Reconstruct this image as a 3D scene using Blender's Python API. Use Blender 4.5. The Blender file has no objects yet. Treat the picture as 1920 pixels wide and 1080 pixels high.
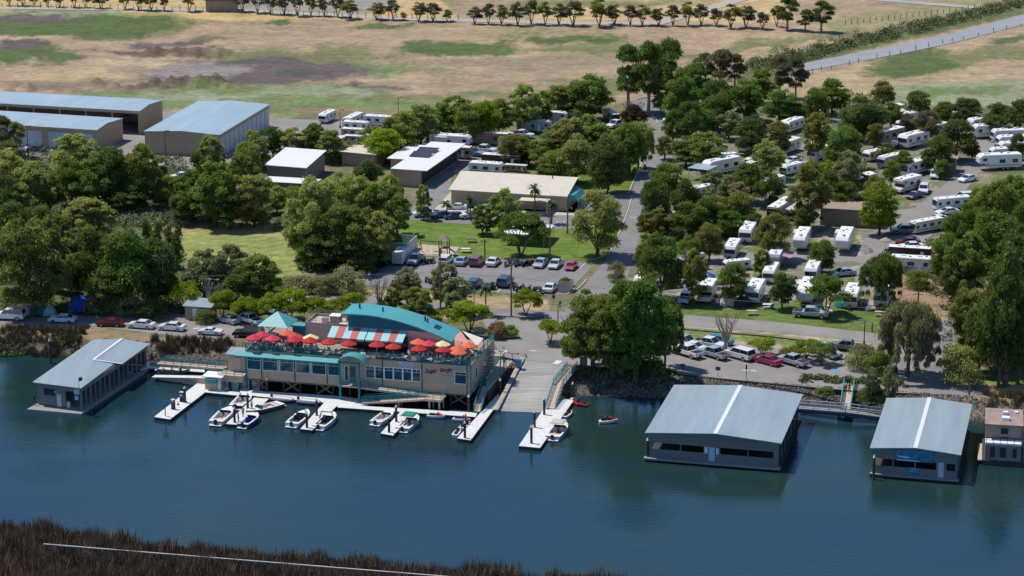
import bpy, bmesh, math, random
import numpy as np
from mathutils import Vector, Matrix
# ------------------------------------------------------------------ camera, sky, sun
F_PX, YH, H = 4700.0, -760.0, 122.0
TH = math.atan((540 - YH) / F_PX)
CT, ST = math.cos(TH), math.sin(TH)
sc = bpy.context.scene
C = sc.collection
cam_d = bpy.data.cameras.new('camera'); cam = bpy.data.objects.new('camera', cam_d); C.objects.link(cam)
cam.location = (0, 0, H); cam.rotation_euler = (math.pi/2 - TH, 0, 0)
cam_d.sensor_width = 36; cam_d.lens = 36*F_PX/1920; cam_d.clip_start = 1; cam_d.clip_end = 20000
sc.camera = cam
SUN_DIR = Vector((-0.40, 0.22, 0.88)).normalized()
w = bpy.data.worlds.new('World'); sc.world = w; w.use_nodes = True
nt = w.node_tree; sky = nt.nodes.new('ShaderNodeTexSky'); sky.sky_type = 'NISHITA'; sky.sun_disc = False
sky.sun_elevation = math.asin(SUN_DIR.z); sky.sun_rotation = math.atan2(SUN_DIR.x, SUN_DIR.y)
sky.air_density = 1.0; sky.dust_density = 0.0; sky.ozone_density = 6.0; sky.altitude = 4000
bg = nt.nodes['Background']; bg.inputs['Strength'].default_value = 0.15
nt.links.new(sky.outputs[0], bg.inputs['Color'])
ld = bpy.data.lights.new('sun', 'SUN'); ld.energy = 3.7; ld.angle = math.radians(0.5); ld.color = (1, 0.95, 0.86)
sun = bpy.data.objects.new('sun', ld); C.objects.link(sun)
sun.rotation_euler = SUN_DIR.to_track_quat('Z', 'Y').to_euler()
sc.view_settings.view_transform = 'Standard'; sc.view_settings.look = 'None'
sc.view_settings.exposure = 0.12; sc.view_settings.gamma = 1
sc.cycles.max_bounces = 5; sc.cycles.diffuse_bounces = 3; sc.cycles.glossy_bounces = 3
sc.cycles.transparent_max_bounces = 6; sc.cycles.caustics_reflective = False; sc.cycles.caustics_refractive = False
LZ = 2.2                                        # height of the land above the water
random.seed(7); rng = np.random.default_rng(7)
R = math.radians
GRID = 76.1                                     # direction the marina, ramp and camp rows run away from the river
# ------------------------------------------------------------------ survey: where things stand
def ray(x, y):
    return Vector((x-960, CT*F_PX - ST*(y-540), -ST*F_PX - CT*(y-540)))
def P(x, y, z=LZ):
    d = ray(x, y); t = (z-H)/d.z
    return Vector((d.x*t, d.y*t, z))
def inv(X, Y, Z):
    dep = Y*CT-(Z-H)*ST; up = Y*ST+(Z-H)*CT
    return 960+F_PX*X/dep, 540-F_PX*up/dep
def S(y, z=LZ):
    p = P(960, y, z); return F_PX/(p.y*CT+(H-z)*ST)
def hgt(ytop, ybase, z=LZ):                      # height of something whose top is seen at ytop and foot at ybase
    p = P(960, ybase, z); d = ray(960, ytop); return H + d.z*p.y/d.y - z
# ------------------------------------------------------------------ tags, objects
def tag(o, label=None, cat=None, group=None, kind=None):
    if label: o['label'] = label
    if cat: o['category'] = cat
    if group: o['group'] = group
    if kind: o['kind'] = kind
    return o
def empty(name, loc=(0, 0, 0), rz=0, label=None, cat=None, group=None):
    o = bpy.data.objects.new(name, None); C.objects.link(o); o.location = loc; o.rotation_euler = (0, 0, rz)
    o.empty_display_size = .2
    return tag(o, label, cat, group)
class MB:
    def __init__(s): s.v = []; s.f = []; s.m = []
    def face(s, pts, m=0):
        b = len(s.v); s.v += [tuple(p) for p in pts]; s.f.append(tuple(range(b, b+len(pts)))); s.m.append(m); return s
    def hexa(s, b4, t4, m=0):
        b = len(s.v); s.v += [tuple(p) for p in b4]+[tuple(p) for p in t4]
        for q in ((3, 2, 1, 0), (4, 5, 6, 7), (0, 1, 5, 4), (1, 2, 6, 5), (2, 3, 7, 6), (3, 0, 4, 7)):
            s.f.append(tuple(b+i for i in q)); s.m.append(m)
        return s
    def box(s, x0, x1, y0, y1, z0, z1, m=0, tx=0, ty=0):
        return s.hexa([(x0, y0, z0), (x1, y0, z0), (x1, y1, z0), (x0, y1, z0)],
                      [(x0+tx, y0+ty, z1), (x1-tx, y0+ty, z1), (x1-tx, y1-ty, z1), (x0+tx, y1-ty, z1)], m)
    def bar(s, p, q, w=.08, h=None, m=0):
        p, q = Vector(p), Vector(q); d = (q-p)
        if d.length < 1e-6: return s
        d.normalize(); up = Vector((0, 0, 1)) if abs(d.z) < .95 else Vector((1, 0, 0))
        a = d.cross(up).normalized()*(w/2); b = a.cross(d).normalized()*((h or w)/2)
        return s.hexa([p-a-b, p+a-b, p+a+b, p-a+b], [q-a-b, q+a-b, q+a+b, q-a+b], m)
    def cyl(s, p, q, r0, r1=None, n=10, m=0, caps=True):
        p, q = Vector(p), Vector(q); d = (q-p).normalized(); r1 = r0 if r1 is None else r1
        up = Vector((0, 0, 1)) if abs(d.z) < .95 else Vector((1, 0, 0))
        a = d.cross(up).normalized(); c = d.cross(a).normalized(); b = len(s.v)
        for k in range(n):
            t = 2*math.pi*k/n; e = a*math.cos(t)+c*math.sin(t)
            s.v.append(tuple(p+e*r0)); s.v.append(tuple(q+e*r1))
        for k in range(n):
            i, j = b+2*k, b+2*((k+1) % n); s.f.append((i, j, j+1, i+1)); s.m.append(m)
        if caps:
            s.f.append(tuple(b+2*k for k in range(n))[::-1]); s.f.append(tuple(b+2*k+1 for k in range(n))); s.m += [m, m]
        return s
    def prism(s, poly, z0, z1, m=0, mside=None):
        n = len(poly); b = len(s.v); zz = (lambda z, i: z[i] if isinstance(z, (list, tuple)) else z)
        s.v += [(p[0], p[1], zz(z0, i)) for i, p in enumerate(poly)]+[(p[0], p[1], zz(z1, i)) for i, p in enumerate(poly)]
        s.f.append(tuple(range(b, b+n))[::-1]); s.f.append(tuple(range(b+n, b+2*n))); s.m += [m, m]
        for i in range(n):
            j = (i+1) % n; s.f.append((b+i, b+j, b+n+j, b+n+i)); s.m.append(m if mside is None else mside)
        return s
    def side(s, prof, y0, y1, m=0, inset=0):      # profile in x,z pushed out along y
        n = len(prof); b = len(s.v)
        s.v += [(x, y0, z) for x, z in prof]+[(x, y1, z) for x, z in prof]
        s.f.append(tuple(range(b, b+n))); s.f.append(tuple(range(b+n, b+2*n))[::-1]); s.m += [m, m]
        for i in range(n):
            j = (i+1) % n; s.f.append((b+i, b+n+i, b+n+j, b+j)); s.m.append(m)
        return s
    def build(s, name, mats, parent=None, loc=None, rz=0, col=None, bevel=0, smooth=False):
        me = bpy.data.meshes.new(name); me.from_pydata(s.v, [], s.f)
        for mt in (mats if isinstance(mats, (list, tuple)) else [mats]): me.materials.append(mt)
        me.polygons.foreach_set('material_index', s.m)
        if smooth: me.polygons.foreach_set('use_smooth', [True]*len(s.f))
        bm = bmesh.new(); bm.from_mesh(me); bmesh.ops.recalc_face_normals(bm, faces=bm.faces)
        if bevel:
            bmesh.ops.remove_doubles(bm, verts=bm.verts, dist=.001)
            bmesh.ops.bevel(bm, geom=[e for e in bm.edges if len(e.link_faces) == 2 and e.calc_face_angle(0) > .5], offset=bevel, segments=1, affect='EDGES', clamp_overlap=True)
        bm.to_mesh(me); bm.free(); me.update()
        return link(name, me, parent, loc, rz, col)
def link(name, me, parent=None, loc=None, rz=0, col=None):
    o = bpy.data.objects.new(name, me); C.objects.link(o)
    if parent: o.parent = parent
    if loc is not None: o.location = loc
    if rz: o.rotation_euler = (0, 0, rz)
    if col: o.color = (*col[:3], 1)
    return o
KIDS = {}
def kids(o):
    if o.name not in KIDS: KIDS[o.name] = list(o.children)
    return KIDS[o.name]
def tree_copy(o, parent=None):
    c = o.copy(); C.objects.link(c); c.parent = parent; cc = []
    for ch in kids(o): cc.append(tree_copy(ch, c))
    KIDS[c.name] = cc
    return c
USED = set()
def place(proto, loc, rz=0, scale=None, label=None, cat=None, group=None, cols=None):
    """put one thing down: the prototype itself the first time, afterwards a copy of it and of each of its parts"""
    o = proto if proto.name not in USED else tree_copy(proto)
    USED.add(proto.name); USED.add(o.name)
    o.location = loc; o.rotation_euler = (0, 0, rz)
    if scale is not None: o.scale = scale if hasattr(scale, '__len__') else (scale,)*3
    for k in ('group',):
        if k in o and not group: del o[k]
    tag(o, label, cat, group)
    if cols:
        for ch in [o]+kids(o):
            for key, c in cols.items():
                if ch.name.split('.')[0] == key: ch.color = (*c[:3], 1)
                for g in kids(ch):
                    if g.name.split('.')[0] == key: g.color = (*c[:3], 1)
    return o
ORD = 'first second third fourth fifth sixth seventh eighth ninth tenth eleventh twelfth thirteenth fourteenth fifteenth sixteenth seventeenth eighteenth nineteenth twentieth'.split()
TENS = 'x x twenty thirty forty fifty sixty seventy eighty ninety'.split()
def ordn(k):
    if k < 20: return ORD[k]
    t, u = divmod(k+1, 10)
    return (TENS[t][:-1]+'ieth') if u == 0 else TENS[t]+'-'+ORD[u-1]
def number(objs, fmt, cat, group):               # label the members of a row by their place in it
    key = lambda o: inv(*o.location)[0] if o.location.length > 0 else 0
    objs = sorted(objs, key=key)
    for k, o in enumerate(objs): tag(o, fmt.format(n=ordn(k)), cat, group)
# ------------------------------------------------------------------ materials
def N(nt, t, **kw):
    n = nt.nodes.new('ShaderNode'+t)
    for k, v in kw.items(): setattr(n, k, v)
    return n
def mat(name, col=(.5, .5, .5), rough=.6, var=.12, scale=1.5, metal=0, obj=False, bump=0, spec=.4, stretch=None, leaf=False, coat=0, streak=0):
    m = bpy.data.materials.new(name); m.use_nodes = True; t = m.node_tree; b = t.nodes['Principled BSDF']
    b.inputs['Roughness'].default_value = rough; b.inputs['Metallic'].default_value = metal
    b.inputs['Specular IOR Level'].default_value = spec
    if coat: b.inputs['Coat Weight'].default_value = coat; b.inputs['Coat Roughness'].default_value = .08
    tc = N(t, 'TexCoord'); no = N(t, 'TexNoise'); no.inputs['Scale'].default_value = scale; no.inputs['Detail'].default_value = 5; no.inputs['Roughness'].default_value = .65
    mp = N(t, 'Mapping'); t.links.new(tc.outputs['Object'], mp.inputs[0]); t.links.new(mp.outputs[0], no.inputs[0])
    if stretch: mp.inputs['Scale'].default_value = stretch
    mr = N(t, 'MapRange'); mr.inputs['From Min'].default_value = .3; mr.inputs['From Max'].default_value = .7
    mr.inputs['To Min'].default_value = 1-var; mr.inputs['To Max'].default_value = 1+var
    t.links.new(no.outputs[0], mr.inputs[0])
    vm = N(t, 'VectorMath', operation='SCALE'); t.links.new(mr.outputs[0], vm.inputs['Scale'])
    if obj:
        oi = N(t, 'ObjectInfo'); t.links.new(oi.outputs['Color'], vm.inputs[0])
    else: vm.inputs[0].default_value = col[:3]
    src = vm.outputs[0]
    if streak:                                   # sheet-metal ribs: fine repeated lines along one axis
        wv = N(t, 'TexWave', wave_type='BANDS', bands_direction='X' if streak > 0 else 'Y'); wv.inputs['Scale'].default_value = abs(streak); wv.inputs['Distortion'].default_value = 0
        t.links.new(tc.outputs['Object'], wv.inputs[0])
        m2 = N(t, 'MapRange'); m2.inputs['To Min'].default_value = .9; m2.inputs['To Max'].default_value = 1.04; t.links.new(wv.outputs['Fac'], m2.inputs[0])
        v2 = N(t, 'VectorMath', operation='SCALE'); t.links.new(src, v2.inputs[0]); t.links.new(m2.outputs[0], v2.inputs['Scale']); src = v2.outputs[0]
    if leaf:
        ge = N(t, 'NewGeometry'); m3 = N(t, 'MapRange'); m3.inputs['To Min'].default_value = .62; m3.inputs['To Max'].default_value = 1.4
        t.links.new(ge.outputs['Random Per Island'], m3.inputs[0])
        v3 = N(t, 'VectorMath', operation='SCALE'); t.links.new(src, v3.inputs[0]); t.links.new(m3.outputs[0], v3.inputs['Scale']); src = v3.outputs[0]
        tr = N(t, 'BsdfTranslucent'); mx = N(t, 'MixShader'); mx.inputs[0].default_value = .5
        br = N(t, 'VectorMath', operation='MULTIPLY'); br.inputs[1].default_value = (1.2, 1.35, .5); t.links.new(src, br.inputs[0])
        t.links.new(br.outputs[0], tr.inputs['Color']); t.links.new(b.outputs[0], mx.inputs[1]); t.links.new(tr.outputs[0], mx.inputs[2])
        t.links.new(mx.outputs[0], t.nodes['Material Output'].inputs['Surface'])
    t.links.new(src, b.inputs['Base Color'])
    if bump:
        bu = N(t, 'Bump'); bu.inputs['Strength'].default_value = bump; t.links.new(no.outputs[0], bu.inputs['Height']); t.links.new(bu.outputs[0], b.inputs['Normal'])
    return m
M = {}
M['leaf'] = mat('foliage', obj=True, rough=.55, var=.3, scale=.35, leaf=True, spec=.3)
M['frond'] = mat('palm_frond', (.07, .11, .03), rough=.5, var=.3, leaf=True)
M['bark'] = mat('bark', (.13, .095, .07), .9, .3, 3, bump=.3)
M['palebark'] = mat('pale_bark', (.3, .25, .21), .9, .3, 3)
M['asphalt'] = mat('asphalt', (.235, .225, .225), .9, .16, .22, spec=.2)
M['asphalt2'] = mat('old_asphalt', (.275, .255, .24), .9, .16, .15, spec=.2)
M['asphalt3'] = mat('dark_asphalt', (.175, .17, .178), .9, .15, .2, spec=.2)
M['concrete'] = mat('concrete', (.37, .365, .35), .9, .28, .8, stretch=(.12, 1.4, 1), spec=.2)
M['kerb'] = mat('kerb', (.5, .47, .38), .85, .15)
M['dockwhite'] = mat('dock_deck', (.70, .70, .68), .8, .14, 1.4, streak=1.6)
M['dockgrey'] = mat('grey_dock_deck', (.30, .29, .28), .8, .1, 2)  # plain grey deck colour for the shed walks and float
M['dockside'] = mat('dock_float', (.06, .05, .045), .8, .3)
M['roofblue'] = mat('metal_roof', (.30, .37, .41), .5, .12, .35, stretch=(1.6, .15, 1), metal=0, streak=3.3, spec=.3)
M['roofblue2'] = mat('storage_roof', (.34, .44, .51), .5, .10, .2, stretch=(1.6, .3, 1), streak=2, spec=.3)
M['ridge'] = mat('ridge_cap', (.72, .75, .78), .5, .04)
M['wallgrey'] = mat('steel_wall', (.20, .20, .19), .7, .08, 1.2, streak=4)
M['walltan'] = mat('tan_steel_wall', (.48, .37, .245), .75, .06, .6, streak=3)
M['wallbeige'] = mat('beige_stucco', (.51, .39, .275), .85, .09, .9)
M['wallpink'] = mat('pinkish_stucco', (.56, .42, .37), .85, .07, .9)
M['brown'] = mat('brown_wall', (.33, .26, .20), .85, .15)
M['teal'] = mat('teal_paint', (.02, .22, .24), .5, .1, 1)
M['tealroof'] = mat('teal_metal_roof', (.085, .37, .38), .42, .06, .5, streak=2.5)
M['tealdark'] = mat('dark_teal_wall', (.012, .14, .19), .6, .07, .7)
M['tealpale'] = mat('pale_teal_canvas', (.33, .62, .60), .6, .05)
M['redcanvas'] = mat('red_canvas', (.50, .13, .13), .7, .06)
M['glass'] = mat('window_glass', (.012, .03, .05), .08, .25, .6, spec=.8)
M['glassteal'] = mat('teal_glass', (.01, .07, .10), .1, .35, .5, spec=.8)
M['white'] = mat('white_paint', (.78, .78, .77), .5, .05, 1)
M['doorblue'] = mat('pale_door', (.52, .58, .63), .6, .05)
M['rvroof'] = mat('rv_roof', (.80, .80, .78), .6, .1, 1.2)
M['rvbody'] = mat('rv_wall', obj=True, rough=.35, var=.05, scale=.8, coat=.3)
M['paint'] = mat('car_paint', obj=True, rough=.35, var=.03, coat=.8)
M['plain'] = mat('coloured_cloth', obj=True, rough=.8, var=.12, scale=3)
M['canopy'] = mat('umbrella_cloth', obj=True, rough=.8, var=.06, scale=2)
M['tyre'] = mat('tyre', (.015, .015, .016), .85, .1)
M['rim'] = mat('rim', (.4, .4, .42), .35, .1, metal=.8)
M['lamp'] = mat('lamp_glass', (.7, .7, .68), .15, .05, spec=.8)
M['tail'] = mat('tail_lamp', (.35, .01, .01), .2, .05, spec=.8)
M['dark'] = mat('dark_metal', (.03, .03, .033), .6, .15)
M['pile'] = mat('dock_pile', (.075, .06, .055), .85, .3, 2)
M['timber'] = mat('weathered_timber', (.22, .16, .11), .85, .25, 2)
M['timberpale'] = mat('pale_planks', (.52, .42, .33), .85, .12, 2)
M['steel'] = mat('galvanised_steel', (.42, .44, .46), .4, .15, 2, metal=.6)
M['skin'] = mat('skin', (.45, .26, .18), .6, .1)
M['hair'] = mat('hair', (.03, .02, .015), .6, .2)
M['denim'] = mat('trousers', (.05, .06, .1), .8, .2)
M['rock'] = mat('riprap', (.30, .26, .22), .9, .3, 1.2, leaf=False)
M['sand'] = mat('play_sand', (.48, .40, .31), .95, .12, .8)
M['paintline'] = mat('road_paint', (.72, .72, .70), .7, .15, 1)
M['bluepaint'] = mat('blue_paint', (.13, .32, .55), .7, .2, 1)
M['interior'] = mat('boat_interior', (.58, .53, .46), .7, .2, 2)
M['hull'] = mat('boat_hull', obj=True, rough=.25, var=.04, coat=.6)
M['blue'] = mat('blue_tarp', (.015, .07, .36), .6, .15, 1)
M['green'] = mat('green_canvas', (.01, .22, .16), .7, .08)
M['tan'] = mat('tan_canvas', (.55, .48, .38), .7, .08)
M['solar'] = mat('solar_panel', (.05, .045, .05), .3, .1)
def island_mat(name, c0, c1, rough=.85):
    m = bpy.data.materials.new(name); m.use_nodes = True; t = m.node_tree; b = t.nodes['Principled BSDF']
    ge = N(t, 'NewGeometry'); cr = N(t, 'ValToRGB'); cr.color_ramp.elements[0].color = (*c0, 1); cr.color_ramp.elements[1].color = (*c1, 1)
    t.links.new(ge.outputs['Random Per Island'], cr.inputs[0]); t.links.new(cr.outputs[0], b.inputs['Base Color'])
    b.inputs['Roughness'].default_value = rough; b.inputs['Specular IOR Level'].default_value = .2
    return m
M['reed'] = island_mat('dry_reeds', (.035, .035, .014), (.38, .25, .16))
M['bankreed'] = island_mat('bank_reeds', (.06, .05, .025), (.24, .17, .10))
M['stone'] = island_mat('rubble_stone', (.06, .05, .04), (.29, .255, .22))
M['petal'] = island_mat('flower_petals', (.35, .4, .3), (.6, .6, .55))
M['brush'] = island_mat('brush_leaves', (.06, .09, .025), (.19, .23, .08))
M['greybrush'] = island_mat('grey_brush_leaves', (.13, .16, .08), (.30, .33, .2))
# water: the sky's reflected blue painted into a murky green body, under mirroring ripples
def water_mat():
    m = bpy.data.materials.new('river_water'); m.use_nodes = True; t = m.node_tree; b = t.nodes['Principled BSDF']
    b.inputs['Base Color'].default_value = (.014, .066, .105, 1); b.inputs['Roughness'].default_value = .05; b.inputs['IOR'].default_value = 1.5
    b.inputs['Specular IOR Level'].default_value = .55
    tc = N(t, 'TexCoord'); mp = N(t, 'Mapping'); mp.inputs['Scale'].default_value = (.8, 1.3, 1); mp.inputs['Rotation'].default_value = (0, 0, R(-14)); t.links.new(tc.outputs['Object'], mp.inputs[0])
    n1 = N(t, 'TexNoise'); n1.inputs['Scale'].default_value = 1.3; n1.inputs['Detail'].default_value = 4; n1.inputs['Roughness'].default_value = .6; t.links.new(mp.outputs[0], n1.inputs[0])
    n2 = N(t, 'TexNoise'); n2.inputs['Scale'].default_value = .05; n2.inputs['Detail'].default_value = 3; t.links.new(mp.outputs[0], n2.inputs[0])
    mr = N(t, 'MapRange'); mr.inputs['From Min'].default_value = .35; mr.inputs['From Max'].default_value = .65; mr.inputs['To Min'].default_value = .03; mr.inputs['To Max'].default_value = .3; t.links.new(n2.outputs[0], mr.inputs[0])
    n3 = N(t, 'TexNoise'); n3.inputs['Scale'].default_value = .035; n3.inputs['Detail'].default_value = 4; t.links.new(mp.outputs[0], n3.inputs[0]); cr = N(t, 'ValToRGB'); cr.color_ramp.elements[0].position = .38; cr.color_ramp.elements[1].position = .66
    cr.color_ramp.elements[0].color = (.009, .036, .054, 1); cr.color_ramp.elements[1].color = (.018, .042, .034, 1); t.links.new(n3.outputs[0], cr.inputs[0]); t.links.new(cr.outputs[0], b.inputs['Base Color'])
    bu = N(t, 'Bump'); bu.inputs['Distance'].default_value = .25; t.links.new(mr.outputs[0], bu.inputs['Strength']); t.links.new(n1.outputs[0], bu.inputs['Height']); t.links.new(bu.outputs[0], b.inputs['Normal'])
    return m
M['water'] = water_mat()
# ------------------------------------------------------------------ terrain: one sheet from under the river to the horizon
TG = math.tan(R(90-GRID))
top_pts = [(-2000, 500), (-300, 440), (-92, 406.5), (-66, 399.5), (-50, 399), (-34, 397), (-8, 394), (-.6, 392), (0, 389.5), (6.9, 388.2), (7.6, 385.5), (11, 385), (37, 377.8), (63, 372.3), (82, 368), (300, 335), (2000, 200)]
wat_pts = [(-2000, 490), (-300, 430), (-90, 399.4), (-77, 399.4), (-64, 395.4), (-50, 392), (-30, 390), (-8, 386), (-.6, 380), (0, 370), (6.9, 369.2), (7.6, 377.5), (15, 377), (46, 373.2), (57, 372), (75, 364.5), (83, 361.5), (300, 328), (2000, 190)]
near_pts = [(-2000, 900), (-300, 390), (-54, 319), (-22, 310), (8, 303.5), (27, 300.3), (36, 297.3), (42, 291), (60, 284), (300, 270), (2000, 100)]
def pl(pts, x): return np.interp(x, [p[0] for p in pts], [p[1] for p in pts])
def gz(X, Y):
    X, Y = np.asarray(X, float), np.asarray(Y, float); xs = X-(Y-380)*TG
    yt, yw, yn = pl(top_pts, xs), pl(wat_pts, xs), pl(near_pts, xs)
    t = np.clip((Y-yw)/np.maximum(yt-yw, .5), -1.2, 1)
    far = np.where(t > 0, LZ*(t*t*(3-2*t)*.3+t*.7), 1.6*t)
    n = np.clip((yn-Y)/9, -.8, 1); near = n*1.6
    return np.where(Y > (yw+yn)/2, far, near)
G = lambda x, y: float(gz(x, y))
rows = np.concatenate([np.array([-752, -740, -700, -600, -450, -300, -180, -100, -60]), np.arange(-40, 560, 2.5), np.arange(560, 830, 1.6), np.arange(832, 940, 12), np.arange(940, 1180, 6), np.array([1250, 1400, 1700, 2200])])
cols = np.concatenate([np.array([-4000, -2000, -1000, -500, -250, -120]), np.arange(-60, 1984, 3.6), np.array([2050, 2200, 2500, 3200, 4500, 6500])])
gy = np.array([P(960, y, LZ).y for y in rows]); sy = np.array([S(y) for y in rows])
XX = (cols[None, :]-960)/sy[:, None]; YY = np.repeat(gy[:, None], len(cols), 1)
PX = np.repeat(cols[None, :], len(rows), 0); PY = np.repeat(rows[:, None], len(cols), 1)
ZZ = gz(XX, YY)
def vnoise(x, y, sc_, seed=0):
    x = x/sc_; y = y/sc_; xi = np.floor(x).astype(np.int64); yi = np.floor(y).astype(np.int64); fx = x-xi; fy = y-yi
    fx = fx*fx*(3-2*fx); fy = fy*fy*(3-2*fy)
    def h(a, b):
        n = (a*374761393+b*668265263+seed*982451653) & 0x7fffffff; n = ((n ^ (n >> 13))*1274126177) & 0x7fffffff
        return ((n ^ (n >> 16)) & 0xffff)/65535.
    return (h(xi, yi)*(1-fx)+h(xi+1, yi)*fx)*(1-fy)+(h(xi, yi+1)*(1-fx)+h(xi+1, yi+1)*fx)*fy
def fbm(x, y, s, seed=0): return (vnoise(x, y, s, seed)*.5+vnoise(x, y, s/2.1, seed+1)*.28+vnoise(x, y, s/4.7, seed+2)*.15+vnoise(x, y, s/10, seed+3)*.07)
# mounds of excavated earth in the field, and rough ground
def mound(x, y, w_, h_):
    p = P(x, y); r_ = w_/S(y)/2
    d = np.sqrt(((XX-p.x)/r_)**2+((YY-p.y)/(r_*1.1))**2)
    return h_*np.clip(1-d, 0, 1)**.8*(0.7+.6*fbm(XX, YY, 3, 5))
MOUNDS = [(180, 160, 46, 2.4), (215, 163, 30, 1.5), (240, 164, 30, 1.2), (265, 160, 26, 1.2), (290, 156, 34, 2.3), (322, 160, 46, 2.6), (350, 158, 40, 2.8), (375, 160, 46, 3.2), (405, 158, 44, 3.4), (425, 164, 30, 1.8), (52, 166, 40, 2.2), (14, 172, 36, 1.8), (290, 97, 50, 1.8), (330, 100, 50, 2.0), (370, 100, 60, 2.2), (410, 100, 60, 2.0)]
for a in MOUNDS: ZZ = ZZ+mound(*a)
ZZ = ZZ+np.where((PY < 190), (fbm(XX, YY, 9, 3)-.95)*.14, 0)
TAN = (.36, .262, .175); TAN2 = (.43, .325, .19); GRN = (.10, .135, .05); GRN2 = (.15, .205, .08); PGRN = (.25, .28, .17); SOIL = (.13, .105, .10); DIRT = (.33, .25, .17); DARK = (.10, .095, .085); LAWN = (.13, .20, .035); OLIVE = (.19, .19, .09)
col = np.zeros(XX.shape+(3,)); col[:] = TAN
nx, ny = PX+(fbm(PX, PY*3.2, 70, 11)-.5)*120, PY+(fbm(PX, PY*3.2, 60, 17)-.5)*26
fine = fbm(PX, PY*4, 30, 23); fine2 = fbm(PX*.6, PY*6, 16, 29)
hf = vnoise(PX, PY*2.2, 7, 61)*.6+vnoise(PX, PY*2.2, 3.6, 67)*.4
def blend(mask, c):
    mk = np.clip(mask+(hf-.5)*1.1*(mask > .02)*(mask < 1.6), 0, 1)[..., None]; col[:] = col*(1-mk)+np.array(c)*mk
def ell(cx, cy, rx, ry, c, k=1.0, soft=.5, a=0):
    dx, dy = nx-cx, ny-cy; dd = dx*math.cos(R(a))+dy*math.sin(R(a)); ee = -dx*math.sin(R(a))+dy*math.cos(R(a))
    blend((1-np.sqrt((dd/rx)**2+(ee/ry)**2))/soft*k*(.55+.9*fine), c)
def poly(pts, c, soft=4, k=1, warp=.25):
    x = PX+(nx-PX)*warp; y = PY+(ny-PY)*warp; ins = np.zeros(x.shape, bool); n = len(pts); dist = np.full(x.shape, 1e9)
    for i in range(n):
        x0, y0 = pts[i]; x1, y1 = pts[(i+1) % n]
        cond = ((y0 > y) != (y1 > y)); xi = (x1-x0)*(y-y0)/((y1-y0) if y1 != y0 else 1e-9)+x0
        ins ^= cond & (x < xi)
        t = np.clip(((x-x0)*(x1-x0)+(y-y0)*(y1-y0))/max((x1-x0)**2+(y1-y0)**2, 1e-9), 0, 1)
        dist = np.minimum(dist, np.hypot(x-x0-t*(x1-x0), y-y0-t*(y1-y0)))
    sd = np.where(ins, dist, -dist); blend(np.clip(sd/soft+.5, 0, 1)*k, c)
blend((fbm(PX, PY*5, 120, 41)-.45)*3*(PY < 260), TAN2)
blend((fbm(PX, PY*5, 160, 43)-.52)*3.2*(PY < 260), OLIVE)
poly([(-4000, -752), (4500, -752), (4500, -40), (-4000, -40)], (.36, .27, .15), 30)
poly([(-100, -60), (500, -60), (800, -20), (860, 36), (-100, 40)], (.50, .36, .17), 4)
poly([(440, -30), (790, -30), (690, 26), (450, 22)], (.30, .26, .23), 3)
poly([(1050, -60), (1500, -60), (1460, 40), (1000, 40)], (.50, .36, .19), 4)
ell(1120, 5, 260, 14, OLIVE, .8)
ell(90, 40, 330, 22, GRN, 1.8); ell(100, 27, 260, 6, PGRN, 1); ell(60, 33, 120, 8, SOIL, 1.4); ell(30, 58, 110, 12, GRN, 2); ell(210, 55, 160, 20, GRN, 1.8)
ell(60, 98, 100, 22, GRN, 1.4); ell(40, 85, 60, 12, SOIL, 1.2); ell(320, 83, 90, 7, SOIL, 1.6); ell(400, 75, 70, 7, GRN, 1.6)
ell(600, 62, 320, 26, TAN, 1.2); ell(485, 43, 55, 6, GRN, 1.5); ell(700, 50, 75, 8, GRN, 1.5); ell(560, 105, 240, 16, OLIVE, 1.2); ell(650, 130, 170, 18, GRN2, .8)
ell(870, 92, 150, 17, GRN, 1.5); ell(1060, 70, 110, 11, GRN, 1.3); ell(1120, 92, 130, 10, OLIVE, 1.5); ell(980, 118, 330, 12, (.28, .22, .15), .9); ell(620, 105, 90, 26, OLIVE, 1)
ell(470, 134, 230, 28, SOIL, 2.6); ell(350, 130, 130, 18, (.26, .225, .2), 1.3); ell(560, 133, 60, 12, DARK, 1.5); ell(150, 138, 140, 12, TAN2, 1); ell(180, 160, 260, 12, (.24, .18, .13), 1.6)
ell(300, 98, 170, 8, (.14, .10, .075), 1.4); ell(320, 160, 130, 8, (.15, .11, .09), 1.3)
ell(250, 118, 120, 7, TAN2, 1); ell(690, 165, 80, 8, SOIL, 1.2)
poly([(130, 172), (330, 166), (470, 160), (620, 158), (720, 170), (760, 190), (900, 188), (905, 215), (760, 222), (520, 222), (470, 210), (300, 205), (120, 176)], GRN2, 10, .95, .6)
ell(330, 182, 220, 8, PGRN, 1.2); ell(590, 172, 120, 10, PGRN, 1.6); ell(640, 192, 120, 8, GRN2, 1.2); ell(640, 212, 130, 6, (.26, .18, .12), 1.2); ell(850, 180, 200, 8, OLIVE, 1.2)
ell(1200, 165, 240, 10, OLIVE, .9)
# canal brush corridor and verges beside the far road
poly([(1380, 160), (1400, 118), (1560, 88), (1730, 45), (1940, -8), (1940, 22), (1760, 62), (1600, 100), (1500, 130), (1460, 165)], (.12, .145, .06), 6, 1, .3)
poly([(1560, 60), (1700, 40), (1900, -5), (1940, -20), (1700, 10), (1540, 40)], (.27, .25, .13), 6, .8, .3)
ell(1440, 80, 150, 10, OLIVE, 1, a=-10); ell(1740, 112, 130, 22, GRN, 1.3); ell(1690, 133, 110, 12, GRN, 1.1); ell(1880, 100, 160, 20, OLIVE, .9); ell(1890, 78, 60, 7, GRN, 1.1)
poly([(1640, 160), (1940, 150), (1940, 200), (1640, 200)], PGRN, 10, .9, .6); ell(1800, 172, 130, 9, GRN2, 1.3)
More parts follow.
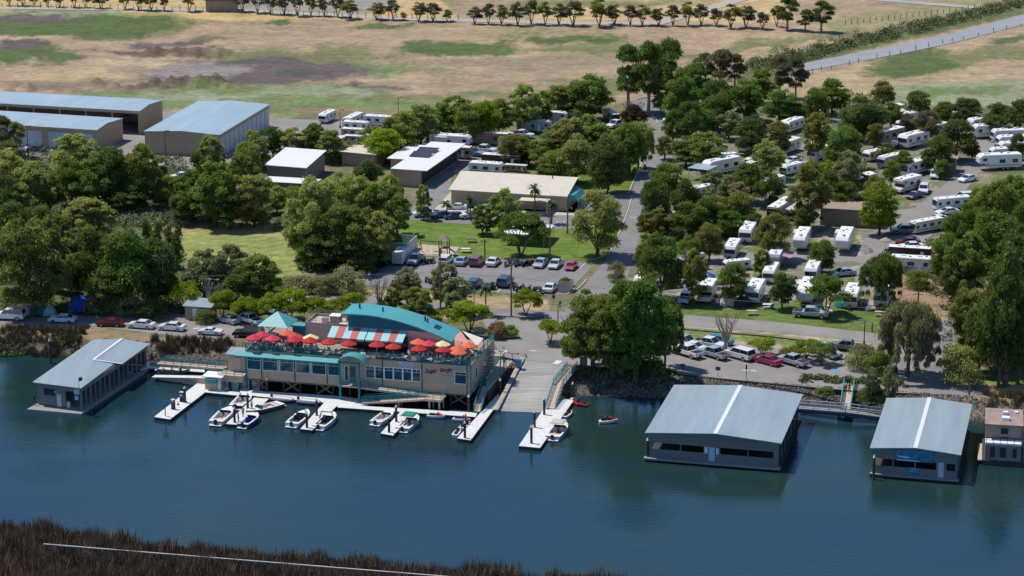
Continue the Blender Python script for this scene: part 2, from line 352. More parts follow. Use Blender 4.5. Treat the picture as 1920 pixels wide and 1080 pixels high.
# camp, lawns, roadsides
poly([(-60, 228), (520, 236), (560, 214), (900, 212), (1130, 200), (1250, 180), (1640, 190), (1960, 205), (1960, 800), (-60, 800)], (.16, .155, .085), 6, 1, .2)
blend((fbm(PX, PY*3, 60, 51)-.45)*3*((PY > 230) & (PY < 640)), (.12, .17, .05))
blend((fbm(PX, PY*3, 46, 57)-.55)*4*((PY > 230) & (PY < 640)), (.26, .22, .16))
poly([(1180, 200), (1650, 200), (1900, 230), (1720, 420), (1640, 560), (1180, 560)], (.20, .19, .15), 12, .8, .6)
blend((fbm(PX, PY*3, 34, 63)-.5)*7*((PX > 1190) & (PX < 1760) & (PY > 215) & (PY < 590)), (.12, .175, .035)); blend((fbm(PX, PY*3, 26, 69)-.58)*7*((PX > 1190) & (PX < 1760) & (PY > 215) & (PY < 590)), (.36, .33, .28))
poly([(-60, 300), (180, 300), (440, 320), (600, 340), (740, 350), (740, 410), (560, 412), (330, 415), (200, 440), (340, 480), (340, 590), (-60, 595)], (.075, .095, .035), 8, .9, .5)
poly([(330, 418), (560, 420), (600, 460), (560, 545), (500, 540), (350, 490)], (.23, .27, .08), 5, 1, .2)
poly([(325, 416), (470, 418), (570, 428), (580, 445), (470, 438), (345, 436)], (.40, .30, .14), 5, .9, .5)
blend((np.sin((PX*.5+PY*1.9)*.42)*.5+fine2-.55)*1.1*((PX > 350) & (PX < 590) & (PY > 432) & (PY < 540)), (.34, .34, .13))
blend((fine2-.48)*3*((PX > 340) & (PX < 580) & (PY > 436) & (PY < 530)), (.30, .31, .11))
poly([(745, 412), (1180, 420), (1160, 470), (1130, 488), (1085, 488), (740, 478)], LAWN, 3, 1, .1)
blend((fine2-.5)*2.5*((PX > 745) & (PX < 1160) & (PY > 412) & (PY < 486)), (.17, .235, .05))
poly([(1060, 330), (1130, 300), (1205, 262), (1196, 320), (1178, 362), (1080, 358)], LAWN, 3, 1, .1)
poly([(1200, 440), (1340, 440), (1340, 480), (1200, 478)], (.09, .16, .03), 6, .9, .3)
poly([(590, 540), (1045, 560), (1040, 600), (900, 605), (590, 580)], (.40, .29, .17), 6, .95, .5); poly([(600, 530), (700, 535), (700, 546), (600, 543)], LAWN, 4, .8, .4)
poly([(1180, 560), (1700, 580), (1700, 632), (1620, 625), (1270, 592)], (.115, .17, .04), 4, .95, .4)
poly([(1280, 607), (1640, 640), (1700, 660), (1700, 690), (1440, 664), (1280, 640)], (.38, .32, .24), 4, .9, .4)
poly([(1275, 612), (1640, 648), (1640, 668), (1275, 632)], (.13, .19, .04), 3, .75, .6)
poly([(1640, 540), (1700, 480), (1790, 480), (1800, 600), (1660, 620)], (.33, .21, .14), 8, .8, .4)
poly([(1600, 665), (1760, 700), (1700, 735), (1600, 730)], (.14, .2, .05), 6, .7, .5)
poly([(1800, 715), (1960, 715), (1960, 790), (1800, 755)], (.42, .31, .15), 6, .9, .4); poly([(1800, 690), (1960, 690), (1960, 722), (1850, 720)], (.14, .2, .05), 6, .8, .5)
poly([(-60, 560), (500, 560), (500, 600), (-60, 605)], (.09, .10, .045), 6, .9, .4)
poly([(-60, 610), (180, 612), (280, 630), (420, 640), (420, 700), (-60, 700)], (.30, .21, .13), 4, .9, .3)
poly([(-60, 606), (150, 608), (150, 626), (-60, 628)], (.44, .31, .15), 3, .9, .4)
poly([(-60, 655), (60, 655), (60, 672), (-60, 672)], (.13, .2, .07), 3, .8, .4)
blend((ZZ < 1.9)*(PY > 600)*(PY < 830)*.8, (.14, .115, .085))
blend((ZZ < .2)*(PY > 600), (.05, .045, .03)); blend((PY > 930)*1., (.05, .04, .028))
poly([(-60, 1050), (30, 1052), (90, 1090), (60, 1150), (-60, 1150)], (.42, .34, .24), 5, 1, .3)
col *= (0.86+.28*fine[..., None])
nr, nc = XX.shape
V = np.stack([XX, YY, ZZ], -1).reshape(-1, 3)
idx = np.arange(nr*nc).reshape(nr, nc)
Fq = np.stack([idx[:-1, :-1], idx[1:, :-1], idx[1:, 1:], idx[:-1, 1:]], -1).reshape(-1, 4)
def npmesh(name, V, Fq):
    me = bpy.data.meshes.new(name); k = Fq.shape[1]
    me.vertices.add(len(V)); me.vertices.foreach_set('co', np.ascontiguousarray(V, dtype=np.float32).ravel())
    me.loops.add(Fq.size); me.loops.foreach_set('vertex_index', np.ascontiguousarray(Fq, dtype=np.int32).ravel())
    me.polygons.add(len(Fq)); me.polygons.foreach_set('loop_start', np.arange(0, Fq.size, k, dtype=np.int32))
    me.polygons.foreach_set('loop_total', np.full(len(Fq), k, dtype=np.int32)) if False else None
    me.update(calc_edges=True); me.validate(); return me
me = npmesh('ground', V, Fq[:, ::-1])
ca = me.color_attributes.new('cover', 'FLOAT_COLOR', 'POINT')
ca.data.foreach_set('color', np.concatenate([col.reshape(-1, 3), np.ones((nr*nc, 1))], 1).astype(np.float32).ravel())
gm = bpy.data.materials.new('ground_cover'); gm.use_nodes = True; t = gm.node_tree; b = t.nodes['Principled BSDF']; b.inputs['Roughness'].default_value = .95; b.inputs['Specular IOR Level'].default_value = .1
at_ = N(t, 'Attribute'); at_.attribute_name = 'cover'; tc = N(t, 'TexCoord'); src = at_.outputs['Color']
for s_, lo, hi, dt in ((1.1, .62, 1.38, 7), (.16, .82, 1.18, 4)):
    mp = N(t, 'Mapping'); mp.inputs['Scale'].default_value = (.45, 1, 1); t.links.new(tc.outputs['Object'], mp.inputs[0]); n1 = N(t, 'TexNoise'); n1.inputs['Scale'].default_value = s_; n1.inputs['Detail'].default_value = dt; n1.inputs['Roughness'].default_value = .75; t.links.new(mp.outputs[0], n1.inputs[0])
    mr = N(t, 'MapRange'); mr.inputs['From Min'].default_value = .32; mr.inputs['From Max'].default_value = .68; mr.inputs['To Min'].default_value = lo; mr.inputs['To Max'].default_value = hi; t.links.new(n1.outputs[0], mr.inputs[0])
    vm = N(t, 'VectorMath', operation='SCALE'); t.links.new(src, vm.inputs[0]); t.links.new(mr.outputs[0], vm.inputs['Scale']); src = vm.outputs[0]
t.links.new(src, b.inputs['Base Color'])
bu = N(t, 'Bump'); bu.inputs['Strength'].default_value = .5; bu.inputs['Distance'].default_value = .4; t.links.new(n1.outputs[0], bu.inputs['Height']); t.links.new(bu.outputs[0], b.inputs['Normal'])
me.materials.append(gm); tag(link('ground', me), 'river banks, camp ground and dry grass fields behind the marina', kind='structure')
del hf, V, Fq, XX, YY, ZZ, PX, PY, nx, ny, fine, fine2, col
wm = MB(); wm.face([(-3000, -500, 0), (3000, -500, 0), (3000, 700, 0), (-3000, 700, 0)])
tag(wm.build('river_water', M['water']), 'dark blue green river with small ripples', kind='structure')
# ------------------------------------------------------------------ roads, lots, kerbs
def smooth_poly(pts, n=0):
    return pts
def sheet(name, pts, m, lift=.02, label=None, z=LZ):
    mb = MB(); mb.face([P(x, y, z+lift) for x, y in pts])
    o = mb.build(name, m); bm = bmesh.new(); bm.from_mesh(o.data); bmesh.ops.triangulate(bm, faces=bm.faces)
    for f in bm.faces:
        f.normal_update()
        if f.normal.z < 0: f.normal_flip()
    bm.to_mesh(o.data); bm.free(); return tag(o, label, kind='structure')
sheet('road', [(1062, 578), (1085, 548), (1108, 520), (1142, 478), (1164, 432), (1178, 394), (1188, 352), (1196, 322), (1210, 288), (1219, 258), (1222, 236), (1214, 214), (1196, 200), (1185, 190), (1205, 185), (1240, 183), (1262, 200), (1276, 228), (1278, 262), (1262, 292), (1240, 320), (1216, 356), (1208, 400), (1200, 440), (1188, 480), (1176, 520), (1150, 560), (1150, 600), (1100, 612), (1062, 608)], M['asphalt'], .03, 'grey camp road running up from the boat ramp between the trees')
sheet('road', [(1508, 133), (1640, 110), (1780, 82), (1935, 42), (2300, -60), (2300, -75), (1935, 22), (1780, 64), (1640, 93), (1508, 118)], mat('road_asphalt', (.30, .31, .33), .9, .1, .3, spec=.2), .03, 'grey public road crossing the dry fields behind the camp')
sheet('road', [(470, 552), (640, 552), (760, 562), (930, 578), (1062, 585), (1062, 612), (930, 592), (760, 578), (640, 570), (470, 566)], M['asphalt'], .024, 'narrow grey levee road between restaurant and car park')
sheet('road', [(1150, 572), (1280, 590), (1450, 603), (1620, 622), (1720, 640), (1720, 660), (1620, 640), (1450, 622), (1280, 610), (1150, 600)], M['asphalt2'], .026, 'pale levee road in front of the camp')
sheet('plaza', [(905, 600), (960, 583), (1062, 600), (1160, 600), (1250, 625), (1330, 640), (1480, 655), (1600, 680), (1660, 706), (1700, 722), (1830, 728), (1840, 742), (1700, 737), (1560, 729), (1400, 714), (1200, 693), (1085, 684), (1060, 683), (985, 678), (940, 668), (925, 640)], M['asphalt2'], .034, 'sunlit asphalt area around the head of the boat ramp')
sheet('road', [(1655, 668), (1700, 640), (1745, 600), (1790, 600), (1790, 660), (1770, 690), (1850, 722), (1850, 745), (1690, 730), (1655, 690)], M['asphalt'], .04, 'grey side road under the trees at the right')
sheet('parking_lot', [(680, 478), (745, 480), (1085, 490), (1110, 500), (1062, 552), (1040, 554), (930, 548), (800, 540), (690, 535), (660, 505)], M['asphalt'], .03, 'grey car park beside the lawn')
sheet('parking_lot', [(760, 412), (785, 370), (800, 335), (800, 300), (860, 280), (940, 270), (960, 300), (870, 320), (846, 330), (846, 392), (1075, 396), (1085, 360), (1185, 366), (1170, 405), (1075, 430), (900, 422)], M['asphalt'], .025, 'grey yard around the long tan building')
sheet('pavement', [(846, 392), (1085, 398), (1110, 372), (1085, 366), (1080, 404), (840, 400), (815, 392), (846, 358)], M['kerb'], .05)
sheet('road', [(-60, 598), (170, 592), (290, 582), (345, 590), (480, 602), (560, 612), (560, 640), (430, 636), (330, 630), (180, 612), (-60, 610)], M['asphalt2'], .03, 'pale levee road at the left with parked cars')
sheet('storage_yard', [(-60, 250), (60, 250), (200, 218), (310, 208), (340, 212), (520, 222), (640, 226), (760, 232), (740, 262), (620, 276), (460, 300), (380, 318), (290, 316), (180, 300), (-60, 290)], M['asphalt2'], .03, 'pale asphalt yard between the storage sheds')
sheet('road', [(1600, 560), (1604, 510), (1640, 460), (1690, 410), (1740, 370), (1790, 330), (1815, 300), (1836, 284), (1820, 262), (1840, 250), (1880, 262), (1862, 300), (1830, 330), (1800, 372), (1760, 420), (1720, 480), (1680, 520), (1640, 545)], M['asphalt2'], .03, 'camp road winding up at the right')
sheet('road', [(1180, 545), (1180, 532), (1280, 528), (1500, 545), (1610, 540), (1610, 560), (1500, 562), (1280, 545)], M['asphalt2'], .028, 'camp lane behind the front row of trailers')
sheet('road', [(1330, 480), (1600, 468), (1680, 395), (1745, 385), (1700, 440), (1640, 500), (1600, 490), (1330, 500)], M['asphalt2'], .027, 'camp lane between trailer rows')
sheet('playground_sand', [(770, 478), (790, 458), (862, 463), (848, 480)], M['sand'], .03)
sheet('track', [(-60, 16), (450, 22), (760, 38), (1100, 46), (1240, 46), (1300, 30), (1420, -6), (1410, -10), (1290, 20), (1230, 40), (1100, 41), (760, 33), (450, 17), (-60, 11)], mat('farm_track', (.42, .38, .33), .95, .1), .03, 'pale farm track below the field trees')
sheet('track', [(1540, -8), (1700, 6), (1860, 18), (1860, 14), (1700, 1), (1540, -14)], M['concrete'], .04, 'pale farm lane at the top')
def kerb(name, pts, m='kerb', wd=.22, h=.14, z=LZ):
    mb = MB()
    for a, b_ in zip(pts[:-1], pts[1:]):
        p, q = P(*a, z+h/2), P(*b_, z+h/2); mb.bar(p, q, wd, h)
    return tag(mb.build(name, M[m]), kind='structure')
kerb('road_kerb', [(1108, 488), (1142, 476), (1164, 430), (1178, 392), (1185, 366)]); kerb('road_kerb', [(1178, 362), (1196, 322), (1210, 288), (1219, 258), (1222, 236)])
kerb('road_kerb', [(1062, 552), (1085, 540), (1100, 524)]); kerb('road_kerb', [(1185, 190), (1200, 184), (1240, 178)]); kerb('road_kerb', [(1218, 212), (1230, 222), (1233, 231), (1214, 238)])
kerb('lot_kerb', [(1085, 686), (1200, 695), (1400, 716), (1560, 731), (1700, 739)], 'dark', .2, .16); kerb('lot_kerb', [(1275, 617), (1440, 631), (1600, 650), (1650, 658)], 'dark', .2, .16)
kerb('lot_kerb', [(912, 640), (940, 637), (975, 632)], 'dark'); kerb('lot_kerb', [(1500, 678), (1560, 682), (1610, 686), (1655, 705)]); kerb('lot_kerb', [(1670, 704), (1708, 706), (1718, 690)])
kerb('lot_kerb', [(920, 592), (960, 594), (1000, 597), (1020, 594)], 'dark')
def marks(name, segs, m='paintline', wd=.15, z=LZ):
    mb = MB()
    for x0, y0, x1, y1, ww in segs:
        p, q = P(x0, y0, z+.06), P(x1, y1, z+.06); a = (q-p).normalized().cross(Vector((0, 0, 1)))*ww/2
        mb.face([p-a, q-a, q+a, p+a])
    return tag(mb.build(name, M[m]), kind='structure')
marks('lane_marking', [(1180, 407, 1199, 408, .3), (1392, 694, 1405, 694, .35), (1408, 694, 1418, 696, .4), (921, 658, 934, 658, .5), (938, 655, 950, 659, .6), (994, 657, 1006, 658, .3), (1041, 683, 1049, 676, 1.), (1155, 676, 1164, 677, .4), (1188, 288, 1190, 284, .2), (1638, 708, 1648, 709, .3), (1736, 707, 1742, 708, .5), (291, 598, 296, 598, .7), (362, 616, 374, 615, .5), (1194, 363, 1204, 363, .25)])
marks('stall_lines', [(x, 497+(x-780)*.02, x+10, 487+(x-780)*.02, .12) for x in range(790, 1090, 27)]+[(x, 545+(x-780)*.02, x+9, 536+(x-780)*.02, .12) for x in range(860, 1050, 24)]+[(1305+33*k, 650+3.4*k, 1336+33*k, 662+3.4*k, .12) for k in range(8)]+[(1015+12*k, 424, 1023+12*k, 414, .12) for k in range(4)])
marks('accessible_bay', [(1560, 694, 1575, 696, 1.6), (1640, 701, 1652, 702, 1.4), (1033, 420, 1050, 421, 1.5)], 'bluepaint')
# ------------------------------------------------------------------ foliage
def leaf_arrays(clumps, n, size, r_, droop=0.0, fill=.3, flat=1.0, asp=.6):
    c = np.array([q[:3] for q in clumps], float); rad = np.array([q[3] for q in clumps], float)
    k = r_.choice(len(c), n, p=rad**2/np.sum(rad**2))
    d = r_.normal(size=(n, 3)); d /= np.linalg.norm(d, axis=1)[:, None]; d[:, 2] = np.where(d[:, 2] < -.25, -d[:, 2]*.6, d[:, 2])
    rr = rad[k]*np.where(r_.random(n) < fill, r_.random(n)**.5, .72+.42*r_.random(n))*np.where(r_.random(n) < .09, 1.1+.5*r_.random(n), 1); pos = c[k]+d*rr[:, None]*np.array([1, 1, flat])
    nrm = d*.45+r_.normal(size=(n, 3))*.7+np.array([0, 0, .5]); nrm /= np.linalg.norm(nrm, axis=1)[:, None]
    tt = r_.normal(size=(n, 3)); tt[:, 2] -= droop*3; tt -= nrm*np.sum(tt*nrm, 1)[:, None]*(1 if droop < .5 else .4); tt /= np.linalg.norm(tt, axis=1)[:, None]
    bb = np.cross(nrm, tt); s = size*(.6+.8*r_.random(n))[:, None]
    a, b_ = tt*s*(1+droop*1.6), bb*s*asp
    V = np.stack([pos-a*.5, pos+b_*.5, pos+a*.5, pos-b_*.5], 1).reshape(-1, 3)
    return V, np.arange(n*4).reshape(-1, 4)
def limb_mb(mb, p, q, r0, r1, segs=3, wob=.25, r_=random):
    p, q = Vector(p), Vector(q); last = p
    for k in range(1, segs+1):
        t = k/segs; x = p.lerp(q, t)
        if k < segs: x += Vector((r_.uniform(-wob, wob), r_.uniform(-wob, wob), 0))
        mb.cyl(last, x, r0+(r1-r0)*(k-1)/segs, r0+(r1-r0)*t, 6); last = x
def make_tree(name, kind, seed, h=9.0, w_=8.0, n=5200, leaf=.42):
    r_ = np.random.default_rng(seed); rd = random.Random(seed); root = empty(name)
    tr = MB(); cl = []; droop = 0; flat = .85; bark = M['bark']; th = .28
    if kind == 'round':
        for k in range(60):
            a = rd.uniform(0, 6.28); e = math.asin(rd.uniform(-.8, 1)); rr = w_/2*rd.uniform(.5, .8); cz = h*.5
            cl.append((math.cos(a)*math.cos(e)*rr, math.sin(a)*math.cos(e)*rr, cz+math.sin(e)*h*.39, w_*rd.uniform(.05, .17)))
        cl.append((0, 0, h*.5, w_*.3)); th = .14
    elif kind == 'spread':
        for k in range(30):
            a = rd.uniform(0, 6.28); rr = w_/2*rd.uniform(.2, .85); cl.append((math.cos(a)*rr, math.sin(a)*rr, h*(.82-.36*(rr/(w_/2))**2+rd.uniform(-.16, .08)), w_*rd.uniform(.09, .16)))
        flat = .6; th = .36
    elif kind == 'airy':
        for k in range(85):
            a = rd.uniform(0, 6.28); e = math.asin(rd.uniform(-.85, 1)); rr = w_/2*rd.uniform(.45, .92)
            cl.append((math.cos(a)*math.cos(e)*rr, math.sin(a)*math.cos(e)*rr, h*.5+math.sin(e)*h*.42*rd.uniform(.85, 1.1), w_*rd.uniform(.035, .12)))
        droop = .35; th = .14; cl.append((0, 0, h*.48, w_*.27))
    elif kind == 'willow':
        for k in range(30):
            a = rd.uniform(0, 6.28); rr = w_/2*rd.uniform(.3, .9); zt = h*(.92-.3*(rr/(w_/2))**2); L = rd.uniform(.35, .85)*h
            for j in range(4): cl.append((math.cos(a)*rr*(1+.08*j), math.sin(a)*rr*(1+.08*j), zt-L*j/4, w_*(.105-.016*j)*rd.uniform(.8, 1.2)))
        droop = 1.0; flat = 1.5; th = .3
    elif kind == 'euc':
        for k in range(24):
            z = h*rd.uniform(.3, .95); t = (z/h-.3)/.65; rr = w_/2*math.sin(min(3.0, .5+2.4*t))*rd.uniform(.3, .95); a = rd.uniform(0, 6.28)
            cl.append((math.cos(a)*rr, math.sin(a)*rr, z, w_*rd.uniform(.1, .19)))
        droop = .5; th = .32; bark = M['palebark']
    elif kind == 'poplar':
        for k in range(16):
            z = h*(.14+.84*k/15); a = rd.uniform(0, 6.28); rr = w_*.16; cl.append((math.cos(a)*rr, math.sin(a)*rr, z, w_*.36*math.sin(.5+2.3*k/15)+.1))
        flat = 1.4; th = .1
    elif kind == 'orchard':
        for k in range(26):
            a = rd.uniform(0, 6.28); e = math.asin(rd.uniform(-.5, 1)); rr = w_/2*rd.uniform(.3, .85)
            cl.append((math.cos(a)*math.cos(e)*rr, math.sin(a)*math.cos(e)*rr, h*.54+math.sin(e)*h*.4, w_*rd.uniform(.08, .19)))
        th = .3
    elif kind == 'bush':
        for k in range(20):
            a = rd.uniform(0, 6.28); rr = w_/2*rd.uniform(0, .8); cl.append((math.cos(a)*rr, math.sin(a)*rr, h*(.62-.35*(rr/(w_/2))**2)+rd.uniform(-.1, .15)*h, w_*rd.uniform(.11, .19)))
        cl += [(w_*.3*math.cos(a), w_*.3*math.sin(a), h*.18, w_*.16) for a in np.arange(0, 6.28, .8)]; flat = .8; th = .12
    elif kind == 'bare': th = .3
    trh = h*th; r0 = h*.028+.04
    if kind in ('orchard', 'spread'):
        for k in range(3):
            a = k*2.1+rd.random(); limb_mb(tr, (0, 0, -.1), (math.cos(a)*w_*.12, math.sin(a)*w_*.12, trh), r0*.7, r0*.45, 2, .05, rd)
            for j in range(2): limb_mb(tr, (math.cos(a)*w_*.12, math.sin(a)*w_*.12, trh), (math.cos(a+j-.5)*w_*.3, math.sin(a+j-.5)*w_*.3, h*.72), r0*.45, r0*.12, 3, .15, rd)
    else:
        limb_mb(tr, (0, 0, -.2), (rd.uniform(-.2, .2), rd.uniform(-.2, .2), trh), r0*1.15, r0*.8, 2, .08, rd)
        nb = 14 if kind == 'bare' else 6
        for k in range(nb):
            a = 6.28*k/nb+rd.random(); rr = w_*rd.uniform(.18, .45) if kind != 'poplar' else w_*.1; e = (math.cos(a)*rr, math.sin(a)*rr, h*rd.uniform(.55, .98 if kind == 'bare' else .85))
            limb_mb(tr, (0, 0, trh*rd.uniform(.7, 1)), e, r0*.5, r0*.08, 4, w_*.03, rd)
            if kind == 'bare':
                for j in range(6):
                    b0 = Vector((0, 0, trh)).lerp(Vector(e), rd.uniform(.4, .95)); limb_mb(tr, b0, b0+Vector((rd.uniform(-1, 1)*w_*.16, rd.uniform(-1, 1)*w_*.16, h*rd.uniform(.05, .2))), .035, .012, 2, .05, rd)
    tr.build('trunk', bark if kind != 'bare' else M['palebark'], root)
    if cl:
        V, Fq = leaf_arrays(cl, n, leaf, r_, droop, flat=flat); me = npmesh('crown', V, Fq); me.materials.append(M['leaf']); link('crown', me, root)
    root['_h'] = h; root['_w'] = w_
    return root
def make_palm(seed, h=7):
    root = empty('palm_tree'); rd = random.Random(seed); tr = MB(); limb_mb(tr, (0, 0, 0), (.2, .1, h*.8), .2, .15, 5, .04, rd); tr.build('trunk', M['bark'], root); f = MB()
    for k in range(30):
        a = k*2.4; up = rd.uniform(-.5, 1.1); L = h*.32; prev = Vector((.2, .1, h*.8)); d = Vector((math.cos(a)*math.cos(up), math.sin(a)*math.cos(up), math.sin(up)))
        for j in range(5):
            nx_ = prev+d*L/5; s_ = Vector((-math.sin(a), math.cos(a), 0))*(.32*math.sin(.6+j*.55)); f.face([prev-s_, prev+s_, nx_+s_*.8, nx_-s_*.8]); prev = nx_; d = (d+Vector((0, 0, -.28))).normalized()
    f.build('crown', M['frond'], root); root['_h'] = h; root['_w'] = h*.6; return root
PROTO = {
    'round': [make_tree('shade_tree', 'round', s, 9, 8, 16000, .31) for s in (1, 2, 3, 4)],
    'spread': [make_tree('spreading_tree', 'spread', s, 6, 8, 11000, .29) for s in (11, 12, 13)],
    'airy': [make_tree('feathery_tree', 'airy', s, 10, 8.5, 17000, .30) for s in (21, 22, 23, 24)],
    'big': [make_tree('broad_tree', 'airy', s, 15, 15, 45000, .36) for s in (31, 32)],
    'willow': [make_tree('willow_tree', 'willow', s, 10, 9, 22000, .28) for s in (41, 42)],
    'bigwillow': [make_tree('willow_tree', 'willow', s, 15, 13, 46000, .34) for s in (43, 44)],
    'euc': [make_tree('eucalyptus_tree', 'euc', s, 12, 8, 11000, .32) for s in (51, 52)],
    'poplar': [make_tree('poplar_tree', 'poplar', s, 9, 2.4, 2600, .34) for s in (61,)],
    'orchard': [make_tree('field_tree', 'orchard', s, 6, 5.4, 3600, .32) for s in (71, 72, 73)],
    'bush': [make_tree('bush', 'bush', s, 3, 4.6, 5000, .2) for s in (81, 82, 83)],
    'bare': [make_tree('bare_tree', 'bare', s, 7, 5, 0) for s in (91,)],
    'palm': [make_palm(5)]}
DG = (.10, .15, .035); MG = (.17, .225, .05); LG = (.27, .31, .10); YG = (.21, .29, .02); GG = (.23, .25, .13); OG = (.18, .195, .05); BG = (.14, .135, .08); PU = (.08, .035, .045); FG = (.12, .19, .035); RB = (.28, .18, .11)
CN = {DG: 'dark green', MG: 'mid green', LG: 'pale green', YG: 'yellow green', GG: 'grey green', OG: 'olive green', BG: 'dark brownish', PU: 'purple leaved', FG: 'deep green', RB: 'reddish brown'}
KN = {'round': 'rounded tree', 'spread': 'flat spreading tree', 'airy': 'feathery tree', 'big': 'broad tall tree', 'willow': 'willow', 'bigwillow': 'large willow', 'euc': 'eucalyptus', 'poplar': 'narrow poplar', 'orchard': 'small field tree', 'bush': 'bush', 'bare': 'bare leafless tree', 'palm': 'palm'}
cnt = {}; CLUST = {}
def tree(kind, x, yt, yb, wp, c=MG, where='', label=None, z=None):
    k = cnt.get(kind, 0); cnt[kind] = k+1; pr = PROTO[kind][k % len(PROTO[kind])]
    zz = LZ if z is None else z; p = P(x, yb, zz); hh = max(hgt(yt, yb, zz), .8); ww = wp/S(yb)*((.88 if x > 1190 and yb < 445 else 1.0) if kind == 'round' else 1.4 if kind == 'orchard' else 1.0)
    s_ = ww/pr['_w']; sz = hh/pr['_h']/(1.0 if kind in ('bush',) else .97)
    j = 1+random.uniform(-.12, .12)
    o = place(pr, p, random.uniform(0, 6.28), (s_, s_, sz), cols={'crown': (c[0]*j*1.28*random.uniform(.93, 1.1), c[1]*(j+random.uniform(-.05, .05))*1.19, c[2]*j*1.35)})
    cat = 'bush' if kind == 'bush' else 'tree'
    if label: tag(o, label, cat)
    else: CLUST.setdefault((CN.get(c, 'green')+' '+KN[kind], where, cat), []).append(o)
    return o
W = ''
def T(where, rows):
    for r_ in rows: tree(*r_, where=where)
T('in the grove left of the lawn', [
 ('round', 180, 425, 572, 95, DG), ('round', 240, 432, 585, 120, FG), ('round', 292, 452, 578, 105, DG), ('airy', 135, 480, 570, 80, MG), ('round', 205, 500, 590, 90, DG),
 ('round', 90, 385, 500, 95, DG), ('round', 30, 380, 470, 90, DG), ('airy', 165, 372, 452, 115, LG), ('round', 128, 440, 505, 80, DG), ('airy', 235, 440, 500, 80, LG),
 ('poplar', 297, 418, 495, 24, DG), ('poplar', 318, 425, 502, 22, DG), ('poplar', 334, 424, 505, 22, DG), ('poplar', 275, 410, 485, 24, FG), ('bush', 190, 540, 588, 70, GG), ('bush', 240, 548, 592, 60, GG), ('bush', 285, 556, 596, 70, DG)])
tree('big', 62, 405, 592, 175, OG, label='huge olive green tree shading the tents at the far left')
T('in the wood below the sheds', [
 ('airy', 20, 285, 400, 100, LG), ('airy', 62, 305, 405, 95, LG), ('round', 10, 330, 430, 80, DG), ('airy', 40, 345, 430, 70, LG), ('round', 95, 325, 400, 60, MG), ('airy', 145, 252, 340, 98, LG), ('round', 135, 300, 395, 70, FG), ('round', 205, 280, 392, 100, DG), ('airy', 172, 300, 400, 80, MG),
 ('airy', 270, 272, 392, 92, MG), ('round', 315, 330, 395, 60, MG), ('euc', 10, 222, 292, 50, BG), ('euc', 32, 232, 295, 40, GG), ('round', 375, 285, 400, 58, DG), ('airy', 398, 256, 345, 62, LG), ('airy', 360, 320, 412, 70, MG), ('airy', 405, 305, 425, 100, MG), ('round', 430, 350, 430, 80, DG), ('airy', 455, 290, 400, 75, MG), ('airy', 478, 330, 425, 90, LG), ('round', 15, 265, 320, 60, MG), ('round', 240, 345, 398, 90, DG), ('round', 345, 360, 420, 60, DG)])
T('left of the white tilted roof', [
 ('airy', 478, 245, 318, 60, LG), ('round', 512, 238, 300, 50, DG), ('airy', 548, 240, 298, 66, LG), ('airy', 590, 232, 296, 62, MG), ('airy', 622, 244, 305, 60, LG), ('round', 465, 268, 340, 60, MG), ('bush', 496, 286, 316, 50, YG), ('bush', 500, 330, 372, 50, MG), ('bush', 548, 345, 378, 50, MG), ('bush', 585, 338, 378, 46, YG), ('airy', 520, 350, 400, 44, LG), ('bush', 470, 360, 410, 60, DG), ('bush', 545, 276, 300, 50, YG), ('bush', 655, 268, 300, 80, GG), ('bush', 690, 275, 305, 60, MG)])
T('by the storage yard trailers', [
 ('airy', 700, 236, 296, 66, LG), ('round', 722, 242, 308, 80, YG), ('airy', 752, 214, 296, 84, MG), ('airy', 790, 196, 275, 78, LG), ('round', 815, 215, 266, 60, MG), ('airy', 850, 182, 258, 86, MG), ('round', 880, 196, 270, 70, MG), ('round', 905, 190, 266, 80, YG), ('round', 935, 186, 252, 70, MG), ('airy', 985, 160, 245, 72, LG), ('airy', 1015, 172, 235, 60, MG), ('airy', 1045, 160, 222, 60, LG), ('round', 1105, 140, 226, 92, FG), ('round', 1070, 160, 220, 60, FG), ('bush', 760, 205, 240, 60, MG), ('bush', 800, 200, 235, 70, YG)])
T('on the camp road lawn', [
 ('round', 962, 252, 310, 74, OG), ('round', 990, 262, 312, 60, DG), ('airy', 1030, 245, 320, 80, MG), ('airy', 1068, 222, 318, 92, LG), ('airy', 1098, 218, 310, 80, MG), ('round', 1045, 280, 340, 74, MG), ('round', 1080, 262, 345, 84, LG), ('round', 1140, 262, 362, 84, DG), ('airy', 1125, 232, 318, 84, MG), ('airy', 1162, 240, 330, 70, MG), ('willow', 1196, 236, 318, 58, LG), ('willow', 1180, 240, 325, 54, MG)])
tree('bare', 1188, 188, 240, 50, PU, label='purple leaved tree branches beside the camp road bend'); tree('round', 1188, 196, 242, 54, PU, label='dark purple leaved tree beside the road bend at the camp top')
tree('round', 1120, 356, 482, 106, LG, label='round pale green tree standing alone between lawn and camp road')
tree('spread', 976, 398, 482, 106, FG, label='dark green spreading tree over the white canopy on the lawn'); tree('airy', 944, 356, 438, 74, LG, label='pale feathery tree in front of the long tan building')
tree('airy', 905, 385, 440, 50, MG, label='small green tree beside the parked cars at the tan building')
tree('airy', 795, 348, 412, 34, LG, label='thin young tree beside the white pickup in the yard')
for x, yt, yb, l in ((838, 378, 408, 'short palm at the lawn edge behind dark blue cars'), (883, 366, 414, 'dark palm at the lawn edge in front of a white pickup'), (1003, 346, 402, 'palm standing before the tan building wall'), (1034, 376, 420, 'thin palm near the pole beside the tan building'), (912, 532, 592, 'shaggy dark palm beside the levee road')): tree('palm', x, yt, yb, 34, label=l)
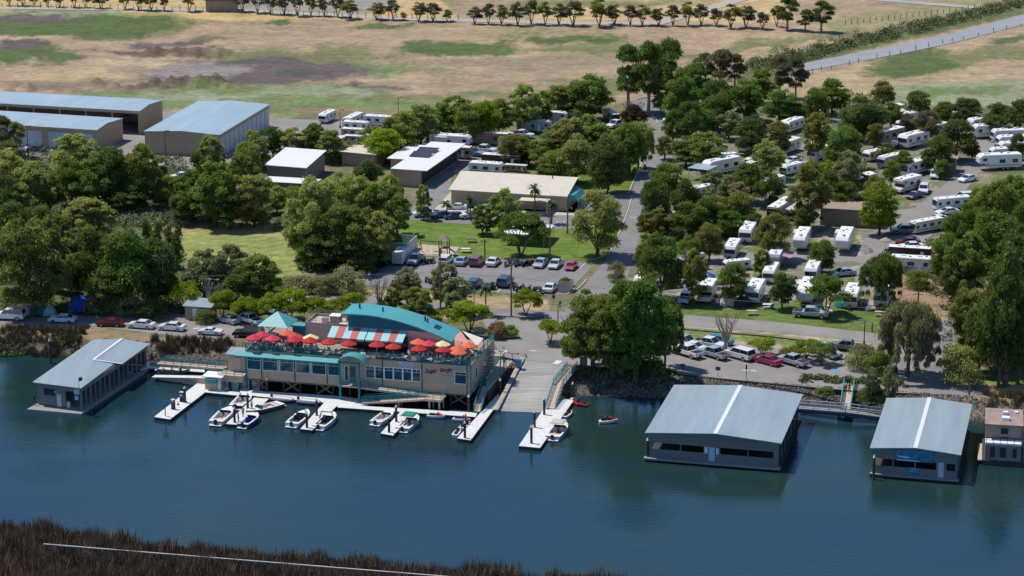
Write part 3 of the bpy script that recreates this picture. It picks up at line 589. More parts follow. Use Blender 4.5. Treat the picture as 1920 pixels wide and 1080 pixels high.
T('in the willow clump by the lawn', [
 ('big', 600, 338, 492, 120, LG), ('big', 655, 322, 470, 130, LG), ('airy', 718, 345, 482, 100, MG), ('airy', 575, 375, 485, 90, LG), ('big', 645, 385, 502, 130, MG), ('airy', 705, 400, 500, 90, LG), ('airy', 745, 350, 440, 60, MG), ('round', 600, 440, 505, 90, DG), ('round', 670, 440, 508, 100, DG), ('round', 690, 300, 350, 60, DG), ('airy', 730, 330, 400, 50, YG)])
T('on the slope behind the levee cars', [
 ('airy', 385, 470, 562, 92, GG), ('airy', 430, 462, 566, 100, GG), ('airy', 488, 478, 572, 96, MG), ('round', 455, 500, 580, 80, DG), ('spread', 350, 526, 586, 66, YG), ('spread', 418, 540, 598, 60, YG), ('bare', 398, 524, 592, 46, GG), ('spread', 545, 540, 602, 88, YG), ('spread', 508, 548, 606, 60, YG), ('spread', 460, 556, 604, 60, YG), ('spread', 590, 556, 606, 60, YG), ('spread', 620, 560, 604, 66, YG), ('spread', 660, 545, 598, 60, YG),
 ('bush', 560, 515, 546, 80, GG), ('bush', 605, 512, 548, 80, GG), ('bush', 650, 498, 548, 84, GG), ('bush', 520, 525, 552, 60, GG), ('bush', 385, 575, 605, 50, OG)])
T('between car park and restaurant', [
 ('airy', 764, 502, 572, 58, GG), ('airy', 740, 530, 586, 40, MG), ('airy', 782, 540, 602, 66, MG), ('airy', 838, 494, 580, 66, GG), ('airy', 858, 520, 592, 66, GG), ('bush', 716, 560, 592, 36, DG), ('bush', 812, 578, 606, 40, YG)])
tree('bare', 712, 520, 588, 44, RB, label='bare pale tree with white blossom beside the car park edge')
tree('spread', 880, 563, 625, 92, YG, label='yellow green rounded tree right behind the restaurant deck'); tree('spread', 986, 542, 592, 66, YG, label='small yellow green tree on the kerbed island by the plaza')
tree('bush', 934, 598, 634, 42, RB, label='reddish brown bush at the plaza edge'); tree('bush', 958, 606, 633, 32, YG, label='small green bush at the tip of the plaza bed')
tree('bush', 1155, 488, 528, 40, GG, label='spiky agave like bush beside the camp entrance road'); tree('bush', 1062, 518, 536, 28, DG, label='dark round bush beside the grey dumpster')
tree('spread', 1032, 598, 644, 58, YG, label='leaning yellow green tree left of the giant willow')
tree('big', 1112, 545, 692, 140, MG, label='left rounded crown of the giant riverside tree clump beside the ramp'); tree('big', 1192, 524, 712, 165, FG, label='tallest giant tree of the riverside clump right of the boat ramp'); tree('big', 1150, 560, 704, 130, MG, label='middle crown of the giant riverside tree clump'); tree('willow', 1246, 570, 690, 66, DG, label='drooping willow beside the parked pickups at the giant clump')
T('along the front of the camp', [
 ('round', 1238, 442, 562, 98, DG), ('airy', 1212, 440, 530, 50, OG), ('round', 1330, 420, 490, 60, OG), ('airy', 1300, 470, 570, 56, OG), ('round', 1374, 494, 570, 66, FG), ('round', 1450, 398, 486, 76, OG), ('round', 1466, 512, 580, 58, DG), ('spread', 1548, 516, 592, 88, FG), ('round', 1540, 452, 512, 60, FG), ('airy', 1430, 470, 520, 40, MG), ('spread', 1290, 440, 500, 50, MG)])
tree('willow', 1653, 486, 578, 82, DG, label='dark weeping willow in front of the trailers at right'); tree('bigwillow', 1702, 574, 706, 104, GG, label='grey green willow beside the side road at the lower right')
T('in the lower car park bed', [
 ('bush', 1612, 640, 692, 66, GG), ('bush', 1650, 655, 700, 70, MG), ('spread', 1430, 632, 668, 64, YG), ('spread', 1512, 636, 672, 60, YG), ('spread', 1540, 640, 684, 56, MG), ('bush', 1480, 648, 672, 50, OG), ('airy', 1634, 690, 758, 34, GG), ('airy', 1667, 685, 762, 32, GG), ('bush', 1624, 722, 756, 42, FG), ('bush', 1652, 726, 758, 44, FG), ('bush', 1548, 722, 742, 40, MG)])
tree('bare', 1360, 586, 662, 62, RB, label='bare grey tree standing between the parked pickups')
tree('bush', 1802, 640, 722, 92, LG, label='large white flowering bush at the lower right')
T('in the dark wood at right', [
 ('round', 1872, 500, 726, 100, DG), ('big', 1818, 545, 655, 92, OG), ('round', 1908, 530, 720, 90, DG), ('round', 1772, 440, 545, 66, FG), ('airy', 1810, 440, 560, 90, MG), ('round', 1862, 400, 540, 110, FG), ('big', 1868, 335, 470, 96, MG), ('airy', 1832, 352, 450, 60, MG), ('airy', 1900, 330, 440, 80, MG), ('round', 1790, 400, 470, 60, FG), ('round', 1815, 380, 460, 66, FG), ('round', 1900, 440, 580, 100, DG), ('round', 1835, 580, 700, 80, DG), ('poplar', 1884, 470, 725, 52, DG), ('round', 1790, 480, 560, 60, DG), ('big', 1880, 540, 690, 120, OG), ('bush', 1720, 505, 540, 60, MG), ('round', 1915, 380, 500, 60, DG)])
T('in the camp beside the road', [
 ('round', 1250, 308, 400, 96, FG), ('round', 1228, 340, 432, 78, DG), ('round', 1284, 335, 420, 70, DG), ('airy', 1232, 392, 446, 66, OG), ('round', 1292, 378, 446, 82, FG), ('round', 1342, 368, 436, 80, OG), ('round', 1388, 360, 430, 76, OG), ('airy', 1345, 322, 395, 74, GG), ('airy', 1378, 342, 400, 60, GG), ('round', 1402, 306, 380, 80, DG), ('airy', 1438, 265, 335, 72, LG), ('airy', 1318, 248, 316, 92, MG), ('round', 1285, 256, 312, 70, DG), ('round', 1246, 255, 300, 46, MG), ('round', 1325, 372, 440, 60, FG), ('round', 1365, 395, 445, 66, FG), ('round', 1440, 320, 390, 70, DG), ('round', 1412, 400, 440, 50, DG), ('airy', 1210, 400, 444, 40, OG)])
T('between the camp trailer rows', [
 ('airy', 1514, 304, 430, 88, OG), ('airy', 1530, 212, 300, 64, OG), ('round', 1582, 240, 318, 96, FG), ('round', 1555, 320, 400, 60, DG), ('airy', 1592, 285, 370, 72, GG), ('round', 1550, 300, 350, 40, YG), ('round', 1640, 330, 400, 60, OG), ('round', 1648, 345, 440, 92, YG), ('round', 1580, 340, 404, 80, DG), ('round', 1556, 345, 402, 50, DG), ('round', 1670, 300, 350, 40, MG), ('round', 1460, 230, 292, 60, OG), ('round', 1410, 222, 290, 84, DG), ('round', 1612, 368, 408, 36, DG), ('round', 1505, 390, 440, 50, DG)])
T('along the back of the camp', [
 ('round', 1345, 176, 245, 80, FG), ('round', 1292, 190, 275, 74, DG), ('round', 1262, 205, 272, 50, FG), ('round', 1300, 118, 210, 88, FG), ('round', 1275, 145, 232, 88, FG), ('round', 1340, 150, 225, 86, DG), ('round', 1395, 150, 225, 80, FG), ('round', 1462, 170, 236, 88, FG), ('airy', 1365, 210, 262, 60, GG), ('round', 1315, 205, 262, 76, FG), ('round', 1560, 148, 215, 76, FG), ('round', 1616, 180, 262, 108, DG), ('round', 1655, 152, 205, 56, OG), ('round', 1720, 172, 225, 64, DG), ('round', 1736, 208, 268, 70, BG), ('round', 1700, 212, 258, 40, BG), ('round', 1792, 224, 302, 96, DG), ('round', 1758, 258, 325, 76, DG), ('round', 1812, 184, 236, 76, DG), ('round', 1872, 192, 258, 80, DG), ('round', 1912, 186, 250, 60, DG), ('round', 1530, 165, 225, 60, MG), ('round', 1770, 190, 232, 50, MG), ('airy', 1425, 130, 195, 60, MG), ('round', 1670, 190, 240, 50, MG), ('round', 1905, 250, 310, 40, DG), ('round', 1765, 300, 335, 40, FG), ('round', 1240, 160, 215, 50, MG), ('round', 1600, 215, 262, 60, DG), ('round', 1500, 195, 235, 50, DG), ('round', 1640, 232, 278, 46, OG), ('round', 1694, 282, 330, 44, FG), ('airy', 1608, 205, 250, 44, GG), ('round', 1736, 282, 322, 42, DG), ('airy', 1660, 268, 305, 40, MG), ('round', 1822, 268, 300, 40, DG)])
T('in the tall group behind the camp', [
 ('euc', 1178, 92, 208, 66, DG), ('euc', 1215, 84, 215, 70, FG), ('euc', 1255, 82, 200, 70, DG), ('euc', 1235, 92, 190, 60, BG), ('euc', 1350, 98, 165, 60, BG), ('euc', 1322, 102, 160, 44, BG), ('euc', 1378, 105, 165, 40, BG), ('euc', 1462, 108, 182, 50, BG), ('euc', 1492, 112, 186, 42, BG)])
for k, (x, yt, yb, wp) in enumerate([(18, -14, 10, 20), (43, -16, 11, 22), (65, -10, 11, 16), (88, -8, 12, 14), (112, -14, 13, 20), (140, -18, 14, 24), (160, -14, 14, 18), (188, -12, 15, 24), (235, -12, 17, 20), (260, -14, 19, 22), (284, -16, 20, 24), (308, -8, 20, 18), (355, -18, 21, 26), (455, -16, 22, 24), (483, -14, 24, 24), (507, -10, 27, 22), (533, -14, 27, 26), (558, -16, 30, 26), (583, -8, 30, 18), (608, -6, 30, 20), (633, -10, 32, 26),
  (657, 2, 36, 30), (706, 6, 37, 28), (737, 1, 37, 24), (756, 24, 38, 14), (785, 5, 40, 26), (812, 6, 40, 28), (838, 19, 40, 20), (890, 14, 45, 24), (916, 8, 45, 24), (940, 11, 46, 26), (970, 5, 47, 28), (996, 1, 45, 24), (1022, 5, 47, 24), (1048, 8, 47, 26), (1075, 3, 48, 34), (1124, 0, 50, 34), (1152, 9, 46, 30), (1182, 10, 48, 24), (1204, 11, 47, 26), (1235, 16, 48, 26), (1262, 10, 48, 24), (1290, 5, 48, 26), (1315, 9, 47, 26), (1343, 17, 48, 26), (1370, 10, 52, 32), (1398, 12, 52, 30), (1430, 24, 54, 26), (1456, 12, 50, 20)]):
    tree('orchard', x, yt, yb, wp, BG if k % 3 else OG, 'in the far farm track row')
T('ending the far field row', [('euc', 1476, -2, 56, 46, DG), ('euc', 1510, 20, 59, 34, DG), ('euc', 1540, 4, 60, 46, DG)])
for (kn, where, cat), objs in CLUST.items():
    if len(objs) == 1: tag(objs[0], kn+' '+where, cat)
    else: number(objs, '{n} '+kn+' from the left '+where, cat, kn+'s '+where)
# low growth nobody could count
def scatter(name, m, regions, n, size, r0, seed, h0=0., label='', asp=.6, droop=.2, per=50):
    r_ = np.random.default_rng(seed); out = []; F0 = 0; Fs = []
    for pts, frac in regions:
        xs = [p[0] for p in pts]; ys = [p[1] for p in pts]; k = 0; cl = []
        need = int(n*frac/per)+2
        while len(cl) < need and k < need*40:
            k += 1; x, y = r_.uniform(min(xs), max(xs)), r_.uniform(min(ys), max(ys)); ins = False
            for i in range(len(pts)):
                a, b_ = pts[i], pts[(i+1) % len(pts)]
                if (a[1] > y) != (b_[1] > y) and x < (b_[0]-a[0])*(y-a[1])/(b_[1]-a[1])+a[0]: ins = not ins
            if ins:
                p = P(x, y); z = G(p.x, p.y); p = P(x, y, max(z, 0)); z = G(p.x, p.y); rr = r0*r_.uniform(.5, 1.2); cl.append((p.x, p.y, max(z, -.1)+h0+rr*.25, rr))
        if cl:
            V, Fq = leaf_arrays(cl, int(n*frac), size, r_, droop, asp=asp); out.append(V); Fs.append(Fq+F0); F0 += len(V)
    me = npmesh(name, np.concatenate(out), np.concatenate(Fs)); me.materials.append(m); return tag(link(name, me), label, kind='stuff')
scatter('undergrowth', M['brush'], [([(0, 260), (180, 275), (470, 320), (470, 410), (560, 415), (560, 440), (330, 420), (200, 440), (0, 470)], .35), ([(0, 470), (340, 480), (340, 590), (60, 590), (0, 585)], .2), ([(1640, 480), (1960, 330), (1960, 700), (1780, 700), (1760, 560)], .3), ([(560, 470), (740, 470), (700, 520), (560, 510)], .08), ([(1200, 120), (1700, 190), (1940, 230), (1600, 240), (1250, 210)], .12)], 80000, .36, 1.1, 301, label='dark green undergrowth beneath the woods')
scatter('undergrowth', M['greybrush'], [([(205, 385), (360, 400), (350, 425), (230, 425)], .35), ([(110, 285), (230, 290), (200, 330), (110, 320)], .2), ([(640, 262), (760, 270), (740, 300), (640, 300)], .25), ([(1400, 106), (1930, -4), (1930, 10), (1540, 96), (1410, 138)], .2)], 26000, .3, 1.1, 302, label='grey green scrub along the ditches')
scatter('ditch_brush', M['brush'], [([(1400, 118), (1560, 84), (1720, 44), (1930, -4), (1930, 12), (1750, 56), (1600, 90), (1500, 118), (1420, 140)], 1.0)], 16000, .42, 1.2, 306, label='dark green brush along the ditch beside the public road', per=28)
scatter('bank_reeds', M['bankreed'], [([(0, 640), (150, 642), (150, 668), (0, 664)], .35), ([(285, 662), (440, 664), (430, 674), (285, 678)], .3), ([(150, 644), (170, 646), (100, 670), (60, 670)], .15), ([(1840, 760), (1940, 762), (1940, 790), (1850, 785)], .15)], 14000, .7, .45, 304, label='dry brown reeds on the far bank', asp=.12, droop=1.2)
scatter('green_bank_plants', M['brush'], [([(1086, 694), (1270, 706), (1260, 738), (1090, 738)], .5), ([(0, 655), (50, 658), (50, 668), (0, 668)], .25), ([(1500, 732), (1700, 740), (1700, 748), (1500, 742)], .4), ([(105, 636), (150, 640), (150, 662), (110, 660)], .35)], 9000, .3, .6, 305, label='green plants on the river bank')
# rubble along the banks
def rubble(name, spans, n, seed, label):
    r_ = np.random.default_rng(seed); rd = random.Random(seed); mb = MB()
    for x0, x1, frac in spans:
        for _ in range(int(n*frac)):
            x = rd.uniform(x0, x1); t = rd.uniform(0, 1.0); lo, hi = pl(wat_pts, x), pl(top_pts, x); Y = lo+(hi-lo)*t*1.02; X = x+(Y-380)*TG; z = G(X, Y); s_ = rd.uniform(.12, .42)
            a = rd.uniform(0, 6.28); c_, s2 = math.cos(a)*s_, math.sin(a)*s_
            q = [(X+c_, Y+s2, z-s_*.3), (X-s2*.8, Y+c_*.8, z-s_*.3), (X-c_*.9, Y-s2*.9, z-s_*.3), (X+s2, Y-c_, z-s_*.3)]; tp = (X+rd.uniform(-.3, .3)*s_, Y+rd.uniform(-.3, .3)*s_, z+s_*rd.uniform(.45, .8))
            b_ = len(mb.v); mb.v += q+[tp]; mb.f += [(b_, b_+1, b_+4), (b_+1, b_+2, b_+4), (b_+2, b_+3, b_+4), (b_+3, b_, b_+4)]; mb.m += [0]*4
    return tag(mb.build(name, M['stone']), label, kind='stuff')
rubble('riprap_rocks', [(7.8, 82, .72), (-74, -48, .16), (-8, 0, .12)], 8500, 401, 'grey riprap rocks along the river bank')
# foreground reed bed
def reeds(n, seed):
    r_ = np.random.default_rng(seed); xs = r_.uniform(-75, 32, n); d = r_.random(n)**.8*22-.9+(fbm(xs, xs*0, 6, 77)-.5)*5
    Y = pl(near_pts, xs-(305-380)*TG)-d; z = gz(xs, Y); hh = (.5+2.1*vnoise(xs, Y, 1.8, 9)**1.5)*(.6+.6*r_.random(n)); az = r_.uniform(0, 6.28, n); wd = .045+.06*r_.random(n)
    lx, ly = r_.normal(size=n)*.22*hh, r_.normal(size=n)*.22*hh
    a = np.stack([xs-np.cos(az)*wd, Y-np.sin(az)*wd, z-.2], 1); b_ = np.stack([xs+np.cos(az)*wd, Y+np.sin(az)*wd, z-.2], 1); c = np.stack([xs+lx, Y+ly, z+hh], 1)
    me = npmesh('reeds', np.stack([a, b_, c], 1).reshape(-1, 3), np.arange(n*3).reshape(-1, 3)); me.materials.append(M['reed']); return tag(link('reeds', me), 'dark brown reed bed along the near bank', kind='stuff')
reeds(95000, 501)
mb = MB(); a, b_ = P(82, 1020, 3.0), P(850, 1082, 3.0)
for k in range(24): mb.bar(a.lerp(b_, k/24), a.lerp(b_, (k+1)/24), .13, .1)
pr_ = empty('cable_rail', (0, 0, 0), label='long pale cable rail running above the dark reeds', cat='rail'); mb.build('rail', M['dockwhite'], pr_); mb = MB()
for k in range(13):
    p = a.lerp(b_, k/12); mb.cyl((p.x, p.y, .5), (p.x, p.y, 2.94), .07, n=6)
mb.build('post', M['timber'], pr_)
# ------------------------------------------------------------------ restaurant on piles (local frame: x along the river front, y inland)
UA = R(GRID-90)
def frame(px, py, z, a=UA):
    p = P(px, py, z); return Vector((p.x, p.y, 0)), a
RO = P(461.7, 709, 2.2); RO = Vector((RO.x, RO.y, 0))
def RW(u, v, z): return RO+Vector((math.cos(UA)*u-math.sin(UA)*v, math.sin(UA)*u+math.cos(UA)*v, z))
def rail_mb(pts, h=1.05, n=3, step=2.0, m=0, w_=.06, mb=None):
    mb = mb or MB()
    for p, q in zip(pts[:-1], pts[1:]):
        p, q = Vector(p), Vector(q); L = (q-p).length; k = max(1, round(L/step))
        for j in range(n): mb.bar(p+Vector((0, 0, h*(j+1)/n)), q+Vector((0, 0, h*(j+1)/n)), w_, w_*1.1, m)
        for j in range(k+1): c = p.lerp(q, j/k); mb.bar(c, c+Vector((0, 0, h+.03)), w_*1.2, m=m)
    return mb
def part(mb, name, m, parent, **kw): return mb.build(name, M[m] if isinstance(m, str) else m, parent, **kw)
def window(parent, u0, u1, z0, z1, v=0, glass='glassteal', name='window', transom=None, side='front', fr='white', fw=.1):
    w_ = MB(); g = MB()
    if side == 'front':
        f = v-.05; w_.box(u0-fw, u1+fw, f, v+.02, z0-fw, z0); w_.box(u0-fw, u1+fw, f, v+.02, z1, z1+fw); w_.box(u0-fw, u0, f, v+.02, z0, z1); w_.box(u1, u1+fw, f, v+.02, z0, z1); g.box(u0, u1, v-.02, v+.01, z0, z1)
        if transom: w_.box(u0, u1, f, v-.02, transom-.03, transom+.03); w_.box((u0+u1)/2-.025, (u0+u1)/2+.025, f, v-.02, transom, z1)
    else:
        f = v+.05; w_.box(v-.02, f, u0-fw, u1+fw, z0-fw, z0); w_.box(v-.02, f, u0-fw, u1+fw, z1, z1+fw); w_.box(v-.02, f, u0-fw, u0, z0, z1); w_.box(v-.02, f, u1, u1+fw, z0, z1); g.box(v-.01, v+.02, u0, u1, z0, z1)
    o = part(w_, name, fr, parent); part(g, 'pane', glass, o); return o
rs = empty('restaurant', RO, UA, 'beige waterfront restaurant on piles with curved teal roof and red lettering', 'restaurant')
D = 15.0; UL = 36.8
mb = MB(); mb.box(0, UL, 0, D, 2.2, 6.55); part(mb, 'wall', 'wallbeige', rs)
mb = MB(); mb.box(0, UL, -.0, .15, 6.55, 6.93).box(0, .15, .15, D, 6.55, 6.93).box(UL-.15, UL, .15, D, 6.55, 6.93); part(mb, 'parapet', 'wallbeige', rs)
mb = MB(); mb.box(.15, UL-.15, .15, D, 6.55, 6.6); part(mb, 'deck_floor', 'brown', rs)
mb = MB(); mb.box(-.06, UL+.06, -.07, .0, 6.93, 7.02).box(UL, UL+.08, 0, D, 6.93, 7.02); part(mb, 'fascia', 'teal', rs)
mb = rail_mb([(0.02, 4, 6.97), (0.02, .05, 6.97), (UL-.02, .05, 6.97), (UL-.02, D, 6.97)], .95, 4, 2.2); part(mb, 'railing', 'teal', rs)
mb = rail_mb([(UL-9, D, 6.6), (UL-.02, D, 6.6)], 1.5, 2, 2.2); part(mb, 'railing', 'teal', rs)
mb = MB()
for u in (2.65, 8.15, 13.5, 22.6, 29.0, 36.25): mb.box(u-.06, u+.06, -.1, -.003, 2.3, 6.9)
part(mb, 'downspout', 'dark', rs)
mb = MB(); mb.box(-.1, .22, -.12, .1, 0.6, 6.6).box(UL-.02, UL+.14, -.12, .12, 2.2, 6.9); part(mb, 'corner_post', 'teal', rs)
wu = [(.3, 2.45), (2.9, 5.3), (5.75, 7.95), (8.4, 10.6), (11.05, 13.25), (13.7, 15.85)]
for a, b_ in wu: window(rs, a, b_, 3.82, 5.72, transom=5.3, fw=.09)
mb = MB(); mb.hexa([(-1.4, -1.15, 6.12), (15.6, -1.15, 6.12), (15.6, -.12, 6.12), (-1.4, -.12, 6.12)], [(-1.4, -1.15, 6.2), (15.6, -1.15, 6.2), (15.6, -.08, 6.62), (-1.4, -.08, 6.62)]); part(mb, 'skirt_roof', 'tealroof', rs)
mb = MB(); mb.box(-1.4, 15.6, -1.22, -1.152, 5.98, 6.2); mb.box(0, 15.6, -.06, -.003, 5.85, 6.1); part(mb, 'gutter', 'teal', rs)
# barrel canopy over the entrance
mb = MB(); n = 10
for k in range(n):
    a0, a1 = [(18.05-2.35*math.cos(math.pi*(.14+.72*j/n)), 6.1+1.75*math.sin(math.pi*(.14+.72*j/n))) for j in (k, k+1)]
    mb.hexa([(a0[0], -2.3, a0[1]-.12), (a1[0], -2.3, a1[1]-.12), (a1[0], .0, a1[1]-.12), (a0[0], 0, a0[1]-.12)], [(a0[0], -2.3, a0[1]), (a1[0], -2.3, a1[1]), (a1[0], 0, a1[1]), (a0[0], 0, a0[1])])
part(mb, 'canopy', 'tealroof', rs)
mb = MB(); mb.box(16.1, 16.4, -2.1, -1.8, 0.3, 6.75).box(19.2, 19.5, -2.1, -1.8, 0.3, 6.75).box(16.1, 19.5, -2.1, -1.95, 6.5, 6.85); part(mb, 'canopy_post', 'teal', rs)
d_ = MB().box(17.3, 18.2, -.08, -.003, 2.95, 5.5); d = part(d_, 'door', 'teal', rs); part(MB().box(17.42, 18.08, -.1, -.081, 3.3, 5.3), 'pane', 'glassteal', d)
window(rs, 16.45, 16.9, 3.2, 5.4, glass='glass')
for k in range(6): window(rs, 19.95+k*1.51, 19.95+k*1.51+1.27, 3.85, 5.68, transom=5.25, fw=.12)
window(rs, 34.35, 36.1, 4.0, 5.8, transom=5.4, fw=.1)
for v0, v1, z0, z1 in ((3, 4, 3.9, 5.6), (8, 9.3, 3.9, 5.6)): window(rs, v0, v1, z0, z1, v=UL, side='side')
# writing
def text_mesh(txt, size, shear=0, off=0, ext=.02):
    cu = bpy.data.curves.new('lettering', 'FONT'); cu.body = txt; cu.size = size; cu.shear = shear; cu.extrude = ext; cu.offset = off; cu.align_x = 'LEFT'
    o = bpy.data.objects.new('lettering', cu); C.objects.link(o); bpy.context.view_layer.update()
    me = bpy.data.meshes.new_from_object(o.evaluated_get(bpy.context.evaluated_depsgraph_get())); bpy.data.objects.remove(o); return me
M['redletter'] = mat('red_lettering', (.22, .01, .02), .5, .05); M['greyletter'] = mat('grey_lettering', (.2, .2, .22), .6, .05); M['purple'] = mat('purple_lettering', (.20, .08, .42), .6, .1); M['lilac'] = mat('lilac_banner', (.62, .55, .72), .7, .06)
def text(name, txt, size, u, v, z, m, parent, w_=None, shear=0, slope=0, off=0, side=0):
    me = text_mesh(txt, size, shear, off); me.materials.clear(); me.materials.append(M[m]); o = link(name, me, parent)
    o.location = (u, v, z); o.rotation_euler = (math.pi/2, 0, side)
    if slope: o.rotation_mode = 'XYZ'; o.rotation_euler = (math.pi/2, -slope, 0)
    if w_:
        xs = [q.co.x for q in me.vertices]; s_ = w_/(max(xs)-min(xs)); o.scale = (s_, 1, 1)
    return o
text('lettering', 'Sugar', .92, 29.5, -.05, 5.25, 'redletter', rs, 2.0, .4, R(8), .008); text('lettering', 'Barge', .92, 31.85, -.05, 5.62, 'redletter', rs, 2.0, .4, R(8), .008)

bn = part(MB().box(25.25, 27.6, -.1, -.03, 5.86, 6.9), 'banner', 'lilac', rs)
BANNER = bn
# piles and bracing below
for k in range(14):
    for v in (.5, 5.0): part(MB().cyl((.6+k*2.74, v, -2), (.6+k*2.74, v, 2.2), .17, n=8), 'pile', 'pile', rs)
mb = MB()
for u in (0.7, 6.2, 11.7, 22.6, 28.0, 33.5): mb.bar((u, .45, .4), (u+2.6, .45, 2.1), .12, .25).bar((u+2.6, .52, .4), (u, .52, 2.1), .12, .25)
mb.box(0, UL, .2, .4, 1.9, 2.195); part(mb, 'bracing', 'timber', rs)
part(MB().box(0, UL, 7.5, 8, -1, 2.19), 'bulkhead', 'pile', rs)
# upper storey under the curved roof
arch = [(14.2, 12.25), (16, 12.36), (18.2, 12.38), (20, 12.26), (21.8, 12.04), (23.4, 11.76), (24.9, 11.42), (26.6, 10.98), (28.3, 10.43), (30.1, 9.82), (32.3, 8.95)]
V0, V1 = 6.0, 11.6
mb = MB()
for (a, za), (b_, zb) in zip(arch[:-1], arch[1:]): mb.hexa([(a, V0-.5, za-.22), (b_, V0-.5, zb-.22), (b_, V1, zb-.22), (a, V1, za-.22)], [(a, V0-.5, za), (b_, V0-.5, zb), (b_, V1, zb), (a, V1, za)])
part(mb, 'roof', 'tealroof', rs)
mb = MB()
for (a, za), (b_, zb) in zip(arch[:-1], arch[1:]):
    if a < 15: a = 15.2
    if min(za, zb)-.2 > 10.15: mb.hexa([(a, V0, 10.1), (b_, V0, 10.1), (b_, V1-.2, 10.1), (a, V1-.2, 10.1)], [(a, V0, za-.22), (b_, V0, zb-.22), (b_, V1-.2, zb-.22), (a, V1-.2, za-.22)])
part(mb, 'gable_wall', 'tealdark', rs)
mb = MB(); mb.box(15.0, 28.2, V0+.06, V1-.3, 6.6, 10.1); mb.hexa([(28.2, V0+.06, 6.6), (31.2, V0+.06, 6.6), (31.2, V1-.3, 6.6), (28.2, V1-.3, 6.6)], [(28.2, V0+.06, 10.1), (31.2, V0+.06, 9.15), (31.2, V1-.3, 9.15), (28.2, V1-.3, 10.1)]); part(mb, 'upper_wall', 'wallpink', rs)
part(MB().box(15.4, 25.0, V0-.02, V0+.05, 6.6, 9.1), 'bar_opening', 'glass', rs)
part(MB().box(26.2, 27.2, V0-.02, V0+.05, 7.9, 8.9), 'wall_sign', 'lilac', rs)
for u, v, s_ in ((16.2, 9, .16), (20.2, 8.5, .14), (26.9, 9.5, .16), (27.4, 9.2, .12)):
    z = float(np.interp(u, [a[0] for a in arch], [a[1] for a in arch])); part(MB().cyl((u, v, z-.1), (u, v, z+.7), s_, n=8), 'roof_vent', 'dark', rs)
z = float(np.interp(29.2, [a[0] for a in arch], [a[1] for a in arch])); part(MB().hexa([(28.7, 8, z+.15), (29.6, 8, z-.18), (29.6, 9.6, z-.18), (28.7, 9.6, z+.15)], [(28.7, 8, z+.3), (29.6, 8, z-.03), (29.6, 9.6, z-.03), (28.7, 9.6, z+.3)]), 'skylight', 'glass', rs)
def awning(u0, u1):
    root = MB(); n = 5; prof = [(V0-.02, 10.02), (3.4, 8.9)]
    o = empty('awning'); o.parent = rs
    for k in range(n):
        a, b_ = u0+(u1-u0)*k/n, u0+(u1-u0)*(k+1)/n; q = MB()
        q.hexa([(a, 3.4, 8.88), (b_, 3.4, 8.88), (b_, V0-.02, 9.98), (a, V0-.02, 9.98)], [(a, 3.4, 8.93), (b_, 3.4, 8.93), (b_, V0-.02, 10.03), (a, V0-.02, 10.03)]); q.box(a, b_, 3.34, 3.399, 8.62, 8.93)
        part(q, 'awning_panel', 'redcanvas' if k % 2 else 'tealpale', o)
    part(MB().bar((u0, 3.5, 8.86), (u0, 3.5, 6.6), .06).bar((u1, 3.5, 8.86), (u1, 3.5, 6.6), .06), 'awning_pole', 'dark', o)
awning(12.5, 18.6); awning(18.75, 24.9)
# service block with plant on its roof
mb = MB(); mb.box(7.3, 14.3, 8.0, 13.5, 6.6, 9.3); part(mb, 'service_block', 'wallpink', rs)
mb = MB(); mb.box(7.3, 14.3, 8.0, 8.12, 9.3, 9.75).box(7.3, 7.42, 8.12, 13.5, 9.3, 9.75).box(7.42, 14.3, 13.38, 13.5, 9.3, 9.75); part(mb, 'parapet', 'wallbeige', rs)
mb = rail_mb([(14.3, 8.06, 9.75), (7.36, 8.06, 9.75), (7.36, 13.4, 9.75), (14.3, 13.4, 9.75)], .6, 2, 1.8, w_=.04); part(mb, 'railing', 'steel', rs)
hv = part(MB().box(11.0, 12.6, 9.5, 11.0, 9.3, 10.5), 'air_unit', 'brown', rs); part(MB().box(10.9, 12.7, 9.4, 11.1, 10.5, 10.62), 'lid', 'rvroof', hv)
part(MB().box(9.6, 10.5, 9.6, 10.5, 9.3, 10.1).cyl((13.6, 11.5, 9.3), (13.6, 11.5, 10.9), .55, .55, 12).cyl((13.6, 11.5, 10.9), (13.6, 11.5, 11.15), .62, .2, 12), 'exhaust_fan', 'steel', rs); part(MB().box(12.9, 14.2, 8.4, 9.2, 9.3, 9.75), 'air_unit', 'rvroof', rs)
part(MB().box(5.3, 7.3, 7.6, 9.3, 6.6, 9.1), 'store_room', 'tealdark', rs); part(MB().box(5.2, 7.35, 7.5, 9.4, 9.1, 9.18), 'flat_roof', 'tealroof', rs)
# right side balcony, stair, tarp
part(MB().box(UL+.01, 39.2, 10.0, 12.4, 5.6, 5.75), 'balcony', 'timberpale', rs); part(rail_mb([(UL+.1, 10.05, 5.75), (39.1, 10.05, 5.75), (39.1, 12.3, 5.75)], 1.0, 3, 1.1), 'railing', 'teal', rs); part(MB().bar((39.05, 10.1, 2.3), (39.05, 10.1, 5.6), .16).bar((39.05, 12.3, 2.3), (39.05, 12.3, 5.6), .16), 'balcony_post', 'teal', rs)
mb = MB()
for k in range(10): mb.box(UL+.3, UL+1.3, 4.2+k*.58, 4.9+k*.58, 2.5+k*.32, 2.6+k*.32)
mb.bar((UL+1.3, 4.2, 2.5), (UL+1.3, 10, 5.6), .08, .25); part(mb, 'stair', 'teal', rs)
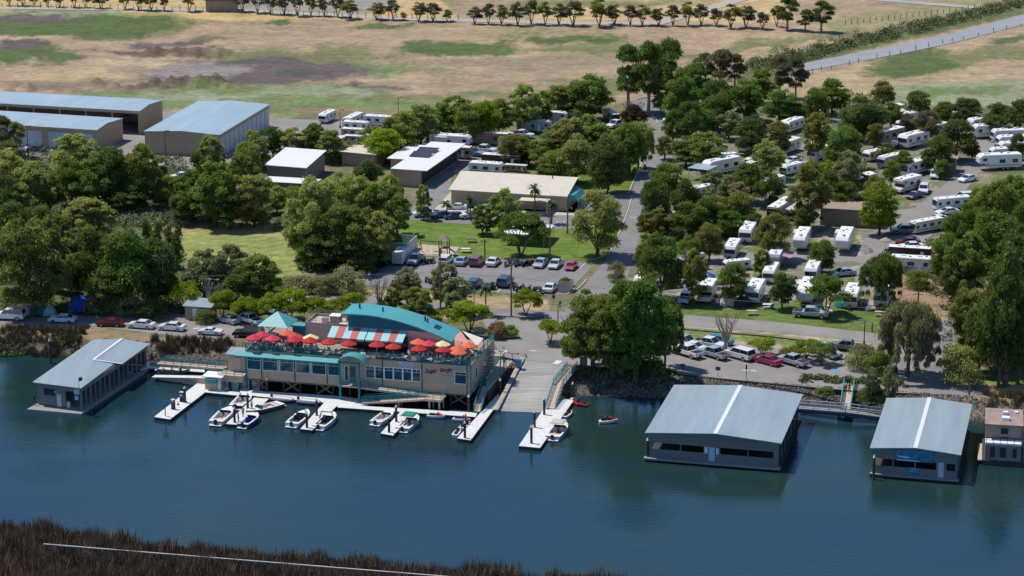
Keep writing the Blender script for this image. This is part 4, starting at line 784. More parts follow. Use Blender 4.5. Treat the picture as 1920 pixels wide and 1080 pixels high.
# steps and walks round the front: landing, long ramp, switchback
part(MB().box(15.9, 19.2, -2.0, -.003, 2.62, 2.8), 'landing', 'timberpale', rs)
def marks_text(u0, u1, z, hh, v, m, parent, seed=1):
    rr = random.Random(seed); q_ = MB(); u = u0
    while u < u1:
        w1 = rr.uniform(.5, 1.0)*hh*.7
        if rr.random() < .14: u += w1*.7; continue
        a_ = rr.choice([0, 1, 2]); q_.box(u, u+w1*.22, v-.012, v, z, z+hh*rr.uniform(.7, 1)); q_.box(u+w1*.22, u+w1*.8, v-.012, v, z+hh*(.0, .4, .72)[a_], z+hh*((.0, .4, .72)[a_]+.2)); u += w1
    return part(q_, 'lettering', m, parent)
wheel_ramp = empty('access_ramp', RO, UA, 'teal railed switchback ramp along the restaurant front down to the docks', 'ramp')
def plank(mb, p, q, wd, th=.16, m=0): return mb.bar(Vector(p)-Vector((0, 0, th/2)), Vector(q)-Vector((0, 0, th/2)), wd, th, m)
part(plank(MB(), (19.2, -1.1, 2.8), (30.4, -1.1, 2.1), 1.5, .3), 'ramp_deck', 'timberpale', wheel_ramp); part(MB().box(30.4, 33.0, -3.3, -.35, 1.8, 2.1), 'landing', 'timberpale', wheel_ramp)
part(plank(MB(), (30.4, -2.6, 2.1), (20.2, -2.9, .75), 1.3, .28), 'ramp_deck', 'timberpale', wheel_ramp)
for pts in ([(19.2, -1.85, 2.8), (30.4, -1.85, 2.1)], [(16.4, -1.95, 2.8), (19.2, -1.85, 2.8)], [(20.2, -3.5, .75), (30.4, -3.22, 2.1), (32.95, -3.25, 2.1), (32.95, -.4, 2.1)], [(20.2, -2.3, .75), (30.4, -1.95, 2.1)]): part(rail_mb(pts, 1.0, 4, 1.5, w_=.055), 'railing', 'teal', wheel_ramp)
mb = MB()
for u, v in ((31, -3), (32.6, -3), (26, -2.8), (26, -1.2), (31, -.7), (32.6, -.7)): mb.box(u-.12, u+.12, v-.12, v+.12, -1.5, 1.8 if u > 30 else 1.2)
part(mb, 'support', 'wallbeige', wheel_ramp)
for q0, q1, z, hh, m_, sd in ((25.8, 27.0, 6.66, .14, 'purple', 3), (25.5, 27.3, 6.38, .2, 'purple', 4), (25.4, 27.4, 5.98, .3, 'redletter', 5)): marks_text(q0, q1, z, hh, -.1, m_, BANNER, sd)
marks_text(32.3, 33.7, 5.05, .2, -.003, 'greyletter', rs, 6)
# left lobby, balcony and shore ramp
lb = empty('entry_lobby', RO, UA, 'small beige lobby with grey lean-to roof at the left end of the restaurant', 'annexe')
part(MB().box(-3.5, -.15, 1.3, 3.6, 2.8, 5.6), 'wall', 'wallbeige', lb); part(MB().hexa([(-3.8, .9, 5.55), (-.12, .9, 5.55), (-.12, 3.9, 5.9), (-3.8, 3.9, 5.9)], [(-3.8, .9, 5.65), (-.12, .9, 5.65), (-.12, 3.9, 6.0), (-3.8, 3.9, 6.0)]), 'roof', 'roofblue', lb)
part(MB().box(-2.1, -1.3, 1.22, 1.297, 2.9, 5.1), 'door', 'wallpink', lb); part(MB().box(-4.3, -.15, -1.2, 1.29, 2.55, 2.8), 'balcony', 'timberpale', lb); part(MB().box(-4.3, -.15, -1.26, -1.201, 1.8, 2.8), 'skirt', 'wallbeige', lb)
part(rail_mb([(-4.3, -1.1, 2.8), (-.2, -1.1, 2.8)], .9, 3, 1.4), 'railing', 'teal', lb)
mb = MB()
for u in (-4, -2.3, -.5): mb.cyl((u, -.9, -1.5), (u, -.9, 1.8), .13, n=8).cyl((u, 3, -1.5), (u, 3, 2.8), .13, n=8)
part(mb, 'pile', 'pile', lb)
sr = empty('shore_ramp', RO, UA, 'teal railed footbridge from the river bank to the left end of the restaurant', 'footbridge')
part(plank(MB(), (-4.3, 2.4, 2.9), (-16.5, 4.2, 2.35), 1.5, .25), 'ramp_deck', 'timberpale', sr)
for dv in (-.7, .7): part(rail_mb([(-4.3, 2.4+dv, 2.9), (-16.5, 4.2+dv, 2.35)], 1.05, 4, 1.6), 'railing', 'teal', sr)
part(MB().cyl((-8, 3, -1.5), (-8, 3, 2.6), .15, n=8).cyl((-12.5, 3.7, -1.5), (-12.5, 3.7, 2.4), .15, n=8), 'pile', 'pile', sr)
sk = empty('dock_ramp', RO, UA, 'pale ramp with beige skirt descending to the floating walk beside the boat shed', 'ramp')
part(MB().hexa([(-5, .4, .3), (-15.2, 1.4, .3), (-15.2, 2.5, .3), (-5, 1.6, .3)], [(-5, .4, 1.55), (-15.2, 1.4, .62), (-15.2, 2.5, .62), (-5, 1.6, 1.55)]), 'skirt', 'wallbeige', sk); part(plank(MB(), (-4.9, 1.0, 1.68), (-16.6, 2.1, .66), 1.3, .1), 'ramp_deck', 'dockwhite', sk)
# gazebo
gz_ = empty('gazebo', RW(2.4, 8.8, 6.6), UA, 'teal pyramid roofed gazebo on the left corner of the deck', 'gazebo')
mb = MB(); ap = (0, 0, 4.35); c4 = [(-2.6, -2.6, 2.45), (2.6, -2.6, 2.45), (2.6, 2.6, 2.45), (-2.6, 2.6, 2.45)]
for i in range(4): mb.face([c4[i], c4[(i+1) % 4], ap])
mb.face(c4[::-1]); part(mb, 'roof', 'tealroof', gz_)
for a, b_ in ((-2.3, -2.3), (2.3, -2.3), (2.3, 2.3), (-2.3, 2.3)): part(MB().box(a-.08, a+.08, b_-.08, b_+.08, 0, 2.45), 'post', 'white', gz_)
part(MB().cyl((-.6, -1.6, 0), (-.6, -1.6, 1.0), .1).cyl((-.6, -1.6, 1.0), (-.6, -1.6, 1.08), .9, n=16), 'bar_table', 'white', gz_)
sl = empty('shade_sail', RW(34.5, 8, 0), UA, 'pink and white triangular shade sails at the right end of the deck', 'shade sail')
part(MB().face([(-2.8, -1.0, 8.9), (.6, -2.2, 8.8), (-2.0, 2.6, 9.2)]), 'sail', mat('pink_canvas', (.62, .27, .23), .8, .08), sl); part(MB().face([(-1.9, 2.7, 9.3), (1.9, -2.4, 8.6), (2.2, .6, 8.9)]), 'sail', mat('pale_canvas', (.7, .6, .56), .8, .08), sl)
for p in ((-2.8, -1, 9), (2.2, .6, 9), (-2, 2.7, 9.4), (1.9, -2.4, 8.7)): part(MB().cyl((p[0], p[1], 6.6), p, .06, n=6), 'pole', 'dark', sl)
# ------------------------------------------------------------------ umbrellas, tables, chairs
um = empty('parasol'); mb = MB(); n = 8
for k in range(n):
    a0, a1 = [2*math.pi*j/n for j in (k, k+1)]; p0, p1 = (1.32*math.cos(a0), 1.32*math.sin(a0), 2.05), (1.32*math.cos(a1), 1.32*math.sin(a1), 2.05)
    q0, q1 = (.2*math.cos(a0), .2*math.sin(a0), 2.62), (.2*math.cos(a1), .2*math.sin(a1), 2.62)
    mb.face([p0, p1, q1, q0]); mb.face([q0, q1, (0, 0, 2.72)]); mb.face([(p0[0], p0[1], 1.9), (p1[0], p1[1], 1.9), p1, p0])
mb.build('canopy', M['canopy'], um); MB().cyl((0, 0, 0), (0, 0, 2.75), .035, n=8).build('pole', M['white'], um)
tb = empty('table'); MB().cyl((0, 0, .7), (0, 0, .76), .5, n=12).build('tabletop', M['white'], tb); MB().cyl((0, 0, 0), (0, 0, .7), .06, n=6).cyl((0, 0, 0), (0, 0, .05), .3, n=8).build('pedestal', M['dark'], tb)
RED = (.48, .02, .02); ORG = (.72, .14, .055); YEL = (.75, .68, .32); CRI = (.62, .04, .07)
ums = [(1.1, .9, CRI), (1.8, 2.9, CRI), (4.2, 1.1, CRI), (5.4, 4.6, ORG), (7.3, 3.3, CRI), (7.8, 1.2, RED), (9.8, 3.3, YEL), (10.3, 1.4, RED), (13.4, 1.5, RED), (16.6, 1.7, RED), (21.2, 1.7, RED), (23.9, 1.6, RED), (27.1, 4.6, ORG), (28.9, 4.4, CRI), (31.0, 4.9, YEL), (28.0, 1.6, RED), (31.9, 1.9, RED), (34.0, 3.1, ORG), (35.2, 5.0, ORG), (34.6, 1.2, ORG)]
ul = ['crimson parasol at the left front corner of the deck', 'faded crimson parasol behind the corner one below the gazebo', 'crimson parasol third along the front rail from the left', 'large orange parasol in front of the gazebo right post', 'pinkish crimson parasol between the orange and pale yellow ones', 'bright red parasol at the rail below the large orange one', 'pale yellow parasol left of the striped awnings', 'bright red parasol just in front of the left yellow one', 'red parasol under the left end of the striped awning', 'red parasol below the middle of the left striped awning', 'red parasol below the left part of the right striped awning', 'red parasol below the right part of the right striped awning', 'dull orange parasol against the pinkish wall', 'crimson parasol between the dull orange and the right yellow one', 'pale yellow parasol near the low end of the teal roof', 'red parasol at the rail in front of the dull orange one', 'red parasol at the rail in front of the right yellow one', 'orange parasol in the middle of the right corner cluster', 'rearmost orange parasol in the right corner cluster', 'orange parasol at the rail in the right corner of the deck']
rd = random.Random(4); TBL = []
for (u, v, c), l in zip(ums, ul):
    j = rd.uniform(.92, 1.06); place(um, RW(u, v, 6.62), rd.random(), (1, 1, rd.uniform(.96, 1.04)), l, 'parasol', 'parasols on the restaurant deck', {'canopy': tuple(q*j for q in c)})
    TBL.append(place(tb, RW(u+.02, v, 6.61), 0))
for u, v in ((12, .9), (15, 1), (19, 1.1), (25.8, 1.2), (30, 1.0), (6, .9), (3, 3.4)): TBL.append(place(tb, RW(u, v, 6.61), 0))
number(TBL, '{n} round white cafe table from the left on the restaurant deck', 'table', 'tables on the restaurant deck')
ch = empty('chair'); mb = MB(); mb.box(-.22, .22, -.22, .22, .43, .47).build('seat', M['plain'], ch); MB().box(-.22, .22, .19, .23, .47, .92).build('backrest', M['plain'], ch); mb = MB()
for a in (-.2, .2):
    for b_ in (-.2, .2): mb.box(a-.02, a+.02, b_-.02, b_+.02, 0, .43)
mb.build('legs', M['dark'], ch)
# ------------------------------------------------------------------ people
def person_mesh(name, pose='stand', hat=False):
    J = []; E_ = []; Rr = []
    def j(p, r_, par=None): J.append(p); Rr.append(r_); k = len(J)-1; (E_.append((par, k)) if par is not None else None); return k
    zt = 0 if pose == 'stand' else (-.44 if pose == 'sit' else -.3)
    pel = j((0, 0, .95+zt), .135); bel = j((0, .01, 1.12+zt), .13, pel); che = j((0, 0, 1.33+zt), .15, bel); nk = j((0, 0, 1.50+zt), .055, che); hd = j((0, -.01, 1.60+zt), .09, nk); tp = j((0, 0, 1.72+zt), .075, hd); j((0, -.11, 1.62+zt), .018, hd)
    for s_ in (-1, 1):
        sh = j((s_*.19, 0, 1.42+zt), .06, che)
        if pose == 'stand': el = j((s_*.25, .02, 1.15), .045, sh); wr = j((s_*.27, -.06, .90), .03, el); dh = (0, -.25, -.95)
        else: el = j((s_*.26, -.08, 1.18+zt), .045, sh); wr = j((s_*.16, -.34, 1.15+zt), .03, el); dh = (0, -1, 0)
        w0 = J[wr]; pm = j((w0[0]+dh[0]*.07, w0[1]+dh[1]*.07, w0[2]+dh[2]*.07), .032, wr)
        for q, (o_, L) in enumerate(((-.03, .08), (-.01, .095), (.01, .09), (.03, .07))): f1 = j((J[pm][0]+o_, J[pm][1]+dh[1]*L*.6, J[pm][2]+dh[2]*L*.6), .009, pm); j((J[f1][0], J[f1][1]+dh[1]*L*.4-.015, J[f1][2]+dh[2]*L*.4), .008, f1)
        j((J[pm][0]-s_*.045, J[pm][1]+dh[1]*.03-.02, J[pm][2]+dh[2]*.03), .010, pm)
        hp = j((s_*.1, 0, .88+zt), .095, pel)
        if pose == 'stand': kn = j((s_*.12, -.03, .5), .06, hp); an = j((s_*.12, .02, .08), .04, kn)
        else: kn = j((s_*.16, -.42, .92+zt), .065, hp); an = j((s_*.16, -.42, .48+zt), .04, kn)
        j((J[an][0], J[an][1]-.15, J[an][2]-.04), .035, an)
    me = bpy.data.meshes.new('t'); me.from_pydata(J, E_, []); o = bpy.data.objects.new('t', me); C.objects.link(o)
    sk_ = o.modifiers.new('s', 'SKIN'); o.modifiers.new('u', 'SUBSURF').levels = 1
    for k, v in enumerate(me.skin_vertices[0].data): v.radius = (Rr[k], Rr[k]*(.72 if k in (1, 2) else 1)); v.use_root = (k == 0)
    bpy.context.view_layer.update(); m2 = bpy.data.meshes.new_from_object(o.evaluated_get(bpy.context.evaluated_depsgraph_get())); bpy.data.objects.remove(o)
    for mt in ('plain', 'skin', 'denim', 'hair'): m2.materials.append(M[mt])
    for f in m2.polygons:
        c = f.center; z = c.z-zt
        f.material_index = 3 if (z > 1.66 or (z > 1.54 and c.y > .03)) else 1 if z > 1.49 else (1 if (abs(c.x) > .22 and z < 1.2) or (pose != 'stand' and c.y < -.24 and z > 1.02) else (2 if z < .98 and (z > .42 if pose == 'stand' else True) else (1 if z < .42 else 0)))
        if pose != 'stand' and z < .75: f.material_index = 1
    m2.name = name; return m2
PS = link('person', person_mesh('person', 'stand')); PT = link('person', person_mesh('seated_person', 'sit')); PR = link('person', person_mesh('riding_person', 'ride'))
SH = [(.75, .75, .75), (.6, .1, .1), (.1, .12, .3), (.05, .05, .06), (.7, .6, .5), (.2, .35, .5), (.75, .7, .7), (.45, .1, .2), (.8, .8, .8), (.12, .25, .15)]; SN = ['white', 'red', 'navy blue', 'black', 'beige', 'light blue', 'off white', 'maroon', 'bright white', 'green']
def person(proto, loc, rz, ci, label=None, group=None): return place(proto, loc, rz, label=label, cat='person', group=group, cols={'person': SH[ci]})
dp = {}; dc = []
for u, v, c in ums+[(12, .9, 0), (15, 1, 0), (19, 1.1, 0), (25.8, 1.2, 0), (30, 1.0, 0), (6, .9, 0), (3, 3.4, 0)]:
    near = v < 3.5
    for k in range(4 if (u < 8 or u > 27) else 3):
        a = k*1.571+rd.uniform(-.3, .3)+.4; du, dv = math.cos(a)*.85, math.sin(a)*.85
        if not (.35 < v+dv < 5.6 or u < 8) or u+du > 36.3 or u+du < .4 or v+dv < .35: continue
        rz = UA+a-math.pi/2; q = place(ch, RW(u+du, v+dv, 6.61), rz, cols={'seat': (.6, .6, .6) if u > 25 else (.12, .1, .1), 'backrest': (.6, .6, .6) if u > 25 else (.12, .1, .1)}); dc.append(q)
        if rd.random() < (.82 if u < 9 or u > 29 else .5):
            ci = rd.randrange(10); o = person(PT, RW(u+du*1.0, v+dv*1.0, 6.61), rz, ci); dp.setdefault(ci, []).append(o)
number(dc, '{n} deck chair from the left at the cafe tables on the restaurant deck', 'chair', 'chairs at the deck tables')
for ci, os_ in dp.items(): number(os_, '{n} person from the left seated on the deck in a '+SN[ci]+' top', 'person', 'diners seated on the restaurant deck')
sp = {}
for k in range(26): ci = rd.randrange(10); sp.setdefault(ci, []).append(person(PS, RW(rd.choice([rd.uniform(1, 9), rd.uniform(25.5, 36)]), rd.uniform(.6, 3.2), 6.61), rd.uniform(0, 6.28), ci))
for ci, os_ in sp.items(): number(os_, '{n} person from the left standing on the deck in a '+SN[ci]+' top', 'person', 'people standing on the restaurant deck')
# ------------------------------------------------------------------ docks, ramp and piles
def dock(pts, label, m='dockwhite', z=.5, cat='dock', name='floating_dock', lift=0):
    P0 = P(*pts[0], z); o = empty(name, (P0.x, P0.y, 0), 0, label, cat, 'floating docks of the marina')
    pp = [P(x, y, z)-Vector((P0.x, P0.y, 0)) for x, y in pts]; pl_ = [(p.x, p.y) for p in pp]
    part(MB().prism(pl_, z-.08+lift, z+lift), 'deck', m, o); part(MB().prism(pl_, -.3, z-.081+lift), 'float', 'dockside', o); return o
dock([(289, 781.5), (319, 786), (402, 722), (378, 712)], 'white fuel dock with a teal sign left of the restaurant')
dock([(383, 729), (386, 735.5), (450, 742), (449, 735.5)], 'short white cross dock between the fuel dock and the boat slips', lift=.01)
dock([(450, 731), (640, 743), (690, 750), (690, 760), (635, 760), (610, 755), (480, 743), (450, 737)], 'shaded floating walk below the restaurant windows', 'dockwhite', lift=.02)
dock([(632, 756.5), (690, 762), (895, 774), (891.7, 782), (690, 768), (633, 764)], 'long white floating walk in front of the restaurant right half', lift=.03)
dock([(476, 746), (504, 748), (451.5, 797), (423.5, 795)], 'white finger dock with four boats tied to it', lift=.04)
dock([(608, 755), (636, 757), (585.5, 807), (563, 804.5)], 'white finger dock between two blue and white ski boats', lift=.045)
dock([(751, 772), (777.5, 775), (736.7, 817), (713.5, 813)], 'white finger dock beside the green topped boat', lift=.05)
dock([(933, 739), (946, 740), (882.5, 825.5), (857, 821.7)], 'long white dock along the left side of the boat ramp', lift=.02)
dock([(972.7, 836), (1012.4, 840), (1075.5, 751), (1060, 748), (1022, 763)], 'wide white dock along the right side of the boat ramp', lift=.02)
dock([(270, 686), (276, 690), (385, 698), (384, 693)], 'narrow floating walk behind the aluminium skiff')
rp = MB(); a, b_, c_, d_ = P(984.7, 677, LZ+.05), P(1059, 682, LZ+.05), P(1022, 773, 0), P(936.6, 769.8, 0)
e1, e2 = d_+(d_-a)*.45, c_+(c_-b_)*.45; rp.hexa([x-Vector((0, 0, .3)) for x in (e1, e2, b_, a)], [e1, e2, b_, a])
tag(rp.build('boat_ramp', M['concrete']), 'broad streaked concrete boat ramp running down into the river', kind='structure')
gr = MB()
for k in range(46): p, q = a.lerp(e1, k/46), b_.lerp(e2, k/46); gr.bar(p+Vector((.1, 0, .012)), q+Vector((-.1, 0, .012)), .05, .02)
tag(gr.build('ramp_grooves', mat('groove', (.2, .19, .175), .9, .2)), kind='structure')
cw = empty('ramp_kerb_wall', (0, 0, 0), label='pale concrete kerb wall with timber rail along the left edge of the boat ramp', cat='wall')
p, q = P(984.5, 674, LZ), P(934, 772, .1); s_ = Vector((-.25, 0, 0)); part(MB().bar(p+s_+Vector((0, 0, .1)), q+s_+Vector((0, 0, .1)), .45, .5), 'kerb', 'concrete', cw); part(MB().bar(p+s_*2.4+Vector((0, 0, .2)), q+s_*2.4+Vector((0, 0, .2)), .25, .3), 'rail', 'timberpale', cw)
# walkways each side of the ramp
wk = empty('ramp_walkway', RO, UA, 'pale timber walkway with thin railing between restaurant and boat ramp', 'walkway')
part(MB().hexa([(37.7, 3.0, 2.3), (38.9, 3.0, 2.3), (39.0, 18.3, 2.3), (36.9, 18.3, 2.3)], [(37.7, 3.0, 2.5), (38.9, 3.0, 2.5), (39.0, 18.3, 2.5), (36.9, 18.3, 2.5)]), 'deck', 'timberpale', wk)
part(rail_mb([(38.9, 3.0, 2.5), (39.0, 18.3, 2.5)], 1.05, 2, 1.9, w_=.05), 'railing', 'teal', wk); part(rail_mb([(37.7, 3.0, 2.5), (36.9, 18.3, 2.5)], 1.05, 2, 1.9, w_=.05), 'railing', 'teal', wk)
mb = MB()
for v in (3.4, 6, 9, 12): mb.cyl((37.8, v, -1), (37.8, v, 2.3), .14, n=8).cyl((38.8, v, -1), (38.8, v, 2.3), .14, n=8)
mb.box(38.7, 38.85, 3.2, 16, .1, 2.29); part(mb, 'pile_wall', 'pile', wk)
gw = empty('gangway', RO, UA, 'steep white gangway with teal rails down to the dock corner', 'gangway')
part(plank(MB(), (38.3, 3.0, 2.5), (38.65, -3.0, .68), 1.0, .12), 'deck', 'timberpale', gw)
for du in (-.55, .55): part(rail_mb([(38.3+du, 3.0, 2.5), (38.65+du, -3.0, .68)], 1.0, 3, 1.2), 'railing', 'teal', gw)
rg = empty('ramp_gangway', (0, 0, 0), label='tan gangway with teal railings on the right side of the boat ramp', cat='gangway')
A_, B_, C_ = P(1073, 690, LZ+.1), P(1047, 722, 2.0), P(1032, 766, .62)
part(MB().bar(A_, B_, 1.6, .15).bar(B_, C_, 1.4, .14), 'deck', 'timberpale', rg)
for dx in (-.8, .8):
    o_ = Vector((dx, 0, 0)); part(rail_mb([A_+o_, B_+o_], 1.1, 4, 1.6, w_=.07), 'railing', 'teal', rg); part(rail_mb([B_+o_*.9, C_+o_*.9], 1.0, 3 if dx < 0 else 2, 1.3, w_=.06), 'railing', 'teal', rg)
part(MB().box(A_.x+1.2, A_.x+2.4, A_.y-.3, A_.y-.15, LZ, LZ+2.0), 'kiosk_panel', 'wallgrey', rg); part(MB().cyl((A_.x+3, A_.y, LZ), (A_.x+3, A_.y, LZ+2.4), .1, n=8), 'post', 'teal', rg)
piles = [(347, 755, 725), (342.5, 752, 735), (324.5, 768, 750), (464.7, 768, 737), (440, 793, 763.5), (593.8, 780, 747.5), (575.5, 803, 772.5), (743, 791.7, 760), (729.5, 811.7, 781), (879, 772.5, 741), (938, 741.5, 710), (871.7, 821.7, 790), (996.3, 832, 798), (1002.3, 802, 770), (1020.4, 778, 745.7), (1073.8, 745, 717), (95, 676, 635), (1214, 857, 822), (1638, 893, 854), (500, 735, 710), (293, 702, 692)]
pp_ = empty('dock_pile'); MB().cyl((0, 0, -1.5), (0, 0, 1), .2, .2, n=10).build('shaft', M['pile'], pp_); MB().cyl((0, 0, 1), (0, 0, 1.13), .22, .06, n=10).build('cap', M['white'], pp_)
pls = []
for x, yb, yt in piles:
    p = P(x, yb, .45); h_ = hgt(yt, yb, .45)+.45; o = place(pp_, (p.x, p.y, 0)); pls.append(o)
    for c in kids(o):
        if c.name.startswith('shaft'): c.scale = (1, 1, 1)
    o.scale = (1, 1, h_/1.1)
number(pls, '{n} dark round mooring pile from the left with a white cap', 'pile', 'mooring piles of the marina')
# fuel shack, pumps, sign
def at_px(x, y, z=.5): return P(x, y, z)
fs = empty('fuel_kiosk', at_px(405, 728, .5), UA, 'small beige fuel kiosk with pale flat roof on the dock', 'kiosk')
part(MB().box(-1.5, 1.2, -.9, 1.2, 0, 2.1), 'wall', 'wallbeige', fs); part(MB().box(-1.9, 1.5, -1.3, 1.7, 2.1, 2.25), 'roof', 'rvroof', fs); part(MB().box(-1.2, .6, -1.5, -.95, 1.2, 1.9), 'counter_awning', 'tealroof', fs); part(MB().box(.7, 1.15, -.95, -.903, 0, 1.9), 'door', 'white', fs)
pm = empty('fuel_pump', at_px(325, 767), UA); MB().box(-.3, .3, -.2, .2, 0, 1.5, tx=.04).build('cabinet', M['dark'], pm); MB().box(-.32, .32, -.22, .22, 1.5, 1.6).build('top', M['white'], pm); MB().box(-.2, .2, -.23, -.2, .9, 1.3).build('display', M['doorblue'], pm)
tag(pm, 'grey fuel pump with white top in the middle of the fuel dock', 'fuel pump'); KIDS.pop(pm.name, None)
place(pm, at_px(325, 767), UA, label='grey fuel pump with white top in the middle of the fuel dock', cat='fuel pump'); place(pm, at_px(341, 753), UA, label='shorter grey pump beside the pile on the fuel dock', cat='fuel pump')
sgn = empty('dock_sign', at_px(310, 780), UA, 'teal square sign on a post at the outer end of the fuel dock', 'sign'); part(MB().box(-.06, .06, -.06, .06, 0, 1.9), 'post', 'pile', sgn); pn = part(MB().box(-.5, .5, -.1, -.061, 1.6, 2.5), 'sign_panel', 'tealroof', sgn); marks_text(-.4, .4, 2.15, .16, -.1, 'white', pn, 10); marks_text(-.35, .35, 1.85, .12, -.1, 'white', pn, 11)
part_cone = empty('traffic_cone', at_px(334, 759)); MB().cyl((0, 0, 0), (0, 0, .6), .16, .03, n=8).box(-.2, .2, -.2, .2, 0, .04).build('cone', mat('cone_orange', (.5, .12, .05), .7), part_cone); tag(part_cone, 'small dull orange cone between the pumps on the fuel dock', 'cone')
# ------------------------------------------------------------------ floating boat sheds
def shed_frame(fl, ang, label, name='boat_shed'):
    return empty(name, (fl[0], fl[1], 0), ang, label, 'boat shed')
def boat_shed(fl, w_, L, eave, ridge, ux, label, ang=UA, glassy=0):
    o = shed_frame(fl, ang, label); ov = .45
    mb = MB()
    for x0, x1, z0, z1 in ((-ov, ux, eave, ridge), (ux, w_+ov, ridge, eave)): mb.hexa([(x0, -ov, z0-.1), (x1, -ov, z1-.1), (x1, L+ov, z1-.1), (x0, L+ov, z0-.1)], [(x0, -ov, z0), (x1, -ov, z1), (x1, L+ov, z1), (x0, L+ov, z0)])
    part(mb, 'roof', 'roofblue', o)
    sl1, sl2 = (ridge-eave)/(ux+ov), (ridge-eave)/(w_+ov-ux)
    part(MB().hexa([(ux-.3, -ov-.02, ridge-.3*sl1+.005), (ux+.3, -ov-.02, ridge-.3*sl2+.005), (ux+.3, L+ov+.02, ridge-.3*sl2+.005), (ux-.3, L+ov+.02, ridge-.3*sl1+.005)], [(ux-.3, -ov-.02, ridge+.05-.3*sl1), (ux+.3, -ov-.02, ridge+.05-.3*sl2), (ux+.3, L+ov+.02, ridge+.05-.3*sl2), (ux-.3, L+ov+.02, ridge+.05-.3*sl1)]), 'ridge_cap', 'ridge', o)
    part(MB().box(-ov-.03, w_+ov+.03, -ov-.06, -ov-.003, eave-.16, eave-.1), 'eave_trim', 'teal', o)
    part(MB().box(-.3, w_+.3, -.3, L+.3, -.3, .35), 'float', 'dockside', o)
    return o
A1 = (19.9, 346.8); W1, L1 = 19.1, 22.8
b1 = boat_shed(A1, W1, L1, 4.3, 5.0, 9.9, 'large grey floating boat shed with pale blue gable roof right of the ramp'); wl = lambda u: 4.2+(.7*min(u/9.9, (W1-u)/(W1-9.9)))
def wallstrip(mb, u0, u1, z0, z1, v0=0, v1=.12):
    zt = (lambda u: wl(u)-.02) if z1 is None else (lambda u: z1)
    mb.hexa([(u0, v0, z0), (u1, v0, z0), (u1, v1, z0), (u0, v1, z0)], [(u0, v0, zt(u0)), (u1, v0, zt(u1)), (u1, v1, zt(u1)), (u0, v1, zt(u0))])
mb = MB(); wallstrip(mb, 0, 9.9, 2.75, None); wallstrip(mb, 9.9, W1, 2.75, None); wallstrip(mb, 0, W1, .55, 1.75); 
for u0, u1 in ((0, .55), (4.7, 4.85), (8.2, 8.9), (9.9, 10.6), (14.6, 14.75), (18.4, W1)): wallstrip(mb, u0, u1, 1.75, 2.75)
mb.box(0, .12, .12, L1, 2.0, 4.15).box(W1-.12, W1, .12, L1, 3.4, 4.15).box(.12, W1-.12, L1-.12, L1, .5, 4.15); part(mb, 'wall', 'wallgrey', b1)
part(MB().box(8.95, 9.85, -.03, .05, .6, 2.7), 'door', 'doorblue', b1); part(MB().box(8.3, 8.8, -.04, -.003, 1.7, 2.7).box(10.0, 10.4, -.04, -.003, 1.7, 2.6), 'notice_board', 'white', b1)
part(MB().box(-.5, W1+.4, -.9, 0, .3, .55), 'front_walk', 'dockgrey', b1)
mb = MB()
for k in range(7): mb.box(W1-.2, W1, 1+k*3.4, 1.2+k*3.4, .35, 3.4)
part(mb, 'side_post', 'wallgrey', b1)
A2 = (51.75, 340.0); W2, L2 = 12.0, 23.0
b2 = boat_shed(A2, W2, L2, 4.3, 4.85, 6.0, 'grey floating boat shed with blue banner on its gable near the right edge'); wl = lambda u: 4.2+(.55*min(u/6.0, (W2-u)/6.0))
mb = MB(); wallstrip(mb, 0, 6, 2.7, None); wallstrip(mb, 6, W2, 2.7, None); wallstrip(mb, 0, W2, .5, 1.6)
for u0, u1 in ((0, .3), (2.85, 3.0), (5.95, 6.1), (9.0, 9.3), (10.1, 10.45), (11.7, 12)): wallstrip(mb, u0, u1, 1.6, 2.7)
mb.box(0, .12, .12, L2, 2.0, 4.15).box(W2-.12, W2, .12, L2, 3.3, 4.15).box(.12, W2-.12, L2-.12, L2, .5, 4.15); part(mb, 'wall', 'wallgrey', b2); part(MB().box(9.3, 10.1, -.03, .05, .55, 2.75), 'door', 'doorblue', b2)
part(MB().box(-.05, .1, -.05, -.003, .5, 4.2).box(W2-.1, W2+.05, -.05, -.003, .5, 4.2), 'corner_trim', 'teal', b2); M['banner'] = mat('blue_banner', (.03, .22, .36), .5, .5, .8); M['paleletter'] = mat('pale_lettering', (.5, .68, .76), .6, .1)
bn = part(MB().box(3.3, 8.5, -.09, -.03, 2.62, 4.28), 'banner', 'banner', b2); marks_text(3.45, 8.3, 3.95, .25, -.09, 'paleletter', bn, 7)
part(MB().hexa([(3.6, -.115, 3.2), (5.0, -.115, 3.1), (4.9, -.095, 3.1), (3.7, -.095, 3.2)], [(3.5, -.115, 3.38), (5.3, -.115, 3.28), (5.3, -.095, 3.28), (3.5, -.095, 3.38)]), 'boat_picture', 'white', bn)
part(MB().box(3.4, 6.6, -.11, -.091, 2.68, 2.8), 'bottom_stripe', 'white', bn); sb = part(MB().box(5.1, 6.7, -.06, -.003, .7, 1.7), 'small_sign', 'banner', b2); marks_text(5.2, 6.6, 1.38, .2, -.06, 'paleletter', sb, 8); marks_text(5.2, 6.6, 1.05, .14, -.06, 'paleletter', sb, 9)
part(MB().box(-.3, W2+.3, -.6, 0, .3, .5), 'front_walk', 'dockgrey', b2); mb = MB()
for k in range(7): mb.box(W2-.2, W2, 1+k*3.4, 1.2+k*3.4, .35, 3.4)
part(mb, 'side_post', 'wallgrey', b2)
